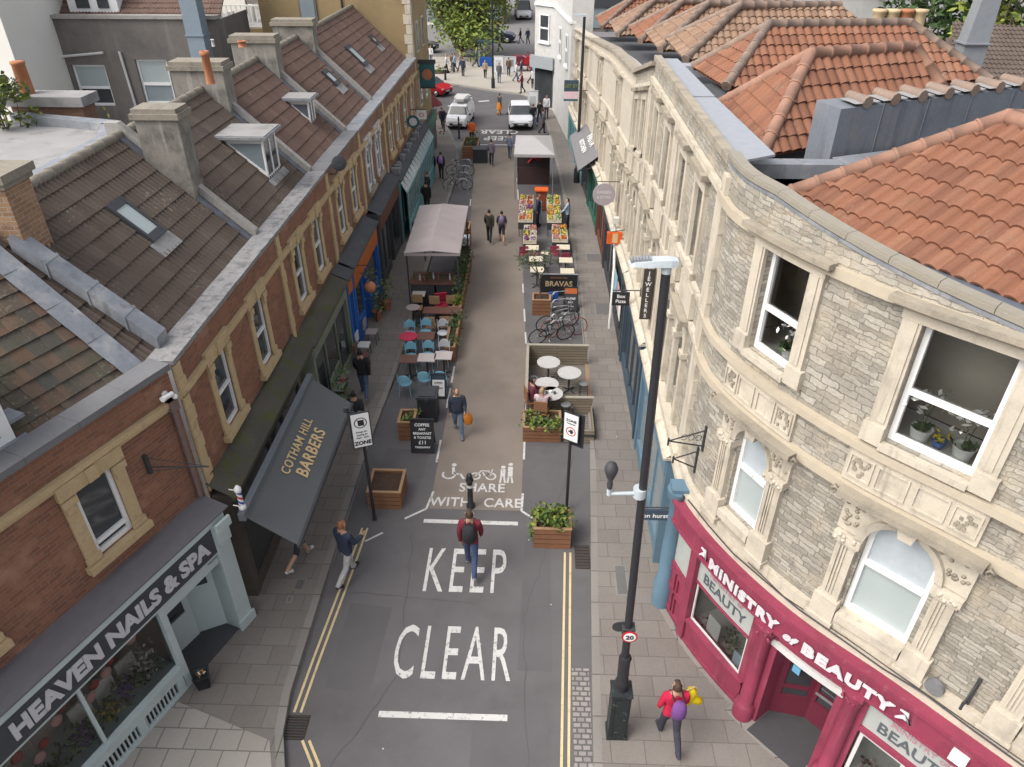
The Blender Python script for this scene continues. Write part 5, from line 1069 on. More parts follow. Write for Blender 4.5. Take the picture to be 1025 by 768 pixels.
bracket('iron_bracket', 'plain iron sign bracket at the right edge beside the round vent', 54.75, 4.05, .4, .55, False)

# ---------------------------------------------------------------- right terraces beyond
def right_house(name, label, far, near, k0, k1, wall, tr, ups, lows, shops, pil=True, group='stone terrace along the right of the street', winw=.62, arch=True, pair=False, coping='bathd', capmat=None, cope=(-.12, .3)):
    a, b = V(far), V(near); L = (b - a).length; e = (b - a) / L; mid = (a + b) / 2
    h = thing(name, label, 'house', (mid.x, mid.y, 0), math.atan2(e.y, e.x), group)
    kk = lambda x: k0 + (k1 - k0) * (x / L + .5); wp = lambda x, y, z: (x, y, z * kk(x)); x0, x1 = -L / 2, L / 2
    q = lambda y: (a.y - y) / (a.y - b.y) * L - L / 2           # world y -> local x
    ww = winw; offs = (-.37, .37) if pair else (0,)
    U = [q(c) + o for c in ups for o in offs]; Lw = [q(c) + o for c in lows for o in offs]
    W = MB(); wall_open(W, x0, x1, 0, 9.45, [(c - ww / 2, c + ww / 2, 7.0, 8.55) for c in U] + [(c - ww / 2, c + ww / 2, 3.95, 5.75) for c in Lw] + [(x0 + .3, x1 - .3, .2, 2.6)], 0, 0, .25, sub=1.2)
    obj('wall', W, MT[wall], h, warp=wp)
    c = MB()
    for i in range(max(3, int(L / .9))):
        n_ = max(3, int(L / .9)); c.box(x0 + L * i / n_, x0 + L * (i + 1) / n_ - .01, cope[0], cope[1], 9.45, 9.57)
    obj('coping', c, MT[coping], h, warp=wp)
    c = MB(); c.box(x0, x1, -.1, -.002, 8.93, 9.05, 0, None, 1); c.box(x0, x1, -.09, -.002, 6.74, 6.84, 0, None, 1); c.box(x0, x1, -.1, -.002, 5.98, 6.1, 0, None, 1); c.box(x0, x1, -.2, -.002, 3.3, 3.5, 0, None, 1); obj('string_course', c, MT[tr], h, warp=wp)
    if pil:
        c = MB()
        for xx in (x0 + .02, x1 - .3):
            for i in range(17): c.box(xx, xx + .28, -.08, -.001, 3.5 + i * .32, 3.5 + (i + 1) * .32 - .008)
        obj('pilaster', c, MT[tr], h, warp=wp)
    for c_ in U:
        fo = sash(h, c_, ww, 7.0, 8.55, .14, 'white', 'glassb', .5, .06, wp)
        s = MB(); s.box(c_ - ww / 2 - .16, c_ - ww / 2, -.08, .1, 6.85, 8.55); s.box(c_ + ww / 2, c_ + ww / 2 + .16, -.08, .1, 6.85, 8.55); s.box(c_ - ww / 2 - .18, c_ + ww / 2 + .18, -.09, .1, 8.55, 8.8)
        if not pair or c_ in U[::2]:
            wd = ww / 2 + .25; x_a, x_b = (c_ - wd, c_ + wd) if not pair else (c_ - wd, c_ + .74 + wd); hd_ = MB(); hd_.box(x_a, x_b, -.2, -.005, 8.81, 8.92); obj('window_hood', hd_, MT['bathd'], fo, warp=wp)
        s.box(c_ - ww / 2 - .16, c_ + ww / 2 + .16, -.13, .1, 6.86, 6.98); obj('window_surround', s, MT[tr], fo, warp=wp)
    for c_ in Lw:
        fo = sash(h, c_, ww, 3.95, 5.75, .14, 'white', 'glassb', .5, .06, wp)
        s = MB(); s.box(c_ - ww / 2 - .18, c_ - ww / 2, -.1, .1, 3.52, 5.2); s.box(c_ + ww / 2, c_ + ww / 2 + .18, -.1, .1, 3.52, 5.2)
        for sx_ in (-1, 1): s.box(c_ + sx_ * (ww / 2 + .1) - .12, c_ + sx_ * (ww / 2 + .1) + .12, -.14, .1, 5.2, 5.32)
        if arch:
            r_ = ww / 2; N = 8; ar = [(c_ - r_ * math.cos(math.pi * i / N), 5.32 + .43 * math.sin(math.pi * i / N)) for i in range(N + 1)]
            for i in range(N):
                (u0, z0), (u1, z1) = ar[i], ar[i + 1]; s.add([(u0, -.09, z0), (u1, -.09, z1), (u1, -.09, 5.95), (u0, -.09, 5.95)], [(0, 1, 2, 3)]); s.add([(u0, -.09, z0), (u1, -.09, z1), (u1, .12, z1), (u0, .12, z0)], [(0, 1, 2, 3)])
            s.box(c_ - r_ - .2, c_ - r_, -.09, .05, 5.32, 5.95); s.box(c_ + r_, c_ + r_ + .2, -.09, .05, 5.32, 5.95)
        else: s.box(c_ - ww / 2 - .18, c_ + ww / 2 + .18, -.09, .1, 5.75, 5.95)
        if not pair or c_ in Lw[::2]:
            wd = ww / 2 + .3; x_a, x_b = (c_ - wd, c_ + wd) if not pair else (c_ - wd, c_ + .74 + wd)
            hd_ = MB(); hd_.box(x_a, x_b, -.26, -.103, 6.0, 6.11); obj('window_hood', hd_, MT['bathd'], fo, warp=wp); ap = MB(); ap.box(x_a + .05, x_b - .05, -.11, -.004, 6.14, 6.7)
            obj('carved_apron', ap, MT[tr], fo, warp=wp)
        obj('window_surround', s, MT[tr], fo, warp=wp)
    for ya, yb, kw in shops: shopfront(h, q(ya), q(yb), warp=wp, **kw)
    if capmat:
        c = MB(); c.add([(x0, .3, 9.5), (x1, .3, 9.5), (x1, 1.0, 9.0), (x0, 1.0, 9.0)], [(0, 1, 2, 3)]); obj('parapet_lining', c, MT[capmat], h, warp=wp)
    bk = MB(); bk.box(x0, x1, 7.5, 7.6, 0, 8.8); bk.add([(x0, .9, 8.85), (x1, .9, 8.85), (x1, 7.5, 8.85), (x0, 7.5, 8.85)], [(0, 1, 2, 3)]); obj('roof_deck', bk, MT['felt'], h, warp=wp)
    return h, wp
shopR = lambda **k: dict(dict(zt=3.25, fh=.6, out=.2, stall=.5, ledge='bath', bays=3), **k)
r1, w_ = right_house('stone_house', 'rubble stone house next to the curved corner building above a blue grey shop', (3.14, 16.55), (3.13, 11.85), 1, 1, 'rubble', 'bath', [13.55, 15.5], [13.35, 15.1], [(16.4, 12.0, shopR(fr='bluegrey', fascia='bluegrey', gl='glassb'))], winw=.72, cope=(-.06, .12))
r2, w_ = right_house('stone_house', 'rubble stone house above the hanging pizza sign', (3.15, 21.2), (3.14, 16.55), 1, 1, 'rubble', 'bath', [17.7, 19.7], [17.6, 19.6], [(21.1, 16.7, shopR(fr='navy', fascia='navy', bays=4))], winw=.72, cope=(-.06, .12))
r3, w_ = right_house('stone_house', 'narrow pale stone house beside the red hanging lamp sign', (3.15, 25.1), (3.15, 21.2), .89, .985, 'rubble', 'bath', [22.3, 24.0], [22.3, 24.0], [(25.0, 21.3, shopR(fr='char', fascia='char', bays=3, door=None))], winw=.66)
r4, w_ = right_house('stone_house', 'smooth cream stone house with white lined parapet above the round hanging sign', (3.03, 32.3), (3.15, 25.1), .84, .885, 'ashlar', 'bath', [29.2], [29.0, 26.4], [(28.6, 25.2, shopR(fr='char', fascia='navy', bays=3, text=None)), (32.2, 28.8, shopR(fr='dbrown', fascia='green', bays=3))], winw=.5, pair=True, capmat='white', pil=False)
r5, w_ = right_house('stone_house', 'smooth cream stone house above the grey lettered awning', (2.68, 39.2), (3.03, 32.3), .775, .84, 'ashlar', 'bath', [35.8], [35.8, 33.3], [(36.0, 32.4, shopR(fr='green', fascia='green', bays=3, text='THE GREEN', tsz=.3) if False else shopR(fr='green', fascia='green', bays=3)), (39.1, 36.2, shopR(fr='char', fascia='char', bays=2))], winw=.5, pair=True, capmat='white', pil=False)
r6, w_ = right_house('stone_house', 'smooth cream stone house behind the estate agent board', (2.2, 48), (2.68, 39.2), .70, .775, 'ashlar', 'bath', [42.0, 46.5], [41.5, 46.0], [(47.8, 43.5, shopR(fr='teal', fascia='teal', bays=4)), (43.3, 39.4, shopR(fr='teal', fascia='dteal', bays=3))], winw=.55, pair=True, coping='bath', pil=False)
# white corner house at the far end
wh = thing('white_corner_house', 'white painted house with a grey shop awning at the far right corner', 'house', (2.2, 53, 0))
wp2 = [(1.95, 48), (1.1, 56.2), (-.25, 57.6), (-.3, 58.2), (2.2, 60), (3.2, 48)]
q = MB(); q.slab(wp2, 0, 9.5); obj('wall', q, MT['white2'], wh, world=True)
q = MB(); q.box(-.05, .75, 56.62, 56.9, 3.9, 6.3, 0, None); q.xf(Matrix.Identity(4)); 
def wquad(par, xa, ya, xb, yb, z0, z1, off, gl):       # window on a slanted wall
    a, b = V((xa, ya, 0)), V((xb, yb, 0)); d = (b - a).normalized(); n = V((d.y, -d.x, 0)); m = MB(); M_ = Matrix(((d.x, -n.x, 0, a.x), (d.y, -n.y, 0, a.y), (0, 0, 1, 0), (0, 0, 0, 1))); L = (b - a).length
    bars(m, 0, L, z0, z1, -.06, .1); m.box(.1, L - .1, -.08, -.02, (z0 + z1) / 2 - .05, (z0 + z1) / 2 + .05); m.box(-.1, L + .1, -.15, -.01, z0 - .12, z0); m.xf(M_); o = obj('window', m, MT['white'], par, world=True)
    g_ = MB(); g_.poly([(.05, -.02, z0 + .05), (L - .05, -.02, z0 + .05), (L - .05, -.02, z1 - .05), (.05, -.02, z1 - .05)]); g_.xf(M_); obj('window_pane', g_, MT[gl], o, world=True)
wquad(wh, .05, 57.3, .75, 56.56, 4.6, 6.4, 0, 'glass'); wquad(wh, 1.4, 53.3, 1.5, 52.3, 4.3, 6.1, 0, 'glass'); wquad(wh, 1.72, 50.2, 1.82, 49.2, 4.3, 6.1, 0, 'glass')
q = MB(); q.slab([(-.45, 57.4), (1.15, 55.9), (1.0, 55.7), (-.65, 57.3)], 2.9, 3.7); obj('fascia', q, flat('pale_grey_fascia', (.3, .33, .34)), wh, world=True)
q = MB(); q.add([(-.2, 57.5, .3), (1.08, 56.25, .3), (1.08, 56.25, 2.8), (-.2, 57.5, 2.8)], [(0, 1, 2, 3)]); q.v = [(x - .06, y - .06, z) for x, y, z in q.v]; obj('window_pane', q, MT['glass'], wh, world=True)
q = MB(); q.slab([(x * 1.0 - .12, y - .05) for x, y in wp2[:3]] + [(-.3, 58.1), (.2, 58), (1.5, 56.4), (2.2, 48)], 6.9, 7.05); obj('cornice', q, MT['white'], wh, world=True)

# ---------------------------------------------------------------- right roofs
def roof_thing(label, polys, ridges, mat, rmat, loc, pf='pan', tw=.225, th=.33):
    t = thing('tiled_roof', label, 'roof', loc)
    for p in polys:
        m = MB(); tile_roof(m, p, tw, th, pf, .035); obj('tile_slope', m, MT[mat], t, world=True)
    m = MB()
    for a, b in ridges: ridge_tiles(m, a, b, .125, .42)
    obj('ridge', m, MT[rmat], t, world=True)
A, B, AP = V((4.62, 11.94, 9.2)), V((6.38, 9.13, 9.2)), V((7.1, 11.7, 10.2)); dn = V((-.85, -.54, -.51)) * .75
e_ = (B - A).normalized(); A2 = A + dn - e_ * .35; B2 = B + dn + e_ * 3.0
hp = V((7.75, 10.45, 9.62)); h2 = AP + (hp - AP) * 2.2
nn_ = (B - A).cross(AP - A); HB = V((hp.x, hp.y, 0)) + (V((hp.x, hp.y, 0)) - V((AP.x, AP.y, 0))) * .9; HB.z = A.z - (nn_.x * (HB.x - A.x) + nn_.y * (HB.y - A.y)) / nn_.z
roof_thing('bright red pantiled hip roof right behind the curved stone parapet', [(A2, B2, HB, AP), (AP, HB, HB + V((4.4, .8, 0)), AP + V((4.4, .8, 0)))], [(A2 + V((0, 0, .05)), AP + V((0, 0, .05))), (AP + V((0, 0, .06)), HB + V((0, 0, .06))), (AP + V((0, 0, .05)), AP + V((4.4, .8, .05)))], 'tiler', 'ridge', (7, 10.5, 8.6), tw=.22, th=.37)
q = MB(); q.slab([(3.6, 14), (3.6, 11.5), (4.1, 10.2), (5, 8.6), (7, 6.2), (9.5, 3.5), (14, 6), (14, 12), (9, 14)], 8.83, 8.85); obj('gutter_floor', q, MT['leadd'], cb, world=True)
C1, C2, RA, RB, RC = V((4.21, 13.89, 9.0)), V((4.21, 17.9, 9.0)), V((5.37, 15.83, 10.42)), V((7.8, 16.77, 10.42)), V((8.78, 15.85, 9.18))
roof_thing('red pantiled hip roof behind the lead clad upstand', [(C1, RC, RB, RA), (C2, C1, RA), (RC, V((9.4, 18.4, 9.2)), RB)], [(C1 + V((0, 0, .05)), RA + V((0, 0, .05))), (C2 + V((0, 0, .05)), RA + V((0, 0, .05))), (RA + V((0, 0, .05)), RB + V((0, 0, .05))), (RB + V((0, 0, .05)), RC + V((0, 0, .05)))], 'tiler', 'ridge', (6, 15.8, 8.6))
C1, C2, RA, RB, RC = V((4.8, 19.9, 9.0)), V((4.43, 22.6, 9.0)), V((6.1, 21.7, 10.2)), V((10, 22.2, 10.2)), V((11.88, 20.84, 9.02))
roof_thing('orange red pantiled hip roof, second from the lead clad upstand', [(C1, RC, RB, RA), (C2, C1, RA)], [(C1 + V((0, 0, .05)), RA + V((0, 0, .05))), (C2 + V((0, 0, .05)), RA + V((0, 0, .05))), (RA + V((0, 0, .05)), RB + V((0, 0, .05))), (RB + V((0, 0, .05)), RC + V((0, 0, .05)))], 'tiler', 'ridgew', (7, 21, 8.6))
for i, (yc, ze, dx, lab, mt) in enumerate(((26.3, 8.9, .2, 'weathered brown pantiled hip roof beside the two buff chimney pots', 'tilew'), (30.6, 8.5, .05, 'weathered pantiled hip roof behind the white lined parapet', 'tilew'), (35.2, 8.1, -.1, 'russet pantiled hip roof towards the far end of the right terrace', 'tiler'), (40.5, 7.6, -.55, 'pantiled hip roof second from the far end of the right terrace', 'tilew'), (46, 7.2, -.9, 'farthest pantiled hip roof of the right terrace', 'tiler'))):
    xe = 4.3 + dx; C1, C2 = V((xe, yc - 2.0, ze)), V((xe, yc + 2.0, ze)); RA, RB = V((xe + 1.9, yc + .1, ze + 1.25)), V((xe + 5.2, yc + .4, ze + 1.25)); RC = V((xe + 7, yc - 1.8, ze))
    roof_thing(lab, [(C1, RC, RB, RA), (C2, C1, RA)], [(C1 + V((0, 0, .05)), RA + V((0, 0, .05))), (C2 + V((0, 0, .05)), RA + V((0, 0, .05))), (RA + V((0, 0, .05)), RB + V((0, 0, .05)))], mt, 'ridgew', (xe + 2, yc, ze - .4))
lb = thing('lead_upstand', 'long blue grey lead clad upstand between the two nearest red roofs', 'parapet wall', (7.5, 14, 8.7))
pr = [(5.24, 13.3), (9.6, 15.1), (9.5, 15.5), (4.95, 13.75)]
q = MB(); n_ = len(pr); zt_ = [10.0, 10.05, 10.08, 10.05]; q.add([(x, y, 8.7) for x, y in pr] + [(x, y, z) for (x, y), z in zip(pr, zt_)], [(0, 1, 5, 4), (1, 2, 6, 5), (2, 3, 7, 6), (3, 0, 4, 7), (4, 5, 6, 7)]); obj('lead_face', q, mk('blue_grey_lead', (.155, .17, .195), .6, .16, 1.4, .08, 20, .1, .4, .1, stain=((.20, .195, .185), 1.6, .5, .7), streak=((.105, .115, .135), 5, .55, .72)), lb, world=True)
q = MB()
for t_ in (.2, .42, .64, .86): p_ = V((5.24, 13.3, 0)).lerp(V((9.6, 15.1, 0)), t_); q.tube([(p_.x, p_.y - .005, 8.9), (p_.x, p_.y - .005, 10.03)], .018, 6)
obj('lead_seam', q, MT['leadd'], lb, world=True)
q = MB(); a, b = V((5.24, 13.3, 10.06)), V((9.6, 15.1, 10.11)); d = (b - a).normalized(); n = V((-d.y, d.x, 0))
for i in range(7):
    p = a + d * (.55 + i * .62) - n * .02; q.tube([p, p + n * .5 + V((0, 0, .03))], [.11, .09], 8)
    q.poly([p - d * .28, p + d * .28, p + d * .28 + n * .4 + V((0, 0, .02)), p - d * .28 + n * .4 + V((0, 0, .02))], 1)
obj('capping_tile', q, [MT['ridgew'], MT['felts']], lb, world=True)
q = MB(); q.box(3.5, 5.3, 12.75, 13.1, 8.95, 9.2, 0); q.add([(5.24, 13.2, 9.2), (9.6, 15.0, 9.2), (9.8, 14.5, 9.1), (5.3, 12.85, 9.1)], [(0, 1, 2, 3)]); obj('lead_gutter', q, MT['lead'], lb, world=True)
gt = MB()
gt.slab([(3.27, 11.9), (3.95, 12.3), (3.8, 16.5), (3.27, 16.5)], 9.46, 9.5); gt.slab([(3.27, 16.6), (3.8, 16.6), (3.7, 21.1), (3.27, 21.1)], 9.46, 9.5)
for x0, x1, ya, yb, z in (): gt.slab([(x0, ya), (x1 + .1, ya), (x1 - .1, yb), (x0, yb)], z - .1, z)
gt.box(3.6, 5.2, 16.6, 17.4, 8.7, 9.05); gt.box(4.2, 8, 17.9, 18.3, 8.7, 9.0); gt.box(4.2, 8, 22.9, 23.4, 8.7, 9.0)
obj('lead_gutter', gt, flat('pale_lead', (.27, .285, .31)), r1, world=True)
# chimney pots, flue, back land on the right
t = thing('chimney_stack', 'row of four buff chimney pots on a low stack behind the orange red roof', 'chimney', (9.9, 22.6, 8.6))
q = MB(); q.box(9.1, 10.8, 22.4, 23.0, 8.6, 10.05); obj('stack', q, MT['cap'], t, world=True)
for i in range(4): q = MB(); q.lathe([(.19, 0), (.16, .1), (.16, .42), (.2, .46), (.2, .52), (.1, .52)], (9.36 + i * .37, 22.7, 10.0), 12); obj('chimney_pot', q, MT['terra'] if i == 2 else MT['buff'], t, world=True)
t = thing('flue_duct', 'tapering pale grey flue duct on the right beside the dark trees', 'duct', (11.8, 22, 8))
q = MB(); q.add([(11.45, 21.9, 8.3), (12.2, 21.9, 8.3), (12.2, 22.5, 8.3), (11.45, 22.5, 8.3), (11.68, 22, 11.3), (12.14, 22, 11.3), (12.14, 22.4, 11.3), (11.68, 22.4, 11.3)], [(0, 1, 5, 4), (1, 2, 6, 5), (2, 3, 7, 6), (3, 0, 4, 7), (4, 5, 6, 7)]); q.box(11.5, 12.19, 21.86, 22.5, 9.75, 9.79); obj('duct', q, flat('pale_duct', (.3, .33, .36)), t, world=True)
t = thing('brown_roof_house', 'house with a plain brown tiled roof at the right edge', 'house', (18, 29, 0))
q = MB(); tile_roof(q, [(12.9, 24, 7.2), (22, 22.5, 7.2), (22, 29, 9.0), (15.5, 31.0, 8.7)], .3, .34, 'roman', .03, nu=6); obj('roof', q, MT['tileb'], t, world=True)
q = MB(); q.slab([(13.1, 24.2), (22, 22.8), (22, 31), (15.5, 31)], 0, 7.3); obj('wall', q, MT['cream'], t, world=True)
q = MB(); q.slab([(10.5, 21.0), (14.5, 18.8), (14.6, 19.2), (10.6, 21.4)], 8.4, 8.95); obj('parapet', q, MT['felts'], t, world=True)
t = thing('white_rear_house', 'white rendered house showing above the chimney pots', 'house', (16, 46, 0))
q = MB(); q.box(12.5, 18.8, 45, 52, 0, 9.0); obj('wall', q, MT['white2'], t, world=True); q = MB(); q.box(12.2, 19.0, 44.8, 52, 9.0, 9.3); obj('roof', q, MT['felt'], t, world=True)
# ---------------------------------------------------------------- street furniture
PZ = KH                                             # pavement height
def planter(label, x0, x1, y0, y1, h, plants, fill=.85, mats=('leafa', 'leafb', 'leafy'), n=260, sz=.13, ph=.35, z=0, mat='wood', group=None):
    t = thing('planter', label, 'planter', ((x0 + x1) / 2, (y0 + y1) / 2, z), 0, group); a, b = (x1 - x0) / 2, (y1 - y0) / 2
    m = MB(); k = .05
    m.box(-a, a, -b, -b + k, 0, h); m.box(-a, a, b - k, b, 0, h); m.box(-a, -a + k, -b + k, b - k, 0, h); m.box(a - k, a, -b + k, b - k, 0, h)
    for i in range(1, 4): m.box(-a - .004, a + .004, -b - .004, -b, h * i / 4 - .006, h * i / 4 + .006, 1)
    obj('timber_box', m, [MT[mat], MT['soil']], t)
    m = MB(); m.box(-a - .015, a + .015, -b - .015, -b + .06, h, h + .03); m.box(-a - .015, a + .015, b - .06, b + .015, h, h + .03); m.box(-a - .015, -a + .06, -b + .06, b - .06, h, h + .03); m.box(a - .06, a + .015, -b + .06, b - .06, h, h + .03); obj('rim', m, MT['woodrim' if mat == 'wood' else mat], t)
    m = MB(); m.poly([(-a + k, -b + k, h - .05), (a - k, -b + k, h - .05), (a - k, b - k, h - .05), (-a + k, b - k, h - .05)]); obj('soil', m, MT['soil'], t)
    if plants:
        m = MB(); clumps = [(RN.uniform(-a * fill, a * fill), RN.uniform(-b * fill, b * fill), RN.uniform(.6, 1.2)) for _ in range(max(4, int(n / 40)))]
        for i in range(n):
            cx, cy, cz = RN.choice(clumps); q = RN.random() ** .7
            m.leaf((cx + RN.gauss(0, .12), cy + RN.gauss(0, .1), h - .08 + q * ph * cz), sz, RN.randrange(3), flat=.9)
        for cx, cy, cz in clumps: m.tube([(cx, cy, h - .08), (cx + .03, cy, h + ph * cz * .7)], .008, 4, 1)
        if plants == 'trail':
            for i in range(40): m.leaf((-a - RN.uniform(.0, .12), RN.uniform(-b, b * .4), RN.uniform(.15, h)), .11, RN.randrange(3))
        obj('foliage', m, [MT[q] for q in mats], t)
    return t
planter('wide timber planter of bare soil behind the left street sign', -4.14, -3.28, 13.7, 14.6, .54, None)
planter('timber planter overflowing with green leaves by the right drain', .1, .98, 12.47, 13.15, .62, 'trail', n=420, ph=.42, sz=.15)
planter('long low timber planter in front of the seating enclosure', -.25, .84, 16.6, 17.45, .5, 1, n=360, ph=.28, sz=.15)
planter('small timber planter with sparse green beside the black menu board', -3.82, -3.35, 16.55, 17.2, .62, 1, n=60, ph=.15)
planter('square rusty timber planter holding a spindly olive tree', -.06, .62, 24.3, 24.9, .62, None)
planter('long narrow timber planter edging the cafe tables beside the path', -2.95, -2.62, 20.9, 23.6, .55, 1, n=300, ph=.35, sz=.12, mats=('leafa', 'leafb', 'leafg'))
planter('dark timber planter with a leafy hedge by the canopy', -2.98, -2.68, 23.8, 28.6, .55, 1, n=900, ph=1.0, sz=.13, mats=('leafb', 'leafg', 'leafb'))
planter('brown planter box beyond the pale canopy', -3.35, -2.9, 30.3, 31.2, 1.0, None)
# olive tree in the rusty planter
t = thing('olive_tree', 'spindly olive tree leaning over the path from the rusty planter', 'tree', (.25, 24.6, .55))
m = MB(); m.tube([(0, 0, 0), (-.06, .05, .6), (-.12, .05, 1.0), (-.3, .1, 1.6)], [.035, .03, .028, .012], 6); m.tube([(-.08, .05, .7), (.12, -.05, 1.2), (.18, 0, 1.7)], [.022, .018, .008], 6); m.tube([(-.12, .05, 1.0), (-.5, 0, 1.45), (-.75, .1, 1.6)], [.02, .014, .006], 5); obj('trunk', m, MT['bark'], t)
m = MB()
for cx, cy, cz, r_, n_ in ((-.35, .1, 1.65, .28, 90), (-.75, .1, 1.6, .25, 80), (.15, 0, 1.75, .26, 90), (-.1, 0, 1.35, .2, 40), (-.6, -.1, 1.35, .18, 40), (.3, .1, 1.45, .16, 30)):
    for _ in range(n_): m.leaf((cx + RN.gauss(0, r_ * .6), cy + RN.gauss(0, r_ * .6), cz + RN.gauss(0, r_ * .5)), .1, RN.randrange(2))
obj('crown', m, [MT['leafg'], MT['leafb']], t)
# tall lamp post with cabinet
t = thing('lamp_post', 'tall black lamp post rising from a green black cabinet on the right pavement', 'lamp post', (1.67, 7.8, PZ))
m = MB(); m.tube([(0, 0, 1.2), (-.02, 0, 2.2)], .10, 14); m.tube([(-.02, 0, 2.2), (-.15, 0, 9.35)], [.065, .056], 14); m.lathe([(.115, 1.5), (.125, 1.55), (.1, 1.62), (.085, 2.1), (.11, 2.2), (.08, 2.26)], (-.01, 0, 0), 14); obj('pole', m, MT['black'], t)
m = MB(); m.box(-.17, .17, -.15, .15, 0, 1.28); m.box(-.19, .19, -.17, .17, 1.28, 1.33); m.box(-.19, .19, -.17, .17, 0, .05); bars(m, -.13, .13, .08, 1.2, -.165, .02)
cbm = mk('stickered_cabinet', (.022, .027, .028), .5, .1, 3, stain=((.12, .13, .13), 9, .62, .66)); obj('cabinet', m, cbm, t)
m = MB(); prof = [(-.36, .05, .0), (-.3, .09, .03), (-.1, .10, .05), (.12, .085, .06), (.2, .06, .05)]
for (xa, wa, ha), (xb, wb, hb) in zip(prof[:-1], prof[1:]):
    m.add([(xa, -wa, -.02), (xb, -wb, -.02), (xb, -wb * .8, hb), (xa, -wa * .8, ha), (xa, wa, -.02), (xb, wb, -.02), (xb, wb * .8, hb), (xa, wa * .8, ha)], [(0, 1, 2, 3), (4, 7, 6, 5), (3, 2, 6, 7), (0, 4, 5, 1)])
m.box(-.36, -.355, -.05, .05, -.02, 0); m.box(.195, .2, -.06, .06, -.02, .05)
m.xf(Matrix.Translation((-.23, 0, 9.42))); hd = obj('lamp_head', m, MT['lampgrey'], t)
m = MB()
for i in range(7): m.box(-.575 + i * .035, -.555 + i * .035, -.06, .06, 9.445 + i * .004, 9.475 + i * .003)
obj('cooling_fins', m, MT['steel'], hd)
m = MB(); m.tube([(-.15, 0, 9.3), (-.15, 0, 9.42)], .06, 10); obj('spigot', m, MT['lampgrey'], t)
m = MB(); m.tube([(-.14, -.02, 5.92), (-.56, -.02, 5.9)], .03, 8); m.tube([(-.13, 0, 5.85), (-.13, 0, 6.0)], .095, 12); m.tube([(-.56, -.02, 5.88), (-.56, -.02, 6.02)], .035, 8); obj('lantern_arm', m, MT['lampgrey'], t)
m = MB(); m.lathe([(.035, 0), (.045, .1), (.03, .13), (.075, .26), (.095, .33), (.095, .37), (.07, .44), (.02, .47)], (-.56, -.02, 6.0), 12); obj('lantern', m, MT['iron'], t)
def road_sign_disc(par, x, y, z, r, tilt=0):
    m = MB(); m.tube([(x, y, z), (x, y - .012, z)], r, 24); o = obj('speed_sign', m, MT['red'], par); m = MB(); m.tube([(x, y - .0125, z), (x, y - .016, z)], r * .78, 24); obj('sign_face', m, MT['white'], o)
    tt = text_mb('20', r * 1.0, .003, .004); tt.xf(Matrix.Translation((x, y - .02, z - r * .35))); obj('lettering', tt, MT['black'], o); return o
road_sign_disc(t, -.01, -.10, 2.88, .13); m = MB(); m.tube([(-.17, .04, 2.95), (-.17, .03, 2.95)], .12, 16); obj('sign_back', m, MT['iron'], t)
m = MB(); m.box(-.13, .09, -.09, .09, 2.84, 2.86); m.box(-.14, .08, -.09, .09, 3.0, 3.02); obj('sign_clamp', m, MT['iron'], t)
# street signs on poles
def sign_board(par, w, h, y, z, rz, draw, tag_):
    M_ = Matrix.Translation((0, y, z)) @ Matrix.Rotation(rz, 4, 'Z'); m = MB(); m.box(-w / 2, w / 2, -.01, .01, -h / 2, h / 2, 0, M_); o = obj('sign_plate', m, MT['white'], par)
    m = MB(); bars(m, -w / 2 - .02, w / 2 + .02, -h / 2 - .02, h / 2 + .02, -.012, .025); m.xf(M_); obj('sign_frame', m, MT['black'], o); draw(o, M_); return o
t = thing('street_sign', 'white pedal cycle and loading sign on a black post by the bare soil planter', 'street sign', (-3.91, 13.31, 0))
m = MB(); m.tube([(0, 0, 0), (0, 0, 3.35)], .04, 10); m.lathe([(.06, 0), (.05, .06), (.04, .08)], (0, 0, 0), 10); obj('post', m, MT['black'], t)
def dr(o, M_):
    m = MB(); 
    for k in range(24):
        a, b = k / 24 * 6.2832, (k + 1) / 24 * 6.2832; m.poly([(.15 * math.cos(q) * s_, -.0105, .21 + .15 * math.sin(q) * s_) for q, s_ in ((a, 1), (b, 1), (b, .84), (a, .84))])
    m.box(-.12, .12, -.0115, -.011, .20, .22, 0, Matrix.Translation((0, 0, .21)) @ Matrix.Rotation(rad(50), 4, 'Y') @ Matrix.Translation((0, 0, -.21))); m.box(-.06, .08, -.0125, -.012, .13, .29); m.xf(M_); obj('symbol', m, MT['black'], o)
    for s_, z_, sz in (('Except for', -.06, .062), ('loading by', -.14, .062), ('10am - 6pm', -.22, .062), ('ZONE', -.40, .14)):
        tt = text_mb(s_, sz, .002, .001 if sz < .1 else .006); tt.xf(M_ @ Matrix.Translation((0, -.013, z_))); obj('lettering', tt, MT['black'], o)
sign_board(t, .42, .95, -.055, 2.86, rad(22), dr, '')
m = MB(); m.box(-.3, -.14, .05, .07, 2.5, 3.3, 0); m.tube([(-.32, .05, 3.42), (-.32, .05, 3.3)], .06, 10); obj('rear_plate', m, MT['char'], t)
t = thing('street_sign', 'white zone sign with red circle on a black backed post by the low planter', 'street sign', (.93, 13.84, 0))
m = MB(); m.tube([(0, 0, 0), (0, 0, 3.2)], .04, 10); m.lathe([(.06, 0), (.05, .06), (.04, .08)], (0, 0, 0), 10); obj('post', m, MT['black'], t)
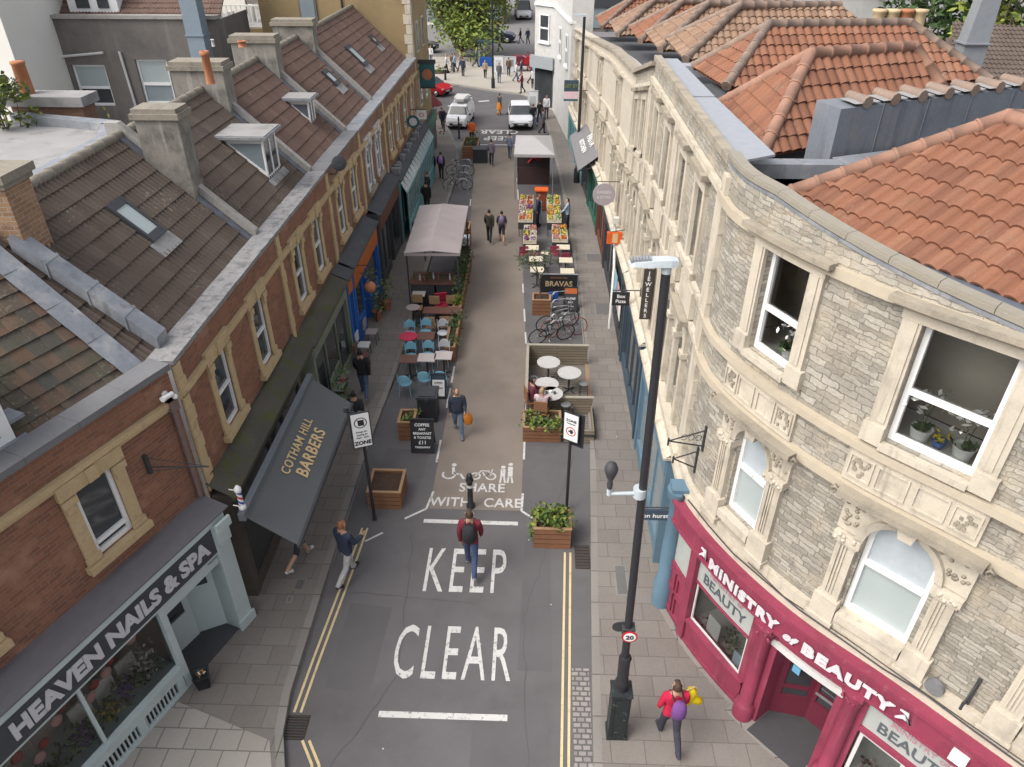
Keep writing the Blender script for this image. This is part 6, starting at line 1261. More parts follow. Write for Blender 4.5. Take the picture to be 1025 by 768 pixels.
def dr(o, M_):
    m = MB()
    for k in range(28):
        a, b = k / 28 * 6.2832, (k + 1) / 28 * 6.2832; m.poly([(.13 * math.cos(q) * s_, -.0105, -.12 + .13 * math.sin(q) * s_) for q, s_ in ((a, 1), (b, 1), (b, .8), (a, .8))])
    m.xf(M_); obj('symbol', m, MT['red'], o)
    m = MB(); m.box(-.07, .07, -.0115, -.011, -.14, -.10); m.box(-.02, .05, -.0125, -.012, -.18, -.06); m.xf(M_); obj('symbol', m, MT['black'], o)
    tt = text_mb('ZONE', .1, .002, .003); tt.xf(M_ @ Matrix.Translation((0, -.013, .16))); obj('lettering', tt, MT['black'], o); tt = text_mb('Pedestrian', .055, .002, .001); tt.xf(M_ @ Matrix.Translation((0, -.013, .09))); obj('lettering', tt, MT['black'], o)
sign_board(t, .38, .78, -.055, 2.66, rad(-30), dr, ''); m = MB(); m.box(-.03, .33, .02, .05, 2.1, 3.05, 0, Matrix.Rotation(rad(-30), 4, 'Z')); obj('rear_plate', m, MT['black'], t)
# bollard
t = thing('bollard', 'black bollard in the middle of the tan path before the walking man', 'bollard', (-1.53, 13.85, 0))
m = MB(); m.lathe([(.11, 0), (.11, .1), (.075, .14), (.07, .85), (.1, .88), (.1, .93), (.06, .98), (.08, 1.04), (.05, 1.1), (.01, 1.12)], (0, 0, 0), 14); obj('bollard_post', m, MT['black'], t)
m = MB(); m.lathe([(.076, .68), (.075, .76)], (0, 0, 0), 14); obj('reflective_band', m, MT['white2'], t)
# boards
def a_board(label, x, y, w, h, rz, lines, face='black', band=None, z=0, name='menu_board'):
    t = thing(name, label, 'sign board', (x, y, z), rz)
    for sg, nm in ((1, 'front_panel'), (-1, 'rear_panel')):
        M_ = Matrix.Translation((0, -sg * .22, 0)) @ Matrix.Rotation(-sg * rad(13), 4, 'X'); m = MB(); m.box(-w / 2, w / 2, -.012, .012, .05, h, 0, M_); o = obj(nm, m, MT[face] if isinstance(face, str) else face, t)
        if sg > 0:
            m = MB(); bars(m, -w / 2 - .02, w / 2 + .02, .03, h + .02, -.03, .035); m.xf(M_); obj('frame', m, MT['black'], o)
            if band: m = MB(); m.box(-w / 2 + .02, w / 2 - .02, -.018, -.013, band[1] * h, band[2] * h, 0, M_); obj('printed_panel', m, band[0], o)
            for s_, z_, sz in lines:
                tt = text_mb(s_, sz, .002, .002); tt.xf(M_ @ Matrix.Translation((0, -.022, z_ * h))); obj('lettering', tt, MT['white'] if not (band and len(band) > 3) else MT['black'], o)
    return t
a_board('black lettered menu board in front of the small sparse planter', -3.05, 16.2, .62, 1.05, 0, [('COFFEE', .8, .12), ('ANY', .68, .1), ('BREAKFAST', .56, .1), ('& TOASTIE', .44, .1), ('£11', .28, .15), ('TAKEAWAY', .16, .08)])
a_board('small pavement board with a white poster beside the blue chairs', -2.92, 18.9, .42, .82, 0, [('OPEN', .62, .1), ('ALL DAY', .42, .07)], 'navy', (MT['white'], .12, .78, 1))
a_board('pavement board with orange top and white print beside the tapas banner', 1.38, 24.85, .5, .95, 0, [('TAPAS', .5, .12), ('BAR', .36, .1), ('Menu', .2, .1)], 'char', (flat('orange_print', (.45, .12, .04)), .74, .96))
t = thing('storage_box', 'dark grey storage box behind the black menu board', 'box', (-3.1, 17.75, 0)); m = MB(); m.box(-.28, .28, -.3, .3, 0, .82); obj('box_body', m, MT['bin'], t); m = MB(); m.box(-.31, .31, -.33, .33, .82, .9); m.box(-.25, .25, -.27, .27, .9, .93); m.box(-.05, .05, -.36, -.33, .75, .85); obj('lid', m, MT['char'], t)
t = thing('storage_box', 'small pale box beyond the pale canopy by the brown planter', 'box', (-3.0, 29.6, 0)); m = MB(); m.box(-.16, .16, -.2, .2, 0, .6); obj('box_body', m, MT['bin'], t); m = MB(); m.box(-.17, .17, -.21, .21, .6, .95); obj('lid', m, MT['silver'], t)
t = thing('plastic_tub', 'black plastic tub with flowers beside the salon step', 'tub', (-6.35, 8.5, PZ), rad(68)); m = MB(); m.lathe([(.15, 0), (.2, .36), (.22, .37), (.19, .37), (.17, .3), (0, .3)], (0, 0, 0), 4); obj('tub_body', m, MT['bin'], t)
m = MB()
for i in range(22): m.leaf((RN.gauss(0, .06), RN.gauss(0, .06), RN.uniform(.3, .4)), .07, RN.randrange(3))
obj('flowers', m, [MT['white'], flat('orange_petal', (.5, .2, .03)), MT['leafb']], t)

# ---- chairs and tables
def chair(label, mat, loc, rz, group='cafe chairs on the left', sc=1, sq=False):
    t = thing('cafe_chair', label, 'chair', loc, rz, group); t.scale = (sc,) * 3
    m = MB()
    if sq: m.box(-.21, .21, -.21, .21, .44, .48)
    else: m.lathe([(.2, .44), (.22, .455), (.21, .475), (0, .475)], (0, 0, 0), 14)
    obj('seat', m, MT[mat], t)
    m = MB(); N = 10; th_ = [math.pi * (.12 + .76 * i / N) for i in range(N + 1)]
    if sq: m.box(-.21, .21, .19, .23, .6, .95)
    else:
        top = lambda a: .62 + .28 * max(0, math.sin((a - .38) / 2.39 * math.pi)) ** .6
        p = [(.23 * math.cos(a) * 1.02, .1 + .15 * math.sin(a)) for a in th_]
        for (xa, ya), (xb, yb), a, b in zip(p[:-1], p[1:], th_[:-1], th_[1:]): m.add([(xa, ya, .6), (xb, yb, .6), (xb, yb, top(b)), (xa, ya, top(a)), (xa, ya + .03, .6), (xb, yb + .03, .6), (xb, yb + .03, top(b)), (xa, ya + .03, top(a))], [(0, 1, 2, 3), (4, 7, 6, 5), (3, 2, 6, 7), (0, 4, 5, 1)], 0, None, False)
    obj('backrest', m, MT[mat], t)
    for x, y in ((-.17, -.17), (.17, -.17), (-.17, .17), (.17, .17)):
        m = MB(); m.tube([(x * 1.15, y * 1.15, 0), (x, y, .45)], .013, 6)
        if y > 0: m.tube([(x, y, .45), (x * 1.2, .21, .9 if not sq else .62)], .013, 6)
        obj('leg', m, MT['iron'] if sq else MT[mat], t)
    return t
def table(label, mat, loc, w, d, rz=0, h=.74, round_=False, group='cafe tables on the left', leg='iron', sc=1):
    t = thing('cafe_table', label, 'table', loc, rz, group); t.scale = (sc,) * 3; m = MB()
    if round_: m.lathe([(w / 2 - .01, h - .03), (w / 2, h - .02), (w / 2, h)], (0, 0, 0), 24, 0, False)
    else: m.box(-w / 2, w / 2, -d / 2, d / 2, h - .03, h)
    obj('table_top', m, MT[mat], t); m = MB(); m.tube([(0, 0, .02), (0, 0, h - .03)], .03, 8)
    for a in range(4): q = a * math.pi / 2 + .78; m.tube([(0, 0, .05), (.26 * math.cos(q), .26 * math.sin(q), .015)], .018, 6)
    obj('pedestal', m, MT[leg], t); return t
CG = [('pale blue chair behind the red round table', 'skyb', -4.3, 22.0, 0), ('pale blue chair behind the brown top next to the red round table', 'skyb', -3.78, 22.15, 0), ('pale grey chair with its rounded back by the path planter', 'silver', -3.15, 22.1, 0),
      ('pale blue chair at the left end of the middle table row', 'skyb', -4.05, 20.5, 0), ('pale blue chair in the middle of the middle table row', 'skyb', -3.5, 20.6, 0), ('pale grey chair at the path end of the middle table row', 'silver', -2.98, 20.7, 0),
      ('pale blue chair nearest the pavement in the front row', 'skyb', -3.98, 18.9, math.pi), ('pale blue chair in the middle of the front row', 'skyb', -3.4, 19.15, math.pi), ('pale blue chair of the front row next to the path', 'skyb', -2.9, 19.2, math.pi)]
for l_, m_, x, y, r_ in CG: chair(l_, m_, (x, y, 0), r_ + RN.uniform(-.12, .12), sc=.95)
table('red round table among the blue chairs', 'rtop', (-4.22, 21.3, 0), .62, 0, round_=True); table('brown square table next to the red round table', 'btop', (-3.62, 21.35, 0), .55, .55)
table('brown table at the pavement end of the front row', 'btop', (-3.98, 19.85, 0), .55, .5); table('pale pink square table in the middle of the front row', 'ttop', (-3.42, 19.95, 0), .56, .5); table('pale grey square table of the front row by the path', 'ttop', (-2.9, 20.1, 0), .56, .5)
table('long brown table in front of the black bar', 'btop', (-3.3, 23.2, 0), 1.35, .5, leg='wood'); table('round plate topped table by the left pavement', 'canvas', (-4.38, 23.4, 0), .5, 0, round_=True); table('white square table with a dark cup near the black bar', 'white2', (-4.32, 24.5, 0), .48, .42)
for l_, x, y, r_ in (('wooden slatted chair behind the long brown table nearest the pavement', -3.68, 23.85, 0), ('wooden slatted chair behind the long brown table nearest the hedge', -3.05, 23.9, 0), ('wooden chair in front of the long brown table nearest the pavement', -3.65, 22.6, math.pi), ('wooden chair in front of the long brown table nearest the path planter', -3.1, 22.65, math.pi), ('wooden chair between the plate topped table and the white square table', -4.32, 23.95, 0)): chair(l_, 'woodrim', (x, y, 0), r_, 'wooden chairs round the long table', .92, True)
t = thing('potted_palm', 'spiky bright green pot plant beside the long brown table', 'potted plant', (-2.85, 24.1, 0)); m = MB(); m.lathe([(.14, 0), (.2, .4), (.18, .4), (0, .36)], (0, 0, 0), 12); obj('pot', m, MT['bin'], t)
m = MB()
for i in range(46): a, b = RN.uniform(0, 6.28), RN.uniform(.2, .75); p = V((math.cos(a) * b * .55, math.sin(a) * b * .55, .4 + (1 - b) * .75)); m.tube([(0, 0, .38), tuple(p * .6 + V((0, 0, .3))), tuple(p)], [.012, .02, .003], 4, RN.randrange(2))
obj('fronds', m, [MT['leafy'], MT['leafa']], t)
# pale canopy and black bar
t = thing('market_canopy', 'pale canvas canopy over a black bar on the left of the path', 'canopy', (-3.7, 26.6, 0))
m = MB(); E_ = [(-.98, -2.45), (1.02, -2.4), (.92, 2.45), (-1.1, 2.45)]; N = 10
cn = lambda u, v: (lambda a, b: (a[0] + (b[0] - a[0]) * u, a[1] + (b[1] - a[1]) * u))((E_[0][0] + (E_[3][0] - E_[0][0]) * v, E_[0][1] + (E_[3][1] - E_[0][1]) * v), (E_[1][0] + (E_[2][0] - E_[1][0]) * v, E_[1][1] + (E_[2][1] - E_[1][1]) * v))
zc = lambda u, v: 2.5 + .38 * min(u, 1 - u) * 2 * min(1, min(v, 1 - v) * 4 + .25) - .03 * math.sin(v * math.pi * 6) ** 2
for i in range(N):
    for j in range(24):
        q = [(i / N, j / 24), ((i + 1) / N, j / 24), ((i + 1) / N, (j + 1) / 24), (i / N, (j + 1) / 24)]; m.add([(*cn(u, v), zc(u, v)) for u, v in q], [(0, 1, 2, 3)], 0, None, True)
for i in range(4): a, b = E_[i], E_[(i + 1) % 4]; m.add([(*a, 2.5), (*b, 2.5), (*b, 2.36), (*a, 2.36)], [(0, 1, 2, 3)]) if i in (1, 3) else m.add([(*a, zc(0, 0)), (*b, zc(0, 0)), (*b, 2.4), (*a, 2.4)], [(0, 1, 2, 3)])
obj('canvas_roof', m, MT['canvas'], t)
for x, y in ((-.92, -2.3), (.92, -2.3), (.85, 2.3), (-1.0, 2.3)): m = MB(); m.tube([(x, y, 0), (x, y, 2.45)], .03, 8); obj('post', m, MT['char'], t)
t = thing('outdoor_bar', 'black outdoor bar counter under the pale canopy', 'bar', (-3.7, 25.0, 0)); m = MB(); m.box(-.95, -.05, -.25, .25, 0, 1.0); m.box(.05, .85, -.25, .25, 0, 1.0); obj('counter', m, MT['char'], t); m = MB(); m.box(-1.0, .9, -.3, .3, 1.0, 1.05); m.box(-1.0, .9, .9, 1.2, .8, .85); obj('counter_top', m, MT['btop'], t)
for i in range(9):
    t = thing('bottle', 'bottle standing on the black outdoor bar', 'bottle', (-4.55 + i * .19 + RN.uniform(-.05, .05), 25.0 + RN.uniform(-.15, .15), 1.05), 0, 'bottles and glasses on the outdoor bar'); m = MB(); m.lathe([(.035, 0), (.035, .16), (.015, .2), (.015, .27)], (0, 0, 0), 8); obj('glass', m, [MT['leafb'], MT['silver'], MT['wood']][i % 3], t)
    m = MB(); m.lathe([(.018, .27), (.018, .29), (0, .29)], (0, 0, 0), 6); obj('stopper', m, MT['black'], t)
t = thing('folding_chair', 'red folding sun chair standing in front of the black bar', 'chair', (-3.55, 24.45, 0), .3); m = MB(); m.box(-.24, .26, -.02, .02, .62, .98, 0, Matrix.Rotation(.3, 4, 'X')); obj('backrest', m, MT['rtop'], t); m = MB(); m.box(-.24, .26, -.45, -.02, .42, .46); obj('seat', m, MT['rtop'], t)
for x in (-.22, .24): m = MB(); m.tube([(x, .12, 0), (x, -.45, .45)], .014, 6); m.tube([(x, -.4, 0), (x, -.2, .65), (x, -.32, .98)], .014, 6); obj('leg', m, MT['iron'], t)

MT['tablew'] = mk('worn_white_top', (.40, .39, .38), .7, .1, 5)
# ---- seating enclosure on the right
t = thing('seating_enclosure', 'low timber board enclosure with decking round four white tables', 'parklet', (.8, 19, 0))
m = MB(); m.box(-.98, 1.0, -1.0, 1.75, .02, .09, 0); obj('deck', m, MT['deck'], t)
m = MB(); m.box(-.98, 1.0, 1.7, 1.76, .09, .8); obj('rear_screen', m, MT['cedar'], t); m = MB(); m.box(-.98, -.93, -1.0, 1.7, .09, .78); obj('side_screen', m, MT['cedar'], t); m = MB(); m.box(-.93, 1.0, -1.05, -1.0, .02, .62); obj('front_screen', m, MT['cedar'], t)
m = MB(); m.box(-1.02, 1.04, 1.68, 1.78, .8, .84); m.box(-1.02, -.93, -1.05, 1.68, .78, .82); m.box(-.91, 1.04, -1.07, -.97, .62, .66); obj('top_rail', m, flat('bleached_timber', (.30, .27, .22)), t)
for y in (-1.0, .4, 1.66): m = MB(); m.box(-.99, -.91, y - .04, y + .04, .02, .78); obj('post', m, MT['cedar'], t)
m = MB(); m.box(.94, 1.04, -1.0, 1.7, .09, .12); obj('edge_board', m, MT['woodrim'], t)
t = thing('seating_enclosure', 'empty boarded annexe beside the zone sign post', 'parklet', (1.35, 17.2, 0)); m = MB(); m.box(-.4, .42, -.55, .68, .02, .08); obj('deck', m, MT['deck'], t); m = MB(); m.box(-.42, .44, -.6, -.55, .02, .42); m.box(.4, .44, -.55, .68, .02, .4); obj('front_screen', m, MT['cedar'], t); m = MB(); m.tube([(-.4, -.62, .3), (.46, -.62, .28), (.46, .68, .3)], .025, 6); obj('hose_rail', m, MT['iron'], t)
for l_, x, y in (('white round table in the far corner of the enclosure', .5, 19.75), ('white round table beside the right edge of the enclosure', 1.14, 19.15), ('white round table between the seated people and the far table', .43, 18.5), ('white round table with cups in front of the seated people', .55, 17.98)): table(l_, 'tablew', (x, y, .09), .74, 0, round_=True, group='white tables in the timber enclosure', h=.68)
def stool(label, x, y):
    t = thing('stool', label, 'stool', (x, y, .09), 0, 'metal stools in the timber enclosure'); m = MB(); m.lathe([(.15, .43), (.16, .45), (.15, .46), (0, .455)], (0, 0, 0), 12); obj('seat', m, MT['slate'], t)
    for a in range(4): q = a * math.pi / 2 + .78; m = MB(); m.tube([(.19 * math.cos(q), .19 * math.sin(q), 0), (.12 * math.cos(q), .12 * math.sin(q), .44)], .014, 6); obj('leg', m, MT['iron'], t)
stool('metal stool by the left screen of the enclosure', .02, 19.15); stool('metal stool right of the right hand table', 1.6, 18.9); stool('metal stool nearest the zone sign', 1.0, 17.75)
for i in range(3): t = thing('cup', 'small dark cup on the table of the seated people', 'cup', (.42 + i * .12, 17.95 + .06 * (i % 2), .77), 0, 'cups on the seated people table'); m = MB(); m.lathe([(.03, 0), (.04, .08), (.035, .08), (.03, .02)], (0, 0, 0), 10); obj('cup_body', m, [MT['char'], MT['white'], MT['navy']][i], t); m = MB(); m.tube([(.04, 0, .02), (.06, 0, .04), (.04, 0, .065)], .006, 5); obj('handle', m, [MT['char'], MT['white'], MT['navy']][i], t)

# ---- bicycles and racks
def bicycle(label, loc, rz, frame='char', tyre='rubber', lean=6, group='bicycles', sc=1):
    t = thing('bicycle', label, 'bicycle', loc, rz, group); t.scale = (sc,) * 3; t.rotation_euler = (rad(lean), 0, rz)
    for x in (-.52, .52):
        w_ = MB(); pts = [(x + .33 * math.cos(a * math.pi / 12), 0, .34 + .33 * math.sin(a * math.pi / 12)) for a in range(25)]; w_.tube(pts, .02, 6, cap=False); o = obj('wheel', w_, MT[tyre], t)
        s = MB(); s.tube([(x, -.04, .34), (x, .04, .34)], .03, 8)
        for a in range(10): q = a * .628; s.tube([(x, 0, .34), (x + .32 * math.cos(q), 0, .34 + .32 * math.sin(q))], .003, 3)
        obj('spokes', s, MT['steel'], o)
    f = MB(); bb, st_, hd_ = (-.08, 0, .3), (-.22, 0, .78), (.36, 0, .82); 
    for a, b in ((bb, st_), (bb, (.4, 0, .68)), (st_, hd_), ((-.52, 0, .34), bb), ((-.52, 0, .34), (-.2, 0, .72)), ((.36, 0, .85), (.42, 0, .62)), ((.42, 0, .62), (.52, 0, .34))): f.tube([a, b], .018, 6)
    obj('frame', f, MT[frame], t)
    f = MB(); f.tube([(.36, 0, .84), (.34, 0, .98)], .014, 6); f.tube([(.28, -.28, 1.0), (.36, -.2, .98), (.36, .2, .98), (.28, .28, 1.0)], .014, 6); obj('handlebar', f, MT['iron'], t)
    f = MB(); f.tube([(-.22, 0, .78), (-.24, 0, .9)], .014, 6); f.ball((-.24, 0, .92), (.14, .07, .035), 8); obj('saddle', f, MT['black'], t)
    f = MB(); f.lathe([(.1, -.01), (.1, .01)], (0, 0, 0), 12); f.xf(Matrix.Translation((-.08, .03, .3)) @ Matrix.Rotation(rad(90), 4, 'X')); f.tube([(-.08, .05, .3), (.02, .06, .17)], .012, 5); f.tube([(-.08, -.05, .3), (-.18, -.06, .43)], .012, 5); obj('crankset', f, MT['steel'], t); return t
bicycle('black bicycle with dark tyres leaning nearest the enclosure screen', (.62, 22.35, 0), rad(20), 'black', 'rubber', 10, 'bicycles on the right racks')
bicycle('bicycle with red brown tyres at the right hand rack', (1.1, 22.75, 0), rad(14), 'char', flat('brown_tyre', (.2, .06, .04)).name and 'rubber', -8, 'bicycles on the right racks'); MT['btyre'] = flat('brown_tyre', (.2, .06, .04))
for o_ in D.objects:
    if o_.get('label', '').startswith('bicycle with red brown'):
        for c_ in o_.children:
            if c_.name.startswith('wheel'): c_.data.materials[0] = MT['btyre']
bicycle('silver grey bicycle at the farther right hand rack', (.85, 23.3, 0), rad(24), 'steel', 'rubber', 7, 'bicycles on the right racks')
def rack(label, x, y, rz, group, L=.75, h=.8):
    t = thing('bike_rack', label, 'bike rack', (x, y, 0), rz, group); m = MB(); a = L / 2; m.tube([(-a, 0, 0), (-a, 0, h - .12), (-a + .1, 0, h), (a - .1, 0, h), (a, 0, h - .12), (a, 0, 0)], .026, 8); obj('hoop', m, MT['steel'], t)
    m = MB(); m.lathe([(.06, 0), (.06, .015), (.03, .02)], (-a, 0, 0), 10); m.lathe([(.06, 0), (.06, .015), (.03, .02)], (a, 0, 0), 10); obj('foot_plate', m, MT['steel'], t)
for i, (l_, y) in enumerate((('steel hoop rack nearest the enclosure, holding the black bicycle', 22.5), ('second steel hoop rack from the enclosure, between bicycles', 23.0), ('third steel hoop rack from the enclosure', 23.55), ('empty steel hoop rack fourth from the enclosure', 24.1), ('empty steel hoop rack nearest the tapas banner', 24.75))): rack(l_, .95 + .02 * i, y, rad(16), 'steel hoop racks by the enclosure')
for i in range(4): rack(f'{("nearest", "second", "third", "farthest")[i]} steel hoop rack of the row by the left kerb', -4.15 - .04 * i, 37.8 + i * 1.15, rad(4), 'steel hoop racks by the left kerb', 1.1)
bicycle('dark bicycle parked in the left kerb racks, nearer one', (-4.2, 38.4, 0), rad(5), 'char', 'rubber', 5, 'bicycles at the left racks', .95); bicycle('dark bicycle parked in the left kerb racks, farther one', (-4.3, 40.8, 0), rad(3), 'navy', 'rubber', -5, 'bicycles at the left racks', .95)
t = thing('cycle_sign', 'blue plastic sheet tied to the rack beside the tapas banner', 'sheet', (.72, 24.85, .3), rad(16)); m = MB(); m.box(-.18, .2, -.02, .02, 0, .42); obj('sheet', m, MT['blue'], t)
# ---- tapas terrace and fruit stall
t = thing('banner_screen', 'dark cloth screen lettered BRAVAS closing the tapas tables', 'banner', (.95, 25.85, 0)); m = MB(); m.box(-.72, .72, -.015, .015, .06, .95); obj('cloth', m, MT['black'], t)
m = MB(); m.tube([(-.74, 0, 0), (-.74, 0, 1.0)], .025, 8); m.tube([(.74, 0, 0), (.74, 0, 1.0)], .025, 8); m.tube([(-.74, 0, .98), (.74, 0, .98)], .018, 6); obj('frame', m, MT['steel'], t); letters(t, 'BRAVAS', 0, .48, -.022, .3, 'ochre', 1, .006); letters(t, 'COTHAM HILL', 0, .8, -.022, .1, 'wood', 1, .002)
for l_, x, y in (('cream table of the right hand tapas row nearest the banner', 1.3, 26.7), ('cream table of the right hand tapas row, second from the banner', 1.27, 27.75), ('cream table of the right hand tapas row beside the fruit crates', 1.2, 29.1), ('cream table of the left hand tapas row nearest the olive tree', .1, 26.8), ('cream table of the left hand tapas row, middle one', .05, 27.85), ('cream table of the left hand tapas row beside the fruit crates', -.12, 29.0)): table(l_, 'ctop', (x, y, 0), .55, .5, group='cream tapas tables on the right')
table('small cream side table in the tapas aisle', 'ctop', (.42, 28.4, 0), .34, .28, group='cream tapas tables on the right')
for l_, x, y in (('dark red chair at the right tapas row nearest the fruit', .85, 29.1), ('dark red chair at the left tapas row nearest the fruit', -.5, 29.0), ('dark red chair of the right tapas row in front of the second table', 1.25, 28.4), ('dark red chair of the left tapas row behind the middle table', .0, 28.4)): chair(l_, 'brickc' if 'brickc' in MT else 'magenta', (x, y, 0), RN.uniform(-.2, .2) + math.pi, 'dark red chairs at the tapas tables', .9, True)
FR = [flat('fruit_red', (.33, .05, .03)), flat('fruit_orange', (.42, .17, .03)), flat('fruit_yellow', (.42, .33, .06)), flat('fruit_green', (.12, .2, .04)), flat('fruit_white', (.42, .38, .33)), flat('fruit_purple', (.12, .04, .12)), flat('fruit_pink', (.38, .17, .16)), flat('fruit_brown', (.2, .09, .04))]
def stall(label, x0, x1, y0, y1, grid, cols):
    t = thing('stall_table', label, 'stall', ((x0 + x1) / 2, (y0 + y1) / 2, 0), 0, 'fruit stall tables'); a, b = (x1 - x0) / 2, (y1 - y0) / 2; m = MB(); m.box(-a, a, -b, b, .66, .7); obj('table_top', m, MT['ctop'], t)
    for x in (-a + .05, a - .05):
        for y in (-b + .05, b - .05): m = MB(); m.tube([(x, y, 0), (x, y, .66)], .02, 6); obj('leg', m, MT['iron'], t)
    m = MB(); m.poly([(-a, -b - .005, .69), (a, -b - .005, .69), (a, -b - .005, .35), (-a, -b - .005, .35)]); obj('skirt', m, MT['char'], t)
    nx, ny = grid; k = 0
    for j in range(ny):
        for i in range(nx):
            c = cols[k % len(cols)]; k += 1; w_, d_ = (x1 - x0) / nx, (y1 - y0) / ny; cx, cy = x0 + (i + .5) * w_, y0 + (j + .5) * d_; nm = ('red', 'orange', 'yellow', 'green', 'white', 'purple', 'pink', 'brown')[c]
            cr = thing('fruit_crate', f'{nm} produce crate, {("front", "second", "third", "fourth", "rear")[j] if ny > 3 else ("front", "middle", "rear")[j]} row, {"path" if i == 0 else "shop"} side of {"farther" if "farther" in label else "nearer"} {"left" if "left" in label else "right"} stall table', 'crate', (cx, cy, .7), 0, 'crates of fruit and vegetables'); m = MB(); p, q = w_ * .47, d_ * .46
            m.box(-p, p, -q, q, 0, .03); m.box(-p, p, -q, -q + .02, .03, .12); m.box(-p, p, q - .02, q, .03, .12); m.box(-p, -p + .02, -q + .02, q - .02, .03, .12); m.box(p - .02, p, -q + .02, q - .02, .03, .12); obj('crate_box', m, MT['ctop'] if k % 3 else MT['wood'], cr)
            m = MB()
            for _ in range(26): m.ball((RN.uniform(-p + .04, p - .04), RN.uniform(-q + .04, q - .04), RN.uniform(.08, .16)), RN.uniform(.035, .055), 5, 0 if RN.random() < .68 else 1)
            obj('produce', m, [FR[c], FR[(c + 1) % 8]], cr)
stall('stall table left of the aisle farther from the camera', -.8, -.12, 32.0, 35.4, (2, 5), [0, 1, 4, 2, 4, 5, 6, 0, 2, 7]); stall('stall table right of the aisle farther from the camera', .53, 1.2, 32.0, 35.4, (2, 5), [2, 3, 1, 2, 1, 2, 3, 1, 3, 2]); stall('stall table left of the aisle nearer the camera', -.52, .06, 29.5, 31.4, (2, 3), [5, 4, 2, 4, 4, 6]); stall('stall table right of the aisle nearer the camera', .74, 1.42, 29.7, 31.5, (2, 3), [6, 0, 1, 2, 6, 1])
t = thing('stall_bin', 'tall bright orange box standing behind the fruit stall', 'box', (.25, 35.6, 0)); m = MB(); m.box(-.25, .28, -.2, .2, 0, 1.0); obj('box_body', m, flat('dull_orange_side', (.22, .06, .025)), t); m = MB(); m.box(-.32, .35, -.28, .28, 1.0, 1.07); obj('box_top', m, MT['redor'], t)
t = thing('market_stall', 'dark sided market stall with a pale roof at the far end of the path', 'stall', (-.1, 39, 0)); m = MB(); 
Ez = [(-1.05, -2.0), (1.0, -2.0), (.85, 1.6), (-1.05, 1.6)]
m.add([(*Ez[0], 2.35), (*Ez[1], 2.35), (*Ez[2], 2.35), (*Ez[3], 2.35), (-.05, -.2, 2.75)], [(0, 1, 4), (1, 2, 4), (2, 3, 4), (3, 0, 4)]); m.add([(*Ez[0], 2.35), (*Ez[1], 2.35), (*Ez[1], 2.2), (*Ez[0], 2.2)], [(0, 1, 2, 3)]); m.add([(*Ez[1], 2.35), (*Ez[2], 2.35), (*Ez[2], 2.2), (*Ez[1], 2.2)], [(0, 1, 2, 3)]); obj('canopy', m, flat('pale_grey_canvas', (.33, .32, .32)), t)
m = MB(); m.box(-.92, .82, .5, .54, 0, 2.2); m.box(-.94, -.9, .5, 1.6, 0, 2.2); m.box(-.92, .82, .46, .5, 0, .95, 1); obj('dark_screen', m, [flat('dark_brown_cloth', (.045, .032, .032)), flat('maroon_brown_cloth', (.06, .035, .035))], t); m = MB(); m.tube([(-.35, .45, 1.2), (-.1, .45, 1.5), (.2, .45, 1.35), (.4, .45, 1.55)], .06, 6); obj('red_emblem', m, MT['red'], t)
for x, y in ((-1.0, -1.9), (.95, -1.9), (.8, 1.5), (-1.0, 1.5)): m = MB(); m.tube([(x, y, 0), (x, y, 2.35)], .03, 6); obj('post', m, MT['steel'], t)
# ---- wall signs on the right
def hang(name, label, loc, w, h, mat, lines, lmat='white', vertical=False, arm=.0, round_=False):
    t = thing(name, label, 'shop sign', loc); m = MB()
    if round_: m.tube([(0, .03, 0), (0, -.03, 0)], w / 2, 28)
    else: m.box(-w / 2, w / 2, -.02, .02, -h / 2, h / 2)
    p = obj('sign_panel', m, MT[mat] if isinstance(mat, str) else mat, t)
    for s_, z_, sz in lines: letters(p, s_, 0, z_, -.034 if round_ else -.024, sz, lmat, 1, .002, ext=.002)
    m = MB(); m.tube([(-w / 2, 0, h / 2 + .06), (w / 2 + arm, 0, h / 2 + .06)], .016, 6); m.tube([(w / 2 + arm, 0, h / 2 + .15), (w / 2 + arm, 0, -h / 2)], .014, 6); obj('bracket', m, MT['iron'], t); return t
sg = hang('vertical_sign', 'tall narrow dark vertical sign reading JEWELLERS beside the lamp head', (2.90, 17.0, 4.56), .27, 1.42, flat('dark_brown_sign', (.05, .042, .038)), [(c, .55 - i * .15, .15) for i, c in enumerate('JEWELLERS')])
hang('hanging_sign', 'dark blue hanging sign with white lettering by the blue column', (2.5, 10.85, 2.72), .62, .27, 'navy', [('jon hurst', -.06, .15)], arm=.15)
hang('hanging_sign', 'black hanging sign with white pizza lettering over the right pavement', (2.5, 19.0, 3.42), .5, .42, 'black', [('Box', .04, .15), ('Pizza', -.12, .15)], arm=.3)
hang('round_sign', 'round pale lilac hanging sign over the right pavement', (2.47, 26.0, 4.1), .82, .82, flat('pale_lilac', (.33, .29, .31)), [('BARBER', .04, .15), ('& STORE', -.14, .13)], 'white2', arm=.35, round_=True)
t = thing('hanging_lamp', 'orange red box lamp sign hanging over the posters', 'shop sign', (2.75, 24.0, 3.25)); m = MB(); m.box(-.26, .26, -.08, .08, -.2, .2); obj('lamp_box', m, MT['redor'], t); m = MB(); m.box(-.08, .1, -.085, -.08, -.15, .18); obj('panel', m, MT['gold'], t); m = MB(); m.tube([(-.2, 0, .2), (.4, 0, .3)], .015, 6); obj('bracket', m, MT['iron'], t)
